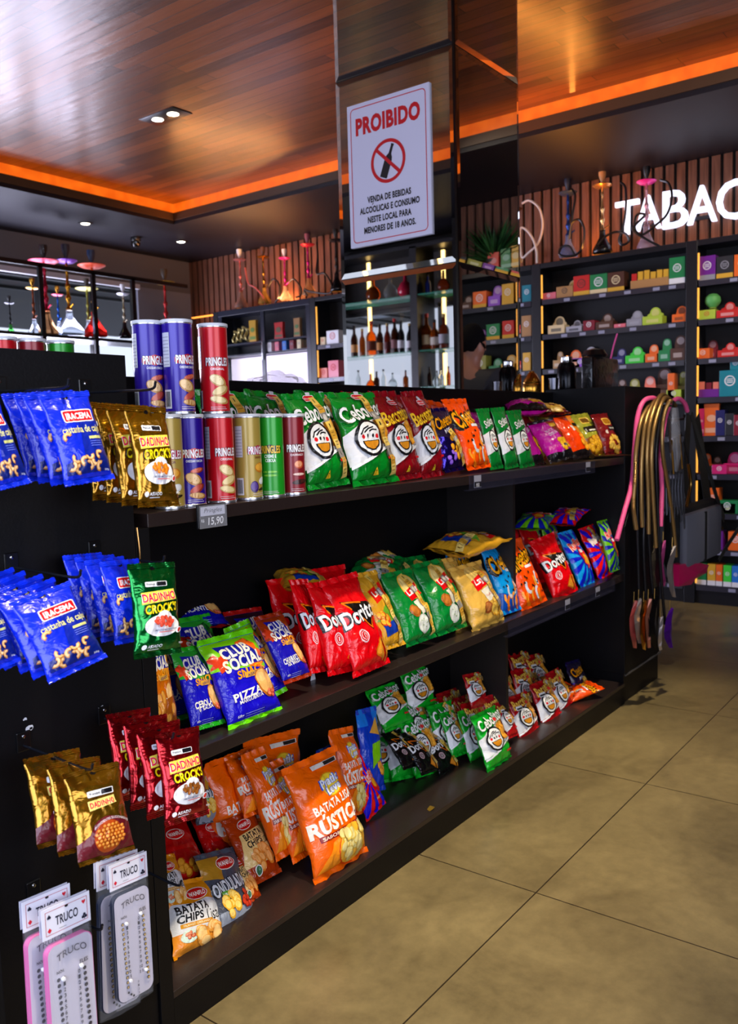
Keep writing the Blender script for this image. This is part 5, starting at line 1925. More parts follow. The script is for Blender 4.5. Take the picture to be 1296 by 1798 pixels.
def make_truco(edge, seed=0):
    W, H, th = .088, .215, .013
    root = bpy.data.objects.new('score_board_pack', None); COL.objects.link(root)
    white = M('c4bfce', .35)
    em = M(edge, .4)
    dark = M('23222a', .6)
    q = MB()
    r_ = .016

    def rr(w_, h_, r_, y0):
        P_ = []
        for (cx, cy, s) in ((w_ / 2 - r_, y0 + h_ - r_, 0), (-w_ / 2 + r_, y0 + h_ - r_, 1), (-w_ / 2 + r_, y0 + r_, 2), (w_ / 2 - r_, y0 + r_, 3)):
            for i in range(7):
                t = (s + i / 6) * PI / 2
                P_.append((cx + r_ * math.cos(t), cy + r_ * math.sin(t)))
        return P_
    q.prism(rr(W, H, r_, 0), em, 'Y', -th / 2, th / 2)
    q.prism(rr(W - .002, H - .002, r_, .001), white, 'Y', -th / 2 - .0006, -th / 2)
    yf = -th / 2 - .0009
    art = Art(lambda x, y, off: Vector((x, yf - off * .3, y)), [], [], inkf=lambda h: M(h, .5))
    hole_c, shade_c = '18161c', ('c8a45a' if edge != 'e06aa8' else '3a3038')
    for s, x in ((0, -.026), (1, .024)):
        for k in range(14):
            art.ell(x + (k * .0004), .155 - k * .0098, .0034, .0034, hole_c, 10)
            art.ell(x + .0006 + (k * .0004), .1546 - k * .0098, .0022, .0024, shade_c, 8)
        for k in range(12):
            art.text(str(k), x + (.010 if s == 0 else -.012), .155 - k * .0098, .0042 if k < 10 else .0075, .0066, '2c2832', .02)
    for k, (x, y) in enumerate(((-.022, .018), (-.016, .012), (-.010, .007))):
        art.ell(x, y, .0024, .0024, hole_c, 10)
    for k in range(4):
        art.text(str(k), .003, .030 - k * .0075, .003, .0045, '4a4652', .01)
    art.text('TRUCO', .0, H - .017, .058, .012, '4a4652', .01, curve=-.5)
    art.text('NÓS', -.024, .170, .014, .006, '2c2832', .03); art.text('ELES', .022, .170, .016, .007, '2c2832', .03)
    V, Fs, I, mt = art.finish()
    bd = q.build('board', root)
    pr = mesh_obj('engraving', V, Fs, I, mt, smooth=False); pr.parent = bd
    for x, y in ((-.020, .156), (.016, .163), (-.017, .040), (.022, .046)):
        b = MB(); b.lathe([(0, .009), (.0028, .0085), (.0038, .006), (.0038, .004), (.0016, .003), (.0016, 0)], M('f2f2f6', .3), n=12, mtx=Matrix.Translation((x, yf, y)) @ Matrix.Rotation(PI / 2, 4, 'X')); b.build('peg_pin', root, True)
    # header card
    hw, hh, hy = .094, .052, H + .012
    h = MB(); h.box((-hw / 2, -.0022, hy), (hw / 2, -.0002, hy + hh), M('e9e7f2', .45)); h.box((-hw / 2, .006, hy + .004), (hw / 2, .0072, hy + hh), M('d9d7e6', .45))
    hc = h.build('header_card', root)
    a2 = Art(lambda x, y, off: Vector((x, -.0024 - off * .3, hy + y)), [], [], inkf=lambda h_: M(h_, .5))
    for (x0, y0, x1, y1) in ((-.041, .006, .041, .0068), (-.041, .0452, .041, .046), (-.041, .006, -.0402, .046), (.0402, .006, .041, .046)):
        a2.rect(x0, y0, x1, y1, 'b8283c')
    a2.text('TRUCO', .0, .026, .044, .016, '16162e', .03)
    a2.poly(heart(.034, .038, .0042), 'd81c34')
    a2.poly([(-.034, .009), (-.030, .0135), (-.034, .018), (-.038, .0135)], 'd81c34')
    sp = [(x, .074 - y) for x, y in heart(-.034, .0375, .0042)]; a2.poly(sp, '16162e'); a2.poly([(-.036, .0335), (-.032, .0335), (-.034, .039)], '16162e')
    for dx, dy in ((0, .003), (-.003, -.001), (.003, -.001)): a2.ell(.034 + dx, .013 + dy, .0026, .0026, '16162e', 10)
    a2.rect(.0332, .008, .0348, .013, '16162e')
    a2.rect(-.016, .011, -.002, .0116, '16162e')
    a2.ell(0, .044, .0035, .0022, '0a0a10', 10)
    V, Fs, I, mt = a2.finish()
    pr = mesh_obj('card_print', V, Fs, I, mt, smooth=False); pr.parent = hc
    s = MB()
    n = 6
    for side, yy in ((0, -.0155), (1, .0115)):
        g_ = [[Vector((-hw / 2 * .98 + hw * .98 * i / n, yy * (math.sin(PI * (i + .02) / (n + .04)) * .8 + .2) * (1 if j else .5) + .001 * math.sin(i * 2.1 + j * 1.7), -.012 + (hy + .014) * j / 8)) for j in range(9)] for i in range(n + 1)]
        for i in range(n):
            for j in range(8):
                s.face([g_[i][j], g_[i + 1][j], g_[i + 1][j + 1], g_[i][j + 1]], PLASTIC)
    bmesh.ops.remove_doubles(s.bm, verts=s.bm.verts, dist=1e-5)
    s.build('plastic_sleeve', root, True)
    return root


_TR = {}


def truco(edge, tl, tr, label, Y, drop=.0, yaw=0.0):
    if edge not in _TR:
        o = make_truco(edge); _TR[edge] = o
    else:
        o = dup(_TR[edge])
    a, b = hit(tl[0], tl[1], 'Y', Y), hit(tr[0], tr[1], 'Y', Y)
    x = b - a
    up = Vector((0, .10, 1))
    s = x.length / .094
    put_frame(o, Vector((0, 0, 0)), x, up, s, s, s)
    x_, n_, u_ = frame(x, up)
    o.matrix_basis.translation = (a + b) / 2 - u_ * (.279 * s)
    return tag(o, label, 'game board')


truco('e06aa8', (71, 1600), (155, 1563), 'front pink-edged score board pack on the lowest left peg', 1.415)
truco('e06aa8', (37, 1585), (121, 1550), 'rear pink-edged score board pack on the lowest left peg', 1.455)
truco('0c1a36', (190, 1521), (256, 1494), 'front navy-edged score board pack on the lowest right peg', 1.46)
truco('0c1a36', (168, 1516), (240, 1490), 'rear navy-edged score board pack on the lowest right peg', 1.50)
# ================================================================== MIRRORED COLUMN AND SIGN
KX0, KX1, KY0, KY1 = 3.671, 4.335, 2.20, 2.925
MIR = M('cac9c8', 0.015, 1.0)
MIRB = M('d8d6d2', 0.02, 1.0)
col = thing('mirror_column', 'square column clad in bronze mirror tiles behind the gondola', 'column', ((KX0 + KX1) / 2, (KY0 + KY1) / 2, 0))
q = MB(); q.box((KX0 + .008, KY0 + .008, 0), (KX1 - .008, KY1 - .008, ZT), M('0a0a0c', .5)); q.build('core', col)


def mirror_tile(axis, pos, a0, a1, z0, z1, sgn, name='mirror_tile'):
    """bevelled mirror: flat field, border sloping back"""
    b, dp = .026, .0045
    q = MB()

    def Pt(a, z, d):
        return (pos + sgn * d, a, z) if axis == 'X' else (a, pos + sgn * d, z)
    O = [(a0, z0), (a1, z0), (a1, z1), (a0, z1)]
    I = [(a0 + b, z0 + b), (a1 - b, z0 + b), (a1 - b, z1 - b), (a0 + b, z1 - b)]
    q.face([Pt(a, z, 0) for a, z in I], MIR)
    for k in range(4):
        j = (k + 1) % 4
        q.face([Pt(*O[k], dp), Pt(*O[j], dp), Pt(*I[j], 0), Pt(*I[k], 0)], MIRB)
        q.face([Pt(*O[k], dp), Pt(*O[j], dp), Pt(*O[j], .008), Pt(*O[k], .008)], MIRB)
    return q.build(name, col)


gap = .0025
for (z0, z1) in ((.28, 1.285), (1.285, 2.288), (2.288, 3.292), (3.292, ZT)):
    mirror_tile('X', KX0, KY0 + .004, KY1 - .004, z0 + gap, z1 - gap, 1)
    mirror_tile('X', KX1, KY0 + .004, KY1 - .004, z0 + gap, z1 - gap, -1)
    mirror_tile('Y', KY0, KX0 + .012, KX1 - .004, z0 + gap, z1 - gap, 1)
    mirror_tile('Y', KY1, KX0 + .012, KX1 - .004, z0 + gap, z1 - gap, -1)
q = MB(); q.box((KX0 - .002, KY0 - .002, .28), (KX0 + .010, KY0 + .010, ZT), M('0a0a0c', .25)); q.build('corner_strip', col)
q = MB(); q.box((KX0 - .004, KY0 - .004, 0), (KX1 + .004, KY1 + .004, .28), M('101012', .4)); q.build('base_plinth', col)

# the sign
sy0, sy1, sz0, sz1 = 2.336, 2.838, 2.438, 3.148
sg = thing('warning_sign', 'white PROIBIDO sign with a crossed-out bottle on the mirrored column', 'sign', (KX0, (sy0 + sy1) / 2, (sz0 + sz1) / 2))
q = MB(); q.box((KX0 - .012, sy0, sz0), (KX0 - .0005, sy1, sz1), M('d3d5ec', .35), .0008); q.build('board', sg)
SW, SHH = sy1 - sy0, sz1 - sz0
inkm = lambda h: M(h, .5)
a = Art(lambda x, y, off: Vector((KX0 - .0122 - off * .4, sy1 - x, sz0 + y)), [], [], step=.0002, inkf=inkm)
RED, BLK = 'c4141e', '16161a'
mg, lw, rr_ = .022, .0045, .022


def frame_path(i, r):
    P_ = []
    for (cx, cy, s) in ((SW - i - r, SHH - i - r, 0), (i + r, SHH - i - r, 1), (i + r, i + r, 2), (SW - i - r, i + r, 3)):
        for k in range(7):
            t = (s + k / 6) * PI / 2
            P_.append((cx + r * math.cos(t), cy + r * math.sin(t)))
    return P_ + [P_[0]]


a.line(frame_path(mg, rr_), lw, RED)
a.text('PROIBIDO', SW / 2, SHH - .115, .395, .088, RED, .05, raw=True)
cx, cy, r = SW * .50, SHH * .555, .098
P_ = [(-.021, -.083), (.021, -.083), (.0225, -.078), (.0225, .005), (.018, .022), (.0085, .036), (.0075, .072), (.009, .074), (.009, .083), (-.009, .083), (-.009, .074), (-.0075, .072), (-.0085, .036), (-.018, .022), (-.0225, .005), (-.0225, -.078)]
ca, sa = math.cos(-.38), math.sin(-.38)
a.poly([(cx + x * ca - y * sa, cy + x * sa + y * ca) for x, y in P_], BLK)
a.ring(cx, cy, r, r, .017, RED, 40)
a.line([(cx - r * .72, cy + r * .66), (cx + r * .72, cy - r * .66)], .017, RED)
for i, s in enumerate(('VENDA DE BEBIDAS', 'ALCOOLICAS E CONSUMO', 'NESTE LOCAL PARA', 'MENORES DE 18 ANOS.')):
    wds = (.27, .37, .27, .32)
    a.text(s, SW / 2, .225 - i * .050 , wds[i], .033, BLK, .04, raw=True)
ax_, ay_ = SW / 2 - .185 + .37 * .222, .225 - .05 + .021
a.poly([(ax_ - .003, ay_), (ax_ + .001, ay_), (ax_ + .008, ay_ + .009), (ax_ + .001, ay_ + .009)], BLK)
V, Fs, I, mt = a.finish()
o = mesh_obj('sign_print', V, Fs, I, mt, smooth=False); o.parent = sg; o.data.transform(Matrix.Translation(-sg.location))

# ================================================================== HOSES AND BAG ON THE END CABINET
GOLDH = M('a5824e', .34, .7); BLKH = M('16151a', .35, .2); PINKH = M('f05a96', .38)
rod = thing('hose_hook', 'metal hook on the end cabinet carrying the bundle of hoses', 'hook', (4.62, GY, 1.575))
q = MB(); q.tube([(4.62, GY - .002, 1.575), (4.62, GY - .17, 1.575), (4.62, GY - .178, 1.60)], .006, BLACKMET, 10); q.build('arm', rod, True)
q = MB(); q.lathe([(0, 0), (.022, 0), (.022, -.006), (0, -.006)], BLACKMET, (4.62, GY - .0, 1.575), 16, Matrix.Rotation(-PI / 2, 4, 'X')); q.build('rose', rod, True)
brk = thing('gold_bracket', 'thin gold bar sticking out beside the top shelf end', 'bracket', (4.30, 1.62, 1.325))
pts = [hit(1040, 801, 'Y', GY - .004), hit(1090, 799, 'Y', GY - .01), hit(1145, 800, 'Y', GY - .014)]
q = MB(); q.tube(pts, .004, BRASS, 8); q.build('bar', brk, True)
q = MB(); q.lathe([(0, -.004), (.012, -.004), (.012, .004), (0, .004)], BRASS, pts[0], 12, Matrix.Rotation(PI / 2, 4, 'Y')); q.build('end_cap', brk, True)


def hose(pix, Y, r, mat, label, rib=0.0, grp=None, tip=None):
    P_ = [hit(x, y, 'Y', Y + (dy if True else 0)) for x, y, dy in pix]
    pts = smoothpath(P_, 40 if rib else 10)
    q = MB(); q.tube(pts, r, mat, 10 if not rib else 9, rib)
    root = thing('hookah_hose', label, 'hose', P_[0], grp)
    q.build('hose', root, True, angle=1.2)
    if tip:
        d = (pts[-1] - pts[-4]).normalized()
        q = MB(); q.tube([pts[-1], pts[-1] + d * .03, pts[-1] + d * .09], [r * 1.15, r * .9, r * .55], tip, 10); q.build('mouthpiece', root, True)
    return root


hose([(1083, 948, 0), (1096, 900, 0), (1109, 850, 0), (1114, 790, 0), (1119, 735, 0), (1130, 705, -.01), (1148, 699, -.03), (1160, 712, -.02)], 1.60, .0125, PINKH, 'pink hose on the left side of the bundle, its end hanging free')
hose([(1160, 924, 0), (1162, 860, 0), (1160, 800, 0), (1166, 745, 0), (1176, 712, 0), (1190, 700, -.02), (1202, 708, -.03), (1207, 722, -.03)], 1.52, .0125, PINKH, 'pink hose on the right side, arching over the clear bag')
for i, (pix, Y, lb) in enumerate((
        ([(1117, 930, 0), (1112, 890, 0), (1115, 840, 0), (1117, 790, 0), (1127, 735, 0), (1146, 708, 0), (1160, 716, .02)], 1.58, 'gold ribbed hose, leftmost of the gold ones'),
        ([(1128, 926, 0), (1126, 870, 0), (1127, 800, 0), (1134, 740, 0), (1152, 702, 0), (1170, 704, .02)], 1.56, 'gold ribbed hose, second from the left'),
        ([(1139, 938, 0), (1138, 870, 0), (1136, 800, 0), (1142, 740, 0), (1160, 695, 0), (1178, 702, .02)], 1.54, 'gold ribbed hose, third from the left'),
        ([(1152, 962, 0), (1147, 880, 0), (1144, 800, 0), (1150, 745, 0), (1166, 700, 0), (1180, 708, .02)], 1.52, 'gold ribbed hose, fourth from the left'),
        ([(1187, 978, 0), (1182, 920, 0), (1172, 850, 0), (1163, 790, 0), (1165, 735, 0), (1176, 705, .0), (1186, 712, .02)], 1.50, 'gold ribbed hose crossing to the right over the pink one'))):
    hose(pix, Y, .0105, GOLDH, lb, .13, 'gold hoses on the end cabinet')
for i, (pix, Y, lb) in enumerate((
        ([(1122, 1046, 0), (1120, 960, 0), (1119, 880, 0), (1121, 790, 0), (1128, 735, 0), (1144, 712, 0)], 1.585, 'black hose, leftmost, ending above the metallic pendants'),
        ([(1134, 1050, 0), (1130, 960, 0), (1132, 880, 0), (1129, 790, 0), (1138, 735, 0), (1150, 712, 0)], 1.565, 'black hose between the second and third gold ones'),
        ([(1146, 1042, 0), (1140, 960, 0), (1137, 880, 0), (1148, 790, 0), (1150, 735, 0), (1156, 712, 0)], 1.545, 'black hose in the middle of the bundle'),
        ([(1168, 1096, 0), (1160, 1000, 0), (1155, 900, 0), (1152, 800, 0), (1158, 740, 0), (1162, 714, 0)], 1.51, 'long black hose reaching lowest of the bundle'),
        ([(1097, 925, 0), (1106, 890, 0), (1116, 850, 0), (1119, 790, 0), (1124, 740, 0)], 1.61, 'thin black hose beside the pink one'))):
    hose(pix, Y, .0080 if i < 4 else .004, BLKH, lb, .06 if i < 4 else 0, 'black hoses on the end cabinet')


def pendant(px, y0, y1, w_, Y, mat, label, tilt=0.0, seed=0):
    """faceted leaf-shaped metal pendant seen edge-on among its neighbours"""
    t_ = thing('hose_pendant', label, 'pendant', hit(px, y0, 'Y', Y), 'faceted metal pendants below the hoses')
    z1, z0 = hit(px, y0, 'Y', Y).z, hit(px, y1, 'Y', Y).z
    c = hit(px, (y0 + y1) / 2, 'Y', Y)
    q = MB()
    rd = random.Random(seed)
    n = 6
    k = q.mi(mat)
    rows = []
    for i in range(n + 1):
        v = i / n
        hw = w_ * (math.sin(PI * (0.08 + .84 * v)) ** .7) * rd.uniform(.85, 1.1)
        cx_ = c.x + w_ * .9 * (math.sin(PI * v) - .5) * -1 + tilt * (v - .5)
        z = z0 + (z1 - z0) * v
        off = rd.uniform(-.004, .004)
        rows.append([q.bm.verts.new(p) for p in ((cx_ - hw, Y + off, z), (cx_ + rd.uniform(-.3, .3) * hw, Y - .012 + off, z + rd.uniform(-.008, .008)), (cx_ + hw, Y + off, z), (cx_, Y + .010, z))])
    for a_, b_ in zip(rows, rows[1:]):
        for j in range(4):
            f = q.bm.faces.new([a_[j], a_[(j + 1) % 4], b_[(j + 1) % 4], b_[j]]); f.material_index = k
    q.bm.faces.new(rows[0]).material_index = k; q.bm.faces.new(rows[-1]).material_index = k
    q.build('plate', t_)
    q = MB(); q.tube([(c.x, Y, z1 - .005), (c.x + .004, Y, z1 + .05)], .0025, BRASS, 6); q.build('stem', t_)
    return t_


ROSE = M('d8807c', .34, .9); SIL = M('d6d0d8', .32, .9); PUR = M('5c18b0', .35, .7); BLKF = M('08080c', .2, .3)
for i, (px, y0, y1, w_, Y, m_, lb) in enumerate((
        (1113, 1056, 1138, .016, 1.585, ROSE, 'rose metal pendant, leftmost at the bottom of the bundle'),
        (1121, 1052, 1130, .018, 1.565, SIL, 'silver faceted pendant beside the rose one'),
        (1130, 1055, 1140, .014, 1.545, GOLD, 'gold faceted pendant in the middle of the row'),
        (1138, 1052, 1138, .010, 1.525, M('d8907c', .34, .9), 'copper edged pendant next to the gold one'),
        (1149, 1050, 1142, .026, 1.515, BLKF, 'black faceted pendant right of the copper one'),
        (1159, 1084, 1143, .008, 1.50, SIL, 'thin silver pendant right of the black one'),
        (1176, 1070, 1138, .026, 1.49, PUR, 'purple pendant at the lower right of the bundle'),
        (1180, 960, 1048, .022, 1.50, SIL, 'silver leaf-shaped pendant hanging higher, right of the hoses'),
        (1164, 950, 1030, .014, 1.52, M('b0488c', .35, .7), 'plum pendant behind the silver leaf'),
        (1148, 960, 1032, .014, 1.56, M('6a6458', .3, .8), 'grey pendant between the black hoses'))):
    pendant(px, y0, y1, w_ * 2.5, Y, m_, lb, 0, i)

TONG = M('4a4a50', .4, .8)
# clear bag of tongs
t_ = thing('plastic_bag', 'clear crumpled plastic bag of small parts hanging right of the hoses', 'plastic bag', hit(1186, 720, 'Y', 1.50))
c0, c1 = hit(1184, 716, 'Y', 1.50), hit(1186, 828, 'Y', 1.50)
q = MB()
n, mm = 12, 14
rows = []
for j in range(mm + 1):
    v = j / mm
    cc = c0.lerp(c1, v)
    rw = .052 * (.35 + .65 * math.sin(PI * min(1, v * .8 + .12)))
    ring_ = []
    for i in range(n):
        t = 2 * PI * i / n
        k_ = 1 + .32 * noise.noise(Vector((math.cos(t) * 1.6, math.sin(t) * 1.6, v * 4)))
        ring_.append(q.bm.verts.new((cc.x + rw * k_ * math.cos(t), cc.y + rw * .5 * k_ * math.sin(t), cc.z)))
    rows.append(ring_)
kk = q.mi(M('cfd0da', .08, alpha=.22, spec=1.0))
for a_, b_ in zip(rows, rows[1:]):
    for i in range(n):
        f = q.bm.faces.new([a_[i], a_[(i + 1) % n], b_[(i + 1) % n], b_[i]]); f.material_index = kk
q.build('film', t_, True)
q = MB()
for k in range(5):
    x, y = 1174 + k * 5, 735 + (k * 37) % 40
    q.tube([hit(x, y, 'Y', 1.50), hit(x + 4, y + 60, 'Y', 1.50)], .006, (M('3a2a22', .4), BRASS, M('14141a', .4))[k % 3], 6)
q.build('contents', t_, True)
for k in range(6):
    x = 1172 + k * 5.2
    tg = thing('charcoal_tongs', 'slim steel tongs hanging under the clear bag, number %s from the left' % ('one', 'two', 'three', 'four', 'five', 'six')[k], 'tongs', hit(x, 826, 'Y', 1.51))
    q = MB(); q.tube([hit(x, 826, 'Y', 1.51), hit(x - 2, 860, 'Y', 1.505), hit(x - 1 + k, 905 + 12 * (k % 3), 'Y', 1.50)], .0028, TONG, 6); q.tube([hit(x + 2, 826, 'Y', 1.512), hit(x + 3, 860, 'Y', 1.515), hit(x + k, 903 + 12 * (k % 3), 'Y', 1.51)], .0028, TONG, 6); q.build('prongs', tg, True)
tg = thing('hose_sleeve', 'short bent brass tube hanging left of the shoulder bag strap', 'tube', hit(1210, 850, 'Y', 1.52))
q = MB(); q.tube(smoothpath([hit(1209, 815, 'Y', 1.52), hit(1213, 850, 'Y', 1.52), hit(1206, 890, 'Y', 1.52)], 8), .009, BRASS, 10); q.build('tube', tg, True)
q = MB(); q.tube([hit(1209, 818, 'Y', 1.52), hit(1196, 760, 'Y', 1.52), Vector((4.62, 1.52, 1.582))], .002, BLACKMET, 6); q.build('cord', tg, True)

# shoulder bag hanging beside the cabinet
BLKC = M('0c0d10', .8, bump=.2, bscale=200); GREYC = M('6e717e', .75, bump=.25, bscale=160)
YB = 1.60
hk = thing('side_hook', 'black hook on the right side of the end cabinet for the shoulder bag', 'hook', (4.945, YB + .06, 1.52))
q = MB(); q.tube([(4.945, YB + .06, 1.50), (5.25, YB + .06, 1.50), (5.35, YB + .04, 1.505), (5.36, YB + .04, 1.53)], .007, BLACKMET, 8); q.build('arm', hk, True)
q = MB(); q.box((4.945, YB + .035, 1.47), (4.951, YB + .085, 1.53), BLACKMET); q.build('plate', hk)
bag = thing('shoulder_bag', 'black shoulder bag with a grey front pocket hanging right of the hoses', 'bag', hit(1230, 985, 'Y', YB))
pl, pr = hit(1196, 940, 'Y', YB), hit(1266, 940, 'Y', YB)
zt_, zb_ = hit(1230, 892, 'Y', YB).z, hit(1228, 992, 'Y', YB).z
q = MB()
q.box((pl.x - .0, YB, zb_), (pr.x + .03, YB + .12, zt_ + .03), BLKC, .055); q.build('body', bag, True)
q = MB(); q.box((pl.x + .01, YB - .035, zb_ + .02), (pr.x - .10, YB + .02, zt_ - .005), GREYC, .027); q.build('front_pocket', bag, True)
mx_ = (pl.x + pr.x) / 2 - .045
q = MB(); q.box((mx_ - .022, YB - .037, zb_ + .022), (mx_ + .022, YB - .028, zt_ - .02), BLKC, .002); q.build('webbing_strip', bag)


def strap(pix, wd, name, dy=0.0, mat=BLKC):
    P_ = smoothpath([hit(x, y, 'Y', YB + dy + d) for x, y, d in pix], 6)
    q = MB()
    k = q.mi(mat)
    rows = []
    for i, p in enumerate(P_):
        t = (P_[min(i + 1, len(P_) - 1)] - P_[max(i - 1, 0)]).normalized()
        s = t.cross(Vector((0, 1, 0))).normalized() * wd / 2
        rows.append([q.bm.verts.new(p + s + Vector((0, -.002, 0))), q.bm.verts.new(p - s + Vector((0, -.002, 0))), q.bm.verts.new(p - s + Vector((0, .002, 0))), q.bm.verts.new(p + s + Vector((0, .002, 0)))])
    for a_, b_ in zip(rows, rows[1:]):
        for j in range(4):
            f = q.bm.faces.new([a_[j], a_[(j + 1) % 4], b_[(j + 1) % 4], b_[j]]); f.material_index = k
    q.build(name, bag)


strap([(1214, 728, 0), (1226, 765, 0), (1242, 815, 0), (1256, 865, 0), (1272, 912, .03)], .05, 'shoulder_strap', 0, M('1d2124', .8))
strap([(1210, 728, .05), (1206, 790, .05), (1206, 850, .05), (1212, 905, .04)], .10, 'strap_fold', .03)
strap([(1222, 735, .08), (1232, 800, .08), (1240, 860, .07), (1246, 905, .05)], .16, 'flap', .05)
strap([(1296, 930, 0), (1276, 960, .02), (1262, 985, .04)], .04, 'lower_strap', 0, M('1d2124', .8))
q = MB(); q.tube([hit(1268, 925, 'Y', YB), hit(1273, 938, 'Y', YB - .01), hit(1274, 946, 'Y', YB - .01)], .004, BRASS, 6); q.build('zip_pull', bag, True)
pk = thing('cloth_pouch', 'crumpled magenta pouch hanging under the shoulder bag', 'pouch', hit(1220, 990, 'Y', YB - .02))
q = MB()
A_ = [hit(x, y, 'Y', YB - .02) for x, y in ((1193, 992), (1218, 986), (1245, 992), (1238, 1006), (1222, 1016), (1212, 1026), (1192, 1030))]
k = q.mi(M('d01460', .4, coat=.4))
f1 = [q.bm.verts.new(v + Vector((0, -.008 * (i % 2), 0))) for i, v in enumerate(A_)]
f2 = [q.bm.verts.new(v + Vector((.01, .05, .0))) for v in A_]
cc = q.bm.verts.new(sum(A_, Vector()) / 7 + Vector((0, -.03, 0)))
for i in range(7):
    j = (i + 1) % 7
    q.bm.faces.new([f1[i], f1[j], cc]).material_index = k
    q.bm.faces.new([f1[i], f1[j], f2[j], f2[i]]).material_index = k
q.bm.faces.new(f2).material_index = k
q.build('fabric', pk)

# things standing on the end cabinet
ZC = 1.682
t_ = thing('zip_pouch', 'black stand-up pouch with a pink straw on the end cabinet', 'pouch', (4.70, 1.98, ZC))
bx0 = hit(1030, 640, 'Y', 2.0); bx1 = hit(1077, 640, 'Y', 2.0)
zt2 = hit(1050, 628, 'Y', 2.0).z
t_.location = ((bx0.x + bx1.x) / 2, 2.0, ZC)
q = MB(); q.box((bx0.x, 1.965, ZC), (bx1.x, 2.035, max(zt2, ZC + .12)), M('0a0a0d', .35, coat=.4, bump=.5, bscale=18), .014); q.build('body', t_, True)
c = hit(1046, 618, 'Y', 2.0)
q = MB(); q.lathe([(0, -.018), (.065, -.014), (.075, 0), (.055, .03), (0, .042)], M('0c0c10', .3, coat=.4), (c.x - .02, 2.0, max(zt2, ZC + .12) + .01), 20); q.build('round_cap', t_, True)
q = MB(); q.tube([hit(1072, 632, 'Y', 1.99), hit(1078, 606, 'Y', 1.985), hit(1084, 586, 'Y', 1.98)], .005, M('e05aa0', .4), 8); q.build('straw', t_, True)
bx = hit(995, 650, 'Y', 2.02)
t_ = thing('thermos_flask', 'black steel flask with a silver cap left of the zip pouch', 'flask', (bx.x, 2.02, ZC))
q = MB(); q.lathe([(0, 0), (.050, 0), (.052, .01), (.052, .12), (.040, .145), (.03, .15)], M('0b0b10', .2, .6), (bx.x, 2.02, ZC), 24); q.build('body', t_, True)
q = MB(); q.lathe([(.03, .15), (.032, .155), (.030, .18), (.012, .186), (0, .187)], CHROME, (bx.x, 2.02, ZC), 20); q.build('cap', t_, True)
bx = hit(972, 668, 'Y', 2.03)
t_ = thing('steel_cup', 'small steel cup beside the black flask', 'cup', (bx.x, 2.03, ZC))
q = MB(); q.lathe([(0, 0), (.024, 0), (.028, .06), (.026, .06), (.022, .004), (0, .004)], M('70707a', .25, 1.0), (bx.x, 2.03, ZC), 18); q.build('body', t_, True)
# gold bowl standing behind the back panel on a rear ledge
lg = thing('rear_display_counter', 'black counter behind the gondola back panel, carrying the gold bowl', 'counter', (4.6, 2.35, 0))
q = MB(); q.box((4.345, 2.10, 0), (5.4, 2.6, 1.63), BLACKWOOD, .003); q.build('body', lg)
q = MB(); q.box((4.345, 2.097, 1.63), (5.41, 2.61, 1.652), BLACKWOOD, .002); q.build('top', lg)
bx = hit(934, 680, 'Y', 2.17)
t_ = thing('brass_bowl', 'stepped brass bowl with a domed lid behind the snack bags', 'bowl', (bx.x, 2.17, 1.652))
sc_ = .072
q = MB(); q.lathe([(0, 0), (.62 * sc_, 0), (.7 * sc_, .012), (.72 * sc_, .062), (.66 * sc_, .07)], GOLD, (bx.x, 2.17, 1.652), 26); q.build('bowl', t_, True)
q = MB(); q.lathe([(.66 * sc_, .07), (.68 * sc_, .076), (.55 * sc_, .098), (.5 * sc_, .101), (.34 * sc_, .122), (.22 * sc_, .129), (.2 * sc_, .137), (0, .139)], GOLD, (bx.x, 2.17, 1.652), 26); q.build('lid', t_, True)
# crumpled clear bag on the back panel top
c0, c1 = hit(460, 672, 'Y', 2.12), hit(560, 674, 'Y', 2.12)
lg = thing('rear_counter', 'dark counter behind the back panel, left of the mirrored column', 'counter', (2.4, 2.3, 0))
q = MB(); q.box((1.75, 2.10, 0), (3.6, 2.55, 1.60), BLACKWOOD, .003); q.build('body', lg)
q = MB(); q.box((1.75, 2.097, 1.60), (3.61, 2.56, 1.625), M('1d1a24', .3), .002); q.build('top', lg)
t_ = thing('plastic_wrap', 'crumpled clear plastic bag lying behind the green bags', 'plastic bag', ((c0.x + c1.x) / 2, 2.18, 1.625))
q = MB()
bmesh.ops.create_icosphere(q.bm, subdivisions=4, radius=1.0)
for v in q.bm.verts:
    k_ = 1 + .35 * noise.noise(v.co * 2.3) + .12 * noise.noise(v.co * 6)
    v.co = Vector(((c0.x + c1.x) / 2 + v.co.x * (c1.x - c0.x) * .5 * k_, 2.18 + v.co.y * .05 * k_, 1.625 + max(0.0, .03 + v.co.z * .055 * k_)))
q.mi(M('cfcad8', .08, alpha=.3, spec=1.0))
q.build('film', t_, True)
# ================================================================== TOBACCO WALL
CXF = 7.163                     # front plane of the wall cabinets
ROWZ = [2.59, 2.285, 1.98, 1.672, 1.365, 1.06, 0.745, 0.45, 0.155]
UPR = M('101118', .35, spec=.5)
UPS = [(6.30, 6.38), (4.93, 5.02), (3.447, 3.535), (2.098, 2.187), (0.72, 0.81), (-0.66, -0.57), (-2.05, -1.96)]
GOLDLED = M('ffb347', .4, emit=0.9)
SHELFM = M('15151c', .3)
LIPM = M('30303c', .2, spec=.8)


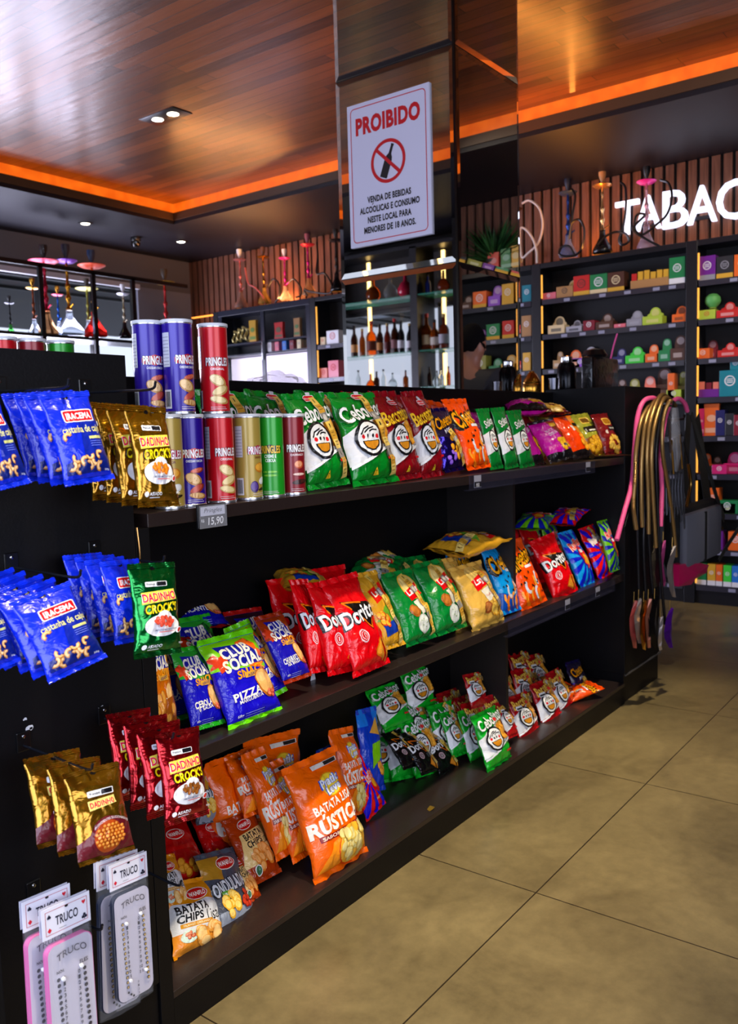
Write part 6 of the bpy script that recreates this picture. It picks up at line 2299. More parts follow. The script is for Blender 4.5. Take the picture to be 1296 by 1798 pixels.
def bay(y0, y1, label, rows, led=True, glow=False):
    """open cabinet between two uprights: y0 < y1"""
    t_ = thing('wall_cabinet', label, 'store shelf', (7.3, (y0 + y1) / 2, 0))
    q = MB(); q.box((7.40, y0, 0), (7.425, y1, 2.905), M('0b0b10', .6)); q.build('back_board', t_)
    q = MB(); q.box((CXF - .004, y0 + .001, 2.86), (7.425, y1 - .001, 2.905), UPR, .003); q.build('top_board', t_)
    q = MB(); q.box((CXF + .02, y0, 0), (7.40, y1, .12), UPR); q.build('plinth', t_)
    for z in rows:
        q = MB(); q.box((CXF + .01, y0, z - .022), (7.40, y1, z), SHELFM); s = q.build('shelf', t_)
        q = MB(); q.box((CXF + .002, y0 + .01, z - .045), (CXF + .008, y1 - .01, z - .002), LIPM)
        k = y0 + .08
        rd = random.Random(int(z * 100))
        while k < y1 - .12:
            q.box((CXF - .001, k, z - .038), (CXF + .002, k + .055, z - .012), M('8a8ca4', .4)); k += rd.uniform(.12, .34)
        q.build('label_strip', s)
    if led:
        q = MB()
        zz = [0.155] + sorted(rows)
        for a_, b_ in zip(sorted(rows), sorted(rows)[1:] + [2.86]):
            q.box((CXF + .004, y1 - .012, a_ + .012), (CXF + .014, y1 - .001, b_ - .055), GOLDLED)
        q.build('led_strip', t_)
    return t_


def upright(y0, y1, label):
    q = MB(); q.box((CXF - .004, y0 + .001, 0), (7.425, y1 - .001, 2.905), UPR, .003)
    return tag(q.build('cabinet_upright'), label, 'upright')


upright(3.447, 3.535, 'dark upright post left of the tobacco shelves, next to the mirrored column')
upright(2.098, 2.187, 'dark upright post between the two tobacco bays')
upright(0.72, 0.81, 'dark upright post of the next tobacco bay, seen only in the mirror')
upright(-0.66, -0.57, 'dark upright post farthest along the tobacco wall')
upright(4.93, 5.02, 'dark upright post behind the mirrored column')
upright(6.06, 6.14, 'dark upright post between glazed cabinets, left of the column')
upright(7.55, 7.63, 'dark upright post at the left end of the wall cabinets')
bay(2.187, 3.447, 'tobacco shelf bay under the lit letters, left of the post', ROWZ)
bay(0.81, 2.098, 'tobacco shelf bay at the right edge of the photo', ROWZ)
bay(-0.57, 0.72, 'tobacco shelf bay seen only in the mirrored column', ROWZ)
bay(3.535, 4.93, 'tobacco shelf bay mostly hidden behind the mirrored column', ROWZ)

COLS = {'red': 'c0201c', 'green': '147a44', 'brown': '4a2a1c', 'kraft': 'a87c4c', 'pink': 'd86a7c', 'purple': '6a1c8c', 'charcoal': '25262c', 'cream': 'd8c49a', 'grey': '8c8c98', 'maroon': '7a1428', 'lime': 'a8c23c', 'orange': 'e0641c', 'yellow': 'd0a02c', 'teal': '0c7a8c', 'navy': '1c1c5c', 'magenta': 'c81c70', 'salmon': 'e07a68', 'olive': '8c8c34', 'white': 'dcdce2', 'neon': '3cc83c', 'blue': '2470c8', 'tan': 'b08c5c', 'silver': 'a0a2b0', 'violet': '8a4ac8'}


def stock(kind_, px0, px1, ytop, ybase, colr, row, label, base=None, logo='white', X=CXF + .03, depth=.11, sink=None, tr=None, grp=None):
    """one retail box on a shelf row; pixel extents are read on the plane of the shelf front"""
    z = ROWZ[row] if row is not None else sink
    if tr is None:
        ya, yb = hit(px1, ybase, 'X', X).y, hit(px0, ybase, 'X', X).y
        h = hit((px0 + px1) / 2, ytop, 'X', X).z - hit((px0 + px1) / 2, ybase, 'X', X).z
    else:
        ya, yb, h = tr
    return stock3(kind_, ya, yb, z, h, colr, label, base, logo, X, depth, grp)


def stock3(kind_, ya, yb, z, h, colr, label, base=None, logo='white', X=CXF + .03, depth=.11, grp=None):
    m_ = M(COLS.get(colr, colr), .4, coat=.2)
    lm = M(COLS[logo], .5)
    if kind_ != 'box':
        ca_, cb_ = COLS.get(colr, colr), COLS[logo]
        lm = M(''.join('%02x' % int(int(ca_[k:k + 2], 16) * .45 + int(cb_[k:k + 2], 16) * .55) for k in (0, 2, 4)), .5)
    w_ = yb - ya
    nm = {'box': 'tobacco_box', 'round': 'display_box', 'tray': 'paper_tray', 'pouch': 'tobacco_pouch'}[kind_]
    t_ = thing(nm, label, {'box': 'box', 'round': 'display box', 'tray': 'tray', 'pouch': 'pouch'}[kind_], (X + depth / 2, (ya + yb) / 2, z), grp)
    c = (ya + yb) / 2
    if kind_ == 'box':
        q = MB(); q.box((X, ya, z), (X + depth, yb, z + h), m_, .002); q.build('carton', t_)
        if base:
            q = MB(); q.box((X - .002, ya, z), (X + depth, yb, z + h * .22), M(COLS[base], .5)); q.build('tray', t_)
        art = Art(lambda x, y, off: Vector((X - .0012 - off, c - x, z + y)), [], [], inkf=lambda h_: M(h_, .5))
        r = min(w_, h) * .26
        art.ell(0, h * .60, r, r, COLS[logo], 18); art.ell(0, h * .60, r * .8, r * .8, COLS.get(colr, colr), 18)
        for k in (-1, 0, 1):
            art.rect(-r * .6, h * .60 + k * r * .32 - r * .07, r * .6, h * .60 + k * r * .32 + r * .07, COLS[logo])
        V, Fs, I, mt = art.finish(); o = mesh_obj('printed_mark', V, Fs, I, mt, smooth=False); o.parent = t_; o.data.transform(Matrix.Translation(-t_.location))
    elif kind_ == 'round':
        # low carton with an upright display card ending in a round head
        q = MB(); q.box((X, ya, z), (X + depth, yb, z + h * .48), m_, .002); q.build('carton', t_)
        rr = min(w_ * .36, h * .30)
        q = MB(); q.prism([(c - w_ * .42, z + h * .40), (c + w_ * .42, z + h * .40), (c + w_ * .40, z + h * .62)] + [(c + rr * math.cos(t), z + h - rr + rr * math.sin(t)) for t in [PI * k / 10 for k in range(11)]] + [(c - w_ * .40, z + h * .62)], m_, 'X', X + depth * .7, X + depth * .76); q.build('header_card', t_)
        q = MB(); q.prism([(c + rr * .72 * math.cos(2 * PI * k / 16), z + h - rr + rr * .72 * math.sin(2 * PI * k / 16)) for k in range(16)], lm, 'X', X + depth * .7 - .002, X + depth * .7); q.build('printed_mark', t_); q = MB(); q.box((X - .001, c - w_ * .3, z + h * .12), (X, c + w_ * .3, z + h * .3), lm); q.build('name_strip', t_)
    elif kind_ == 'tray':
        q = MB(); q.box((X, ya, z), (X + depth, yb, z + h * .45), m_, .002); q.build('tray', t_)
        rd = random.Random(int(ya * 1000))
        n = max(2, int(w_ / .05))
        for k in range(n):
            y_ = ya + (k + .1) * w_ / n
            cc = rd.choice(['red', 'orange', 'salmon', 'maroon', 'yellow']) if base is None else base
            q = MB(); q.box((X + .015, y_, z + h * .3), (X + .03, y_ + w_ / n * .8, z + h * rd.uniform(.8, 1.0)), M(COLS[cc], .4)); q.build('packet', t_)
    else:
        q = MB(); q.prism([(ya, z), (yb, z), (yb - w_ * .06, z + h * .5), (yb, z + h), (ya, z + h), (ya + w_ * .06, z + h * .5)], m_, 'X', X + .01, X + .05); q.build('pouch', t_)
        q = MB(); q.prism([(c + w_ * .3 * math.cos(2 * PI * k / 14), z + h * .55 + w_ * .24 * math.sin(2 * PI * k / 14)) for k in range(14)], lm, 'X', X + .006, X + .0105); q.build('printed_mark', t_); q = MB(); q.box((X + .008, ya + w_ * .1, z + h * .1), (X + .0105, yb - w_ * .1, z + h * .25), lm); q.build('name_strip', t_)
    return t_


A1 = 'in the top row under the lit letters'
stock('box', 951, 976, 512, 524, 'pink', 0, 'flat pink box, first on the top row beside the gold light strip')
stock('box', 977, 1006, 502, 522, 'kraft', 0, 'small kraft box on the top row left of the red box', logo='charcoal')
stock('round', 988, 1016, 478, 512, 'cream', 0, 'cream starburst display behind the kraft box, top row', logo='yellow', X=CXF + .12)
stock('box', 1007, 1035, 483, 518, 'red', 0, 'red box with yellow base, top row', base='yellow', logo='brown')
stock('box', 1036, 1066, 481, 515, 'green', 0, 'green box with yellow base, top row, left of the dark brown one', base='cream', logo='white')
stock('box', 1067, 1096, 477, 511, 'brown', 0, 'dark brown box, top row, left of the kraft tray', base='yellow', logo='cream')
stock('tray', 1107, 1174, 470, 503, 'kraft', 0, 'long kraft tray holding red packets, top row')
stock('box', 1118, 1134, 458, 480, 'grey', 0, 'grey packet standing behind the kraft tray', X=CXF + .16, depth=.04)
stock('box', 1136, 1156, 456, 480, 'navy', 0, 'navy packet standing behind the kraft tray', X=CXF + .16, depth=.04)
stock('box', 1158, 1176, 452, 480, 'red', 0, 'red packet standing behind the kraft tray', X=CXF + .16, depth=.04)
stock('box', 1175, 1203, 451, 498, 'green', 0, 'tall green box with round white mark, right end of the top row', base='white')
stock('box', 1227, 1256, 447, 490, 'purple', 0, 'purple box with round white mark in the right-hand bay', base='grey')
stock('box', 1258, 1287, 443, 482, 'charcoal', 0, 'charcoal box beside the purple box, right-hand bay', base='yellow', logo='grey')
stock('box', 1289, 1318, 441, 480, 'orange', 0, 'orange box cut by the right photo edge, top row')
stock('round', 962, 991, 542, 574, 'cream', 1, 'cream display box with dark mark, second row', logo='charcoal')
stock('round', 994, 1021, 550, 572, 'silver', 1, 'silver display box, second row, right of the cream one', logo='charcoal')
stock('box', 1024, 1044, 553, 571, 'maroon', 1, 'low maroon box, second row')
stock('round', 1046, 1076, 541, 570, 'brown', 1, 'brown display box with pale mark, second row')
stock('box', 1078, 1098, 562, 569, 'pink', 1, 'flat pink box, second row, between brown and grey displays')
stock('round', 1100, 1127, 539, 568, 'grey', 1, 'grey round-headed display, second row', logo='silver')
stock('round', 1128, 1163, 535, 567, 'lime', 1, 'lime display box with round head, second row', logo='cream')
stock('round', 1180, 1204, 534, 564, 'orange', 1, 'orange display box at the right end of the second row', logo='brown')
stock('box', 1226, 1256, 544, 561, 'lime', 1, 'lime box under the green ball, right-hand bay', logo='red')
gl = hit(1252, 530, 'X', CXF + .08)
t_ = thing('globe_display', 'green ball-shaped display on the lime box, right-hand bay', 'display', (gl.x, gl.y, ROWZ[1] + .09))
q = MB(); q.lathe([(0, -.055), (.03, -.048), (.055, -.02), (.06, .0), (.055, .03), (.03, .053), (0, .06)], M('5aa85a', .5, bump=.4, bscale=30), (gl.x, gl.y, ROWZ[1] + .145), 20); q.build('ball', t_, True)
q = MB(); q.lathe([(0, -.058), (.03, -.058), (.02, -.045)], M('8ab04c', .5), (gl.x, gl.y, ROWZ[1] + .145), 16); q.build('foot', t_, True)
stock('round', 1258, 1296, 528, 557, 'red', 1, 'red display box right of the green ball', logo='white')
for (a_, b_, yt, yb_, c_, lb, k_) in ((971, 984, 609, 640, 'tan', 'small tan display, third row, first from the left', 'round'), (992, 1018, 608, 640, 'orange', 'orange round-headed display, third row', 'round'), (1020, 1044, 602, 639, 'white', 'white round-headed display behind the black cap, third row', 'round'), (1003, 1033, 624, 640, 'violet', 'flat lilac box in front of the orange display, third row', 'box'), (1076, 1096, 608, 637, 'navy', 'navy display, third row, right of the black pouch', 'round'), (1098, 1130, 607, 637, 'neon', 'bright green display, third row', 'round'), (1133, 1153, 604, 636, 'orange', 'orange display with round head between green ones, third row', 'round'), (1156, 1176, 594, 635, 'green', 'green tall round-headed display, third row', 'round'), (1177, 1203, 589, 634, 'brown', 'brown tall round-headed display, right end of the third row', 'round'), (1222, 1246, 613, 631, 'orange', 'low orange box, third row, right-hand bay', 'box'), (1236, 1258, 596, 630, 'maroon', 'dark red display behind the low orange box', 'round'), (1260, 1296, 602, 628, 'red', 'red display, third row, cut by the photo edge', 'round')):
    stock(k_, a_, b_, yt, yb_, c_, 2, lb, X=CXF + (.03 if 'behind' not in lb else .13))
for (a_, b_, yt, yb_, c_, lb, k_) in ((1078, 1096, 661, 700, 'brown', 'dark brown display, fourth row', 'round'), (1098, 1120, 661, 700, 'olive', 'olive display with round head, fourth row', 'round'), (1124, 1148, 658, 700, 'salmon', 'salmon display with round head, fourth row', 'round'), (1146, 1178, 644, 700, 'brown', 'tall brown display with heart-like head, fourth row', 'round'), (1172, 1184, 655, 700, 'orange', 'slim orange box, fourth row', 'box'), (1186, 1203, 652, 700, 'olive', 'olive tall display at the right end of the fourth row', 'round'), (1170, 1196, 684, 700, 'lime', 'flat lime box low in the fourth row', 'box'), (1225, 1262, 667, 699, 'purple', 'purple tray of coloured lighters, fourth row', 'tray'), (1263, 1300, 650, 696, 'teal', 'large teal box, fourth row, right edge', 'box')):
    stock(k_, a_, b_, yt, yb_, c_, 3, lb, X=CXF + (.03 if 'tall' not in lb else .12))
stock('box', 1282, 1300, 640, 660, 'teal', None, 'smaller teal box stacked on the large teal one', sink=ROWZ[3] + .205)
for (a_, b_, yt, yb_, c_, lb, k_) in ((1226, 1236, 728, 776, 'magenta', 'narrow magenta-dotted pouch, fifth row', 'pouch'), (1235, 1262, 720, 776, 'orange', 'orange pouch, fifth row', 'pouch'), (1256, 1272, 730, 775, 'navy', 'navy box right of the orange pouch, fifth row', 'box'), (1273, 1288, 735, 774, 'charcoal', 'charcoal box, fifth row', 'box'), (1288, 1304, 738, 774, 'maroon', 'maroon box at the photo edge, fifth row', 'box')):
    stock(k_, a_, b_, yt, yb_, c_, 4, lb)
for (a_, b_, yt, yb_, c_, lb, k_) in ((1228, 1246, 796, 830, 'orange', 'orange round-headed display, sixth row', 'round'), (1246, 1264, 800, 829, 'brown', 'brown round-headed display, sixth row', 'round'), (1250, 1276, 812, 828, 'magenta', 'low magenta box, sixth row', 'box'), (1270, 1302, 790, 827, 'magenta', 'magenta round-headed display, sixth row', 'round')):
    stock(k_, a_, b_, yt, yb_, c_, 5, lb, X=CXF + (.10 if k_ == 'round' else .03))
for (a_, b_, yt, yb_, c_, lb, k_) in ((1240, 1262, 856, 900, 'orange', 'orange box, seventh row', 'box'), (1264, 1292, 858, 876, 'lime', 'lime rolling-paper box on top, seventh row', 'box'), (1258, 1296, 876, 899, 'green', 'green rolling-paper box, seventh row', 'box')):
    stock(k_, a_, b_, yt, yb_, c_, 6, lb)
for i, (a_, b_, c_) in enumerate(((1222, 1240, 'green'), (1242, 1256, 'yellow'), (1257, 1268, 'orange'), (1270, 1284, 'neon'), (1285, 1298, 'blue'), (1205, 1220, 'teal'))):
    stock('box', a_, b_, 994, 1031, c_, 8, '%s upright carton on the bottom row of the right-hand bay' % c_, base='white')
for i, (y_, c_) in enumerate(((1.95, 'purple'), (1.80, 'orange'), (1.62, 'teal'), (1.45, 'red'))):
    stock3('box', y_ - .06, y_ + .05, ROWZ[7], .15, c_, '%s box on the eighth row, half hidden by the shoulder bag' % c_)
# the sliver of the hidden bay beside the column
stock('box', 917, 933, 500, 530, 'teal', 0, 'teal box with a glowing corner in the gap beside the mirrored column, top row')
stock('box', 916, 933, 545, 582, 'kraft', 1, 'kraft display in the gap beside the mirrored column, second row', logo='white')
stock('box', 918, 932, 610, 642, 'yellow', 2, 'yellow carton in the gap beside the mirrored column, third row')

# stock of the bays that only the mirror shows (the wall right of the photo edge)
rd = random.Random(21)
ROWN = ['top', 'second', 'third', 'fourth', 'fifth', 'sixth', 'seventh', 'eighth', 'bottom']
SIDE = {0: ['yellow', 'violet', 'orange', 'brown', 'silver', 'white', 'green'], 1: ['red', 'green', 'purple', 'olive', 'charcoal', 'green', 'kraft'], 2: ['yellow', 'green', 'olive', 'red', 'maroon', 'yellow', 'brown'], 3: ['orange', 'brown', 'orange', 'blue', 'green', 'navy', 'maroon']}
for y0, y1, wh in ((-0.57, 0.72, 'mirror-seen'), (0.81, 1.78, 'right-hand')):
    for r_ in range(0, 4):
        cs = list(SIDE[r_])
        y_ = y1 - .05
        k = 0
        while y_ > y0 + .14 and k < len(cs):
            w_ = rd.uniform(.11, .17)
            h = rd.uniform(.13, .21) if r_ != 1 else rd.uniform(.11, .17)
            if wh == 'right-hand' and y_ > 1.70:
                y_ -= .1; continue
            stock3('box' if rd.random() < .7 else 'round', y_ - w_, y_, ROWZ[r_], h, cs[k], '%s carton %s on the %s row of the %s bay' % (cs[k], ('first', 'second', 'third', 'fourth', 'fifth', 'sixth', 'seventh')[k] + ' from the left', ROWN[r_], wh), base='yellow')
            y_ -= w_ + rd.uniform(.01, .03)
            k += 1

# ---------------------------------------------------------------- lit letters
LET = M('dfe6ff', .4, emit=1.6)
XL = 7.385
ltr = [('T', 1080, 1121, 352, 411), ('A', 1114, 1160, 342, 403), ('B', 1163, 1207, 333, 399), ('A', 1206, 1258, 325, 391), ('C', 1257, 1312, 315, 385)]
for i, (chx, x0, x1, yt, yb_) in enumerate(ltr):
    vs, fs = text_mesh(chx, .006, 0)
    a0 = min(v[0] for v in vs); a1 = max(v[0] for v in vs); b0 = min(v[1] for v in vs); b1 = max(v[1] for v in vs)
    p0, p1 = hit(x0, yb_, 'X', XL), hit(x1, yb_, 'X', XL)
    zt_ = hit((x0 + x1) / 2, yt, 'X', XL).z; zb_ = hit((x0 + x1) / 2, yb_, 'X', XL).z
    nm = ('first', 'second', 'third', 'fourth', 'fifth')[i]
    t_ = thing('sign_letter', 'glowing white letter %s, %s of the lit word on the slatted wall' % (chx, nm), 'sign letter', (XL, (p0.y + p1.y) / 2, zb_), None)
    bm = bmesh.new()
    def mk(x):
        return [bm.verts.new((x, p0.y + (p1.y - p0.y) * (v[0] - a0) / (a1 - a0), zb_ + (zt_ - zb_) * (v[1] - b0) / (b1 - b0))) for v in vs]
    F_, B_ = mk(XL), mk(XL + .035)
    ec = {}
    for f in fs:
        for k in range(len(f)):
            e = (f[k], f[(k + 1) % len(f)]); ec[tuple(sorted(e))] = ec.get(tuple(sorted(e)), 0) + 1
    for f in fs:
        bm.faces.new([F_[k] for k in f])
    q = MB(); q.bm.free(); q.bm = bm; q.mi(LET)
    # sides
    side = []
    for e, n in ec.items():
        if n == 1:
            fc = bm.faces.new([F_[e[0]], F_[e[1]], B_[e[1]], B_[e[0]]])
    for v in [v for v in bm.verts if not v.link_faces]:
        bm.verts.remove(v)
    q.build('lit_face', t_)
    k = MB(); k.box((XL + .03, min(p0.y, p1.y) + .05, zb_ + .03), (X1 - .02, max(p0.y, p1.y) - .05, zb_ + .06), M('202028', .5)); k.build('mounting_rail', t_)
# ================================================================== WATER PIPES
def gl(h, t_=0.75):
    return M(h, .06, trans=t_, ior=1.2)


def hookah(px, ytop, ybase, ax, v, label, glass, stem, plate, bowl, hose=None, hosepts=None, wide=1.0, group=None, tray_r=.12, bell=1.0, off=0.0):
    B = hit(px, ybase, ax, v)
    T_ = hit(px, ytop, ax, v)
    H = T_.z - B.z
    t_ = thing('water_pipe', label, 'hookah', B, group)
    w_ = wide

    def S(pr):
        return [(r * H * w_, z * H) for r, z in pr]
    q = MB(); q.lathe(S([(0, 0), (.10 * bell, 0), (.118 * bell, .015), (.112 * bell, .06), (.075 * bell, .13), (.042, .20), (.034, .26), (.038, .285), (.030, .29)]), glass, B, 20); q.build('glass_base', t_, True, 1.2)
    q = MB(); q.lathe(S([(0, .27), (.034, .275), (.036, .30), (.018, .32), (.017, .37), (.030, .40), (.032, .42), (.018, .45), (.016, .50), (.028, .53), (.028, .55), (.016, .58), (.015, .70), (.022, .72), (.015, .74), (.014, .80), (.0, .81)]), stem, B, 16); q.build('stem', t_, True, 1.0)
    q = MB(); q.lathe(S([(.012, .795), (tray_r * .7, .80), (tray_r, .825), (tray_r * .98, .832), (tray_r * .6, .815), (.012, .815)]), plate, B, 24); q.build('tray', t_, True, 1.0)
    q = MB(); q.lathe(S([(0, .815), (.018, .82), (.020, .87), (.032, .90), (.046, .95), (.046, 1.0), (.038, .995), (.028, .94), (0, .93)]), bowl, B, 18); q.build('bowl', t_, True, 1.0)
    q = MB(); q.tube([B + Vector((0, -.02 * H, .30 * H)), B + Vector((0, -.09 * H, .34 * H))], .010 * H, stem, 8); q.build('hose_port', t_, True)
    if hose:
        pts = [hit(x, y, ax, v + d) for x, y, d in hosepts]
        q = MB(); q.tube(smoothpath(pts, 8), .010 if hose is not True else .01, hose, 8); q.build('hose', t_, True)
    return t_


BH = M('0b0a0d', .35)
XH = 7.25
GH = 'hookahs on top of the wall cabinets'
hookah(424, 437, 541, 'X', XH, 'pink-hosed water pipe with white bowl, leftmost on the wall cabinets', gl('d8b0a0'), M('b86a6a', .3, .6), M('c88a90', .25, .8), WHITE, M('b05a5a', .4), [(430, 470, -.05), (436, 497, -.05), (448, 505, -.05), (461, 520, -.05), (466, 535, -.03)], group=GH)
hookah(465, 433, 534, 'X', XH, 'gold water pipe with a gold tray, second on the wall cabinets', gl('e0b860'), GOLD, GOLD, M('5a3a2c', .5), BH, [(470, 505, -.05), (480, 490, -.05), (490, 500, -.06), (490, 520, -.06), (483, 531, -.05)], group=GH)
hookah(502, 437, 527, 'X', XH, 'magenta water pipe with white bowl and clear base', gl('e8d8c8'), M('c81e8c', .25, .7), M('e02a98', .3, .6), WHITE, BH, [(508, 495, -.05), (516, 490, -.06), (528, 505, -.06), (528, 518, -.05), (520, 522, -.05)], group=GH)
hookah(543, 410, 519, 'X', XH, 'tall magenta and red water pipe with ribbed stem', gl('e8c08c'), M('d01e7c', .25, .7), M('e0304c', .3, .5), M('8a4a5c', .4), BH, [(556, 425, -.03), (558, 450, -.05), (556, 480, -.06), (570, 480, -.06), (582, 500, -.06), (578, 515, -.05), (545, 512, -.08), (534, 508, -.08), (540, 520, -.06)], group=GH)
hookah(592, 402, 512, 'X', XH, 'black water pipe half hidden by the mirrored column', M('0c0c10', .2), BH, M('1a1c28', .25, .5), BH, group=GH)
hookah(905, 347, 462, 'X', XH, 'gold water pipe cut off by the mirrored column, white hose looping out', gl('d8b080'), GOLD, GOLD, GOLD, M('d8c8c0', .5), [(917, 357, -.05), (930, 352, -.06), (947, 366, -.07), (953, 395, -.07), (946, 425, -.07), (928, 444, -.06), (916, 450, -.05), (913, 405, -.08), (922, 402, -.08), (935, 418, -.09), (942, 440, -.09), (943, 462, -.08)], group=GH)
hookah(998, 314, 453, 'X', XH, 'blue water pipe with black hose, left of the lit letters', gl('9ab0e8'), M('1c3c8c', .25, .7), M('4a5a78', .3, .6), M('10142c', .4), BH, [(1004, 332, -.04), (1010, 345, -.06), (1006, 375, -.08), (1000, 420, -.08), (1004, 392, -.1), (1018, 386, -.1), (1026, 405, -.1), (1022, 435, -.1), (1010, 448, -.09), (990, 450, -.09), (982, 445, -.09), (986, 434, -.09), (1000, 433, -.09), (1010, 450, -.08)], group=GH)
hookah(1058, 300, 446, 'X', XH, 'gold water pipe with black base in front of the letter T', M('0c0b0e', .25), M('c8a878', .2, .9), M('d8a060', .25, .8), M('c08850', .4), BH, [(1090, 320, -.04), (1098, 330, -.06), (1099, 365, -.08), (1094, 400, -.08), (1087, 420, -.08), (1092, 430, -.08), (1104, 424, -.08), (1100, 412, -.09), (1085, 407, -.09), (1066, 413, -.09), (1050, 430, -.08)], group=GH, bell=1.05)
hookah(1135, 293, 440, 'X', XH, 'pink water pipe with black hose crossing the lit letters', gl('e0d0e8'), M('b88a9c', .25, .6), M('f028a0', .35, .3), BH, BH, [(1160, 316, -.04), (1174, 322, -.06), (1180, 345, -.08), (1172, 375, -.08), (1152, 395, -.08), (1128, 412, -.08), (1115, 402, -.09), (1118, 378, -.09), (1132, 378, -.1), (1112, 402, -.1), (1135, 420, -.09), (1158, 432, -.08)], group=GH)

q = MB(); q.box((7.34, 0.2, 2.906), (7.38, 8.2, 2.918), M('ff9a3c', .4, emit=2.0))
tag(q.build('wash_light_strip'), 'hidden amber light strip on top of the wall cabinets behind the water pipes', 'light strip')
# display shelf in front of the storefront glass
YH = 7.6
zsh = hit(130, 593, 'Y', YH).z
ds = thing('display_shelf', 'black framed shelf in front of the storefront glass carrying water pipes', 'store shelf', (4.8, YH, 0))
q = MB(); q.box((3.2, YH - .14, zsh - .03), (6.62, YH + .22, zsh), M('0a0a0d', .3), .002); q.build('shelf', ds)
q = MB(); q.box((3.2, YH - .14, zsh - .62), (6.62, YH + .22, zsh - .60), M('0a0a0d', .3), .002); q.build('shelf', ds)
for px in (75, 167, 236):
    x = hit(px, 560, 'Y', YH - .15).x
    q = MB(); q.box((x - .022, YH - .165, 0), (x + .022, YH - .135, 3.12), M('07070a', .35)); q.build('post', ds)
q = MB(); q.box((3.2, YH - .165, 3.10), (6.62, YH - .135, 3.14), M('07070a', .35)); q.build('top_rail', ds)
GL2 = 'hookahs on the storefront shelf'
CLR = gl('e8f0ff', .85)
hookah(62, 489, 588, 'Y', YH + .1, 'short brown and gold water pipe with clear base on the storefront shelf', CLR, M('7a3c1c', .3, .7), GOLD, GOLD, group=GL2)
hookah(85, 432, 590, 'Y', YH + .06, 'tall red water pipe with a crimson tray, leftmost tall one', gl('c89060'), M('b01c3c', .25, .7), M('d01c48', .3, .4), M('2a1c1c', .4), group=GL2, tray_r=.17)
hookah(105, 503, 588, 'Y', YH + .20, 'small blue-stemmed water pipe behind the tall red one', CLR, M('1c5ab8', .25, .6), M('d83a5c', .3, .4), GOLD, group=GL2)
hookah(124, 431, 589, 'Y', YH + .05, 'gold and green water pipe with a flared clear base', CLR, M('b07a1c', .25, .9), M('7a3ca8', .3, .4), M('2a2030', .4), group=GL2, bell=1.35, tray_r=.12)
hookah(168, 441, 592, 'Y', YH + .05, 'water pipe with orange tray and red glass base', gl('d82018', .6), M('b8862c', .25, .9), M('e0502c', .35, .3), M('1c2a4a', .4), group=GL2, bell=1.2, tray_r=.16)
hookah(157, 490, 590, 'Y', YH + .18, 'water pipe with a pale yellow tray behind the orange one', CLR, M('8a8a3c', .3, .6), M('c8c060', .35, .3), M('4a4a3c', .4), group=GL2, tray_r=.2)
hookah(220, 500, 594, 'Y', YH + .05, 'black water pipe with silver crown stem', M('0c0c12', .15), M('b0a890', .25, .9), M('d0d0d8', .3, .6), WHITE, group=GL2)
hookah(294, 474, 604, 'Y', YH + .05, 'red-stemmed water pipe with a gold tray above the stacked cans', gl('d83a2c', .6), M('b02c2c', .25, .6), M('b8963c', .3, .8), M('3a2c1c', .4), group=GL2, tray_r=.14)
hookah(20, 520, 590, 'Y', YH + .1, 'small green water pipe at the left photo edge', gl('3a8c3c', .6), M('1c1c20', .3, .6), M('2a2a34', .3, .6), BH, group=GL2)

# glazed cabinets left of the column
PANELW = M('e6dcf4', .5, emit=0.9)  # pale emissive sheet added behind the cabinet doors
FR = M('14172a', .3, spec=.6)


def glazed(y0, y1, label, parts):
    t_ = thing('glazed_cabinet', label, 'display cabinet', (7.3, (y0 + y1) / 2, 0))
    q = MB(); q.box((7.40, y0, 0), (7.425, y1, 2.905), M('0b0b12', .6)); q.build('back_board', t_)
    q = MB(); q.box((CXF - .004, y0 + .001, 2.84), (7.425, y1 - .001, 2.905), FR, .003); q.build('top_board', t_)
    for z in (2.52, 2.39, 1.98):
        q = MB(); q.box((CXF + .03, y0, z - .022), (7.40, y1, z), FR); q.build('shelf', t_)
    q = MB(); q.box((7.33, y0 + .02, 1.99), (7.34, y1 - .02, 2.36), PANELW); q.build('pale_panel', t_)
    q = MB(); q.box((CXF + .02, y0, 0), (7.40, y1, 1.4), FR); q.build('base_unit', t_)
    n = parts
    for k in range(n + 1):
        y = min(max(y0 + (y1 - y0) * k / n, y0 + .03), y1 - .03)
        q = MB(); q.box((CXF, y - .028, 1.4), (CXF + .02, y + .028, 2.84), FR, .002); q.build('door_stile', t_)
    q = MB(); q.box((CXF + .008, y0, 1.4), (CXF + .012, y1, 2.84), M('0c1016', 0.02, alpha=.06, spec=.6)); q.build('door_glass', t_)
    q = MB(); q.box((CXF - .02, (y0 + y1) / 2 - .006, 2.3), (CXF - .01, (y0 + y1) / 2 + .006, 2.5), CHROME); q.build('handle', t_)
    return t_


glazed(6.14, 7.55, 'glazed cabinet with pale glowing panel, behind the stacked cans', 2)
bay(5.02, 6.06, 'open shelf bay between the glazed cabinet and the mirrored column', [2.40, 2.05, 1.7])
for (a_, b_, yt, yb_, c_, k_, lb) in ((437, 449, 560, 598, 'yellow', 'pouch', 'yellow and red pouch in the glazed cabinet'), (481, 496, 563, 592, 'red', 'pouch', 'red bag with a green mark in the glazed cabinet'), (515, 526, 555, 588, 'kraft', 'pouch', 'tan pouch in the glazed cabinet near the post')):
    stock(k_, a_, b_, yt, yb_, c_, None, lb, sink=2.52, logo='green')
for i in range(5):
    a_ = 470 + i * 13
    stock('box', a_, a_ + 7, 606, 622, ('white', 'pink', 'blue', 'maroon', 'cream')[i], None, '%s small bottle-shaped carton on the lower glazed shelf' % ('white', 'pink', 'blue', 'maroon', 'cream')[i], sink=2.39, logo='grey')
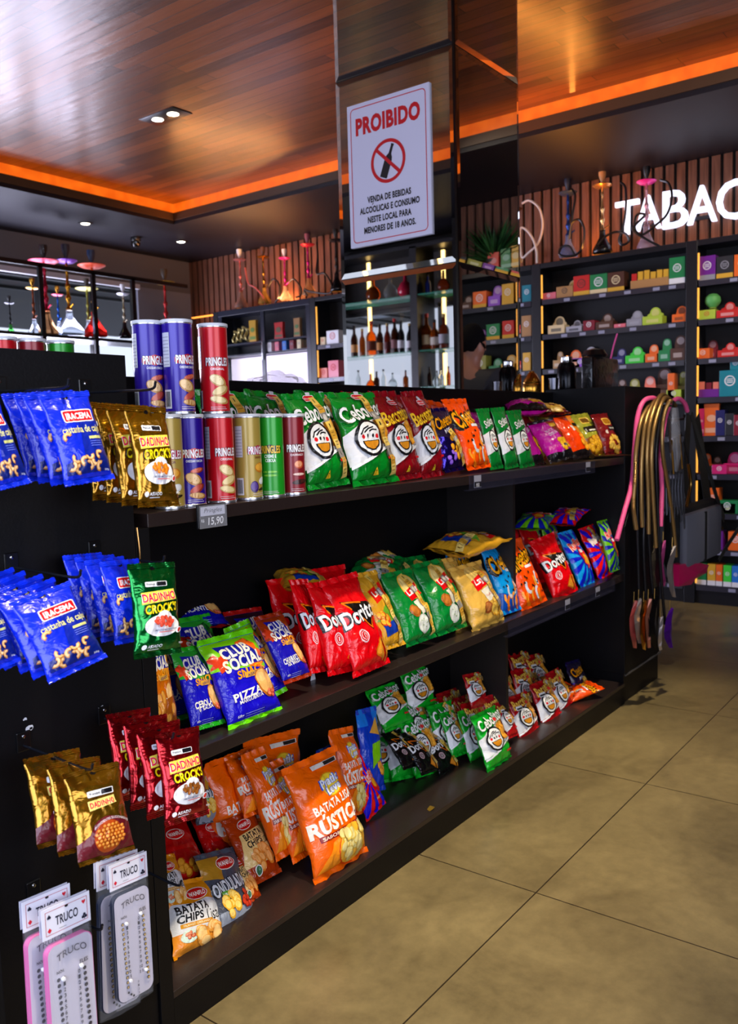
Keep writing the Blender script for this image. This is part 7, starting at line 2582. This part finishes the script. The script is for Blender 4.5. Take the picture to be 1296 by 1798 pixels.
for (a_, b_, yt, yb_, c_, k_, z, lb) in ((573, 594, 556, 580, 'white', 'box', 2.40, 'white tub-like carton on the open shelf beside the column'), (562, 570, 568, 582, 'cream', 'box', 2.40, 'small cream carton beside the white one'), (576, 594, 606, 636, 'pink', 'box', 2.05, 'pink carton on the second open shelf beside the column'), (560, 574, 622, 640, 'salmon', 'box', 2.05, 'salmon carton on the second open shelf'), (558, 594, 652, 676, 'cream', 'box', 1.7, 'cream carton on the lowest visible open shelf')):
    stock(k_, a_, b_, yt, yb_, c_, None, lb, sink=z, logo='red')
t_ = thing('coiled_hose', 'pale gold hose coiled in the glazed cabinet right of the cans', 'hose', hit(424, 580, 'X', CXF + .1))
cc = hit(424, 580, 'X', CXF + .1)
q = MB()
for k in range(4):
    y = cc.y + .10 - k * .07
    q.tube([(CXF + .1 + .02 * math.sin(t * 3), y + .035 * math.cos(t), 2.60 + .07 * math.sin(t) + .02 * k % .05) for t in [i * PI / 8 for i in range(17)]], .011, M('c8b878', .35, .5), 6)
q.build('coil', t_, True)

# ================================================================== WHAT THE MIRROR SHOWS: BAR SHELVES BEHIND THE VIEWER
def mirX(p):
    return Vector((2 * KX0 - p.x, p.y, p.z))


GLS = M('5ad0b0', .05, alpha=.35, spec=.8)
BX0, BX1 = -0.86, -0.52
bar = thing('bar_shelves', 'glass bar shelves with light strips behind the viewer, seen in the mirrored column', 'store shelf', (-.7, 5.6, 0))
for z in (2.915, 2.32, 1.93, 1.45):
    for (a_, b_) in ((3.98, 5.22), (5.31, 6.68)):
        q = MB(); q.box((BX0, a_, z - .012), (BX1, b_, z), GLS); q.build('glass_shelf', bar)
for y in (3.93, 5.265, 6.72):
    q = MB(); q.box((BX0, y - .045, 0), (BX1 + .01, y + .045, 3.42), M('0b0b12', .4)); q.build('upright', bar)
q = MB(); q.box((BX0, 3.9, 3.40), (BX1 + .01, 6.76, 3.44), M('0b0b12', .4)); q.build('top_board', bar)
q = MB(); q.box((BX0, 3.9, 0), (BX1 + .02, 6.76, 1.0), M('14131c', .4)); q.build('base_cabinet', bar)
LEDW = M('ffd27a', .4, emit=7.0)
for y in (6.03, 5.03):
    for (z0, z1) in ((1.46, 1.90), (1.95, 2.29), (2.34, 2.88), (2.94, 3.38)):
        q = MB(); q.box((BX0 + .10, y - .018, z0), (BX0 + .12, y + .018, z1), LEDW); q.build('led_strip', bar)
AMB = M('9a4208', .06, trans=.65, ior=1.3); DKA = M('3a1406', .06, trans=.4, ior=1.3); CLG = M('e0e8e8', .05, trans=.9, ior=1.2)
BOT = {'slim': [(0, 0), (.036, 0), (.038, .01), (.038, .18), (.030, .215), (.015, .25), (.014, .30)], 'round': [(0, 0), (.05, 0), (.085, .05), (.09, .10), (.06, .16), (.022, .19), (.02, .27)], 'square': [(0, 0), (.046, 0), (.048, .01), (.048, .17), (.035, .20), (.016, .22), (.016, .28)]}


def bottle(px, ybase, ytop, shelfz, shape, mat, label, cap='14141a', lab=None):
    p = mirX(hit(px, ybase, 'X', 7.98))
    h = abs(hit(px, ytop, 'X', 7.98).z - hit(px, ybase, 'X', 7.98).z)
    pr = BOT[shape]
    s = h / (pr[-1][1] + .02)
    t_ = thing('liquor_bottle', label, 'bottle', (p.x, p.y, shelfz), 'bottles on the bar shelves')
    B = Vector((p.x, p.y, shelfz))
    q = MB(); q.lathe([(r * s, z * s) for r, z in pr] + [(0, pr[-1][1] * s)], mat, B, 16); q.build('glass', t_, True, 1.0)
    q = MB(); q.lathe([(0, pr[-1][1] * s), (.017 * s, pr[-1][1] * s), (.017 * s, (pr[-1][1] + .03) * s), (0, (pr[-1][1] + .03) * s)], M(cap, .3), B, 12); q.build('cap', t_, True)
    if lab:
        rm = max(r for r, z in pr[:5]) * s + .0008
        q = MB(); q.lathe([(rm, .05 * s), (rm, .13 * s)], M(lab, .5), B, 16); q.build('label', t_, True)
    return t_


bottle(656, 528, 484, 2.915, 'round', AMB, 'round amber decanter on the top bar shelf', 'c8b070')
bottle(686, 522, 480, 2.915, 'round', CLG, 'round clear bottle on the top bar shelf', 'd0d0d0')
bottle(712, 519, 474, 2.915, 'round', M('b01c3c', .15), 'round red bottle on the top bar shelf', '8a3050')
bottle(752, 512, 478, 2.915, 'square', M('1c3cb8', .1, trans=.4), 'blue bottle on the top bar shelf, right of the post', '1c1c3c')
bottle(779, 510, 472, 2.915, 'round', DKA, 'dark bottle on the top bar shelf, far right', '3a1c14')
for i, (px, yt, m_, sh, lb, la) in enumerate(((623, 570, DKA, 'slim', 'dark slim bottle, first on the middle bar shelf', 'd8a060'), (637, 575, AMB, 'slim', 'amber slim bottle, second on the middle bar shelf', None), (653, 562, AMB, 'square', 'amber square bottle with pale cap, third on the middle bar shelf', '6a2c14'), (668, 567, DKA, 'slim', 'dark amber bottle, fourth on the middle bar shelf', 'c8843c'), (681, 566, M('7a2010', .1, trans=.4), 'slim', 'reddish bottle, fifth on the middle bar shelf', '5a1c1c'), (694, 558, DKA, 'slim', 'tall brown bottle with gold neck, sixth on the middle bar shelf', '8a5c5c'), (705, 562, M('0c0c10', .1), 'slim', 'black bottle with oval white label, left one', 'e0e0e4'), (720, 566, M('0c0c10', .1), 'slim', 'black bottle with oval white label, right one', 'e0e0e4'), (750, 550, AMB, 'square', 'amber bottle with cream label right of the bar post', 'e0d0a8'), (764, 560, AMB, 'square', 'amber bottle with white label, middle shelf right', 'e8e0d0'), (780, 550, DKA, 'square', 'dark bottle with slanted label, middle shelf far right', 'b0b0b8'))):
    bottle(px, 625 - (px - 610) * .085, yt, 2.32, sh, m_, lb, ('14141a', 'c8b070', 'c02c2c')[i % 3], la)
for i, px in enumerate((630, 652, 662, 674, 690, 713, 755, 768, 776, 788)):
    bottle(px, 688, 652 + (i * 7) % 10, 1.93, ('slim', 'round', 'square')[i % 3], (CLG, AMB, DKA, CLG)[i % 4], '%s bottle on the lowest mirrored bar shelf' % ('first', 'second', 'third', 'fourth', 'fifth', 'sixth', 'seventh', 'eighth', 'ninth', 'tenth')[i], '14141a')

# plant and bags on top of the cabinets, reflected in the right face of the column
def mirY(p):
    return Vector((p.x, 2 * KY0 - p.y, p.z))


pp = mirY(hit(868, 455, 'X', 7.27))
ZTOP = 2.905
t_ = thing('potted_fern', 'bushy green plant on top of the tobacco cabinets, seen in the mirror', 'plant', (7.27, pp.y, ZTOP))
q = MB(); q.lathe([(0, 0), (.06, 0), (.08, .12), (.075, .12), (.05, .1), (0, .1)], M('2a2a2e', .5), (7.27, pp.y, ZTOP), 16); q.build('pot', t_, True)
q = MB()
rd = random.Random(4)
lfm = [M('1c4a1c', .5), M('245c24', .5), M('163c1a', .5)]
for k in range(260):
    an = rd.uniform(0, 2 * PI); el = rd.uniform(.2, 1.3); L_ = rd.uniform(.2, .46)
    d = Vector((math.cos(an) * math.cos(el) * .6, math.sin(an) * math.cos(el) * 1.3, math.sin(el)))
    s = d.cross(Vector((0, 0, 1))).normalized() * .012
    p0 = Vector((7.27, pp.y, ZTOP + .1))
    m_ = p0 + d * L_ * .6; e = p0 + d * L_ + Vector((0, 0, -.06 * L_))
    e.x = min(e.x, 7.42)
    q.face([p0, m_ + s, e, m_ - s], rd.choice(lfm))
q.build('foliage', t_)
for i, (px, c_, h, lb) in enumerate(((866, 'red', .17, 'red bag beside the plant on the cabinet top'), (889, 'green', .19, 'green and white bag beside the plant on the cabinet top'), (906, 'yellow', .20, 'yellow bag beside the plant on the cabinet top'))):
    y_ = mirY(hit(px, 455, 'X', 7.2)).y
    stock3('pouch', y_ - .06, y_ + .06, ZTOP, h, c_, lb, X=7.19)

# a shopper standing out of view to the right, only seen in the mirror
hp = mirY(hit(829, 573, 'Y', 3.30))
FZ = hp.z - 1.80
st = thing('step_stool', 'dark two-step stool under the shopper, outside the photo on the right', 'stool', (hp.x, hp.y, 0))
q = MB(); q.box((hp.x - .17, hp.y - .2, FZ - .04), (hp.x + .22, hp.y + .2, FZ), M('2a2a2e', .6), .004); q.build('top_step', st)
q = MB(); q.box((hp.x - .15, hp.y - .42, FZ * .5 - .03), (hp.x + .20, hp.y - .2, FZ * .5), M('2a2a2e', .6), .004); q.build('lower_step', st)
for sx in (-.14, .19):
    for sy in (-.17, .17):
        q = MB(); q.box((hp.x + sx - .02, hp.y + sy - .02, 0), (hp.x + sx + .02, hp.y + sy + .02, FZ - .04), BLACKMET); q.build('leg', st)
SKIN = M('8a5a44', .5)


def skin(name, V, E, R_, mat, parent, sub=2):
    me = bpy.data.meshes.new(name)
    me.from_pydata(V, E, [])
    o = bpy.data.objects.new(name, me)
    COL.objects.link(o)
    md = o.modifiers.new('s', 'SKIN'); md.use_smooth_shade = True
    me.update()
    if not me.skin_vertices:
        bpy.context.view_layer.objects.active = o
    for i, r in enumerate(R_):
        sv = me.skin_vertices[0].data[i]
        sv.radius = r if isinstance(r, tuple) else (r, r)
        sv.use_root = (i == 0)
    sd = o.modifiers.new('d', 'SUBSURF'); sd.levels = sub; sd.render_levels = sub
    me.materials.append(mat)
    dg = bpy.context.evaluated_depsgraph_get()
    ev = o.evaluated_get(dg)
    m2 = bpy.data.meshes.new_from_object(ev)
    o.modifiers.clear()
    o.data = m2
    bpy.data.meshes.remove(me)
    for p_ in m2.polygons: p_.use_smooth = True
    if not m2.materials: m2.materials.append(mat)
    o.parent = parent
    return o


pe = thing('person', 'dark-haired person in a black t-shirt reflected in the right mirror face', 'person', (hp.x, hp.y, FZ))
J = [(0, 0, .96), (0, 0, 1.14), (0, 0, 1.34), (-.01, 0, 1.49), (.0, 0, 1.56), (.025, 0, 1.63), (.015, 0, 1.72)]
R_ = [(.15, .11), (.145, .10), (.165, .11), (.062, .058), (.06, .06), (.078, .092), (.076, .088)]
E = [(0, 1), (1, 2), (2, 3), (3, 4), (4, 5), (5, 6)]


def addj(p, r, par):
    J.append(p); R_.append(r); E.append((par, len(J) - 1)); return len(J) - 1


nose = addj((.125, 0, 1.635), .016, 5)
for s in (-1, 1):
    addj((.0, s * .098, 1.64), (.018, .03), 5)
    a_ = addj((-.01, s * .19, 1.42), .065, 2)
    e_ = addj((-.01, s * .25, 1.14), .045, a_)
    w_ = addj((.14, s * .24, .94), .030, e_)
    h_ = addj((.20, s * .235, .88), (.038, .022), w_)
    for k, (dy, L_) in enumerate(((-.03, .07), (-.01, .085), (.01, .08), (.028, .065))):
        f1_ = addj((.235, s * (.235 + dy * .9), .845), .0095, h_)
        addj((.25, s * (.235 + dy), .845 - L_), .008, f1_)
    t1 = addj((.215, s * .195, .87), .011, h_); addj((.245, s * .18, .84), .009, t1)
    hi = addj((0, s * .10, .90), .095, 0)
    kn = addj((.02, s * .11, .50), .062, hi)
    an = addj((-.02, s * .11, .09), .042, kn)
    addj((.15, s * .12, .04), .04, an)
skin('body', J, E, R_, SKIN, pe)
Jt = [(0, 0, .80), (0, 0, 1.14), (0, 0, 1.34), (-.01, 0, 1.465)]
Rt = [(.165, .125), (.16, .115), (.18, .125), (.085, .08)]
Et = [(0, 1), (1, 2), (2, 3)]
for s in (-1, 1):
    Jt.append((-.01, s * .19, 1.42)); Rt.append(.08); Et.append((2, len(Jt) - 1))
    Jt.append((-.01, s * .235, 1.24)); Rt.append(.066); Et.append((len(Jt) - 2, len(Jt) - 1))
skin('t_shirt', Jt, Et, Rt, M('1a191d', .8), pe)
Jp = [(0, 0, 1.06)]; Rp = [(.15, .11)]; Ep = []
for s in (-1, 1):
    Jp += [(0, s * .10, .88), (.02, s * .11, .50), (-.02, s * .11, .12)]; Rp += [.11, .078, .062]
    n = len(Jp); Ep += [(0, n - 3), (n - 3, n - 2), (n - 2, n - 1)]
skin('trousers', Jp, Ep, Rp, M('1c2230', .85), pe)
q = MB()
bmesh.ops.create_icosphere(q.bm, subdivisions=3, radius=1.0)
for v in list(q.bm.verts):
    c = v.co.copy()
    n_ = 1 + .05 * noise.noise(c * 5)
    v.co = Vector((c.x * .112 * n_, c.y * .094 * n_, c.z * .125 * n_ + 1.70))
for v in list(q.bm.verts):
    if (v.co.x > .065 and v.co.z < 1.735) or v.co.z < 1.60:
        q.bm.verts.remove(v)
q.mi(M('0a0808', .95, spec=.1))
o = q.build('hair', None, True); o.parent = pe; o.location = (0.0, 0, 0)
q = MB()
for s in (-1, 1):
    bmesh.ops.create_icosphere(q.bm, subdivisions=2, radius=.012, matrix=Matrix.Translation((.093, s * .034, 1.655)))
q.mi(M('f0f0f0', .2)); o = q.build('eyes', None, True); o.parent = pe
q = MB(); q.box((.096, -.026, 1.585), (.104, .026, 1.594), M('6a3430', .5), .003); o = q.build('mouth', None, True); o.parent = pe
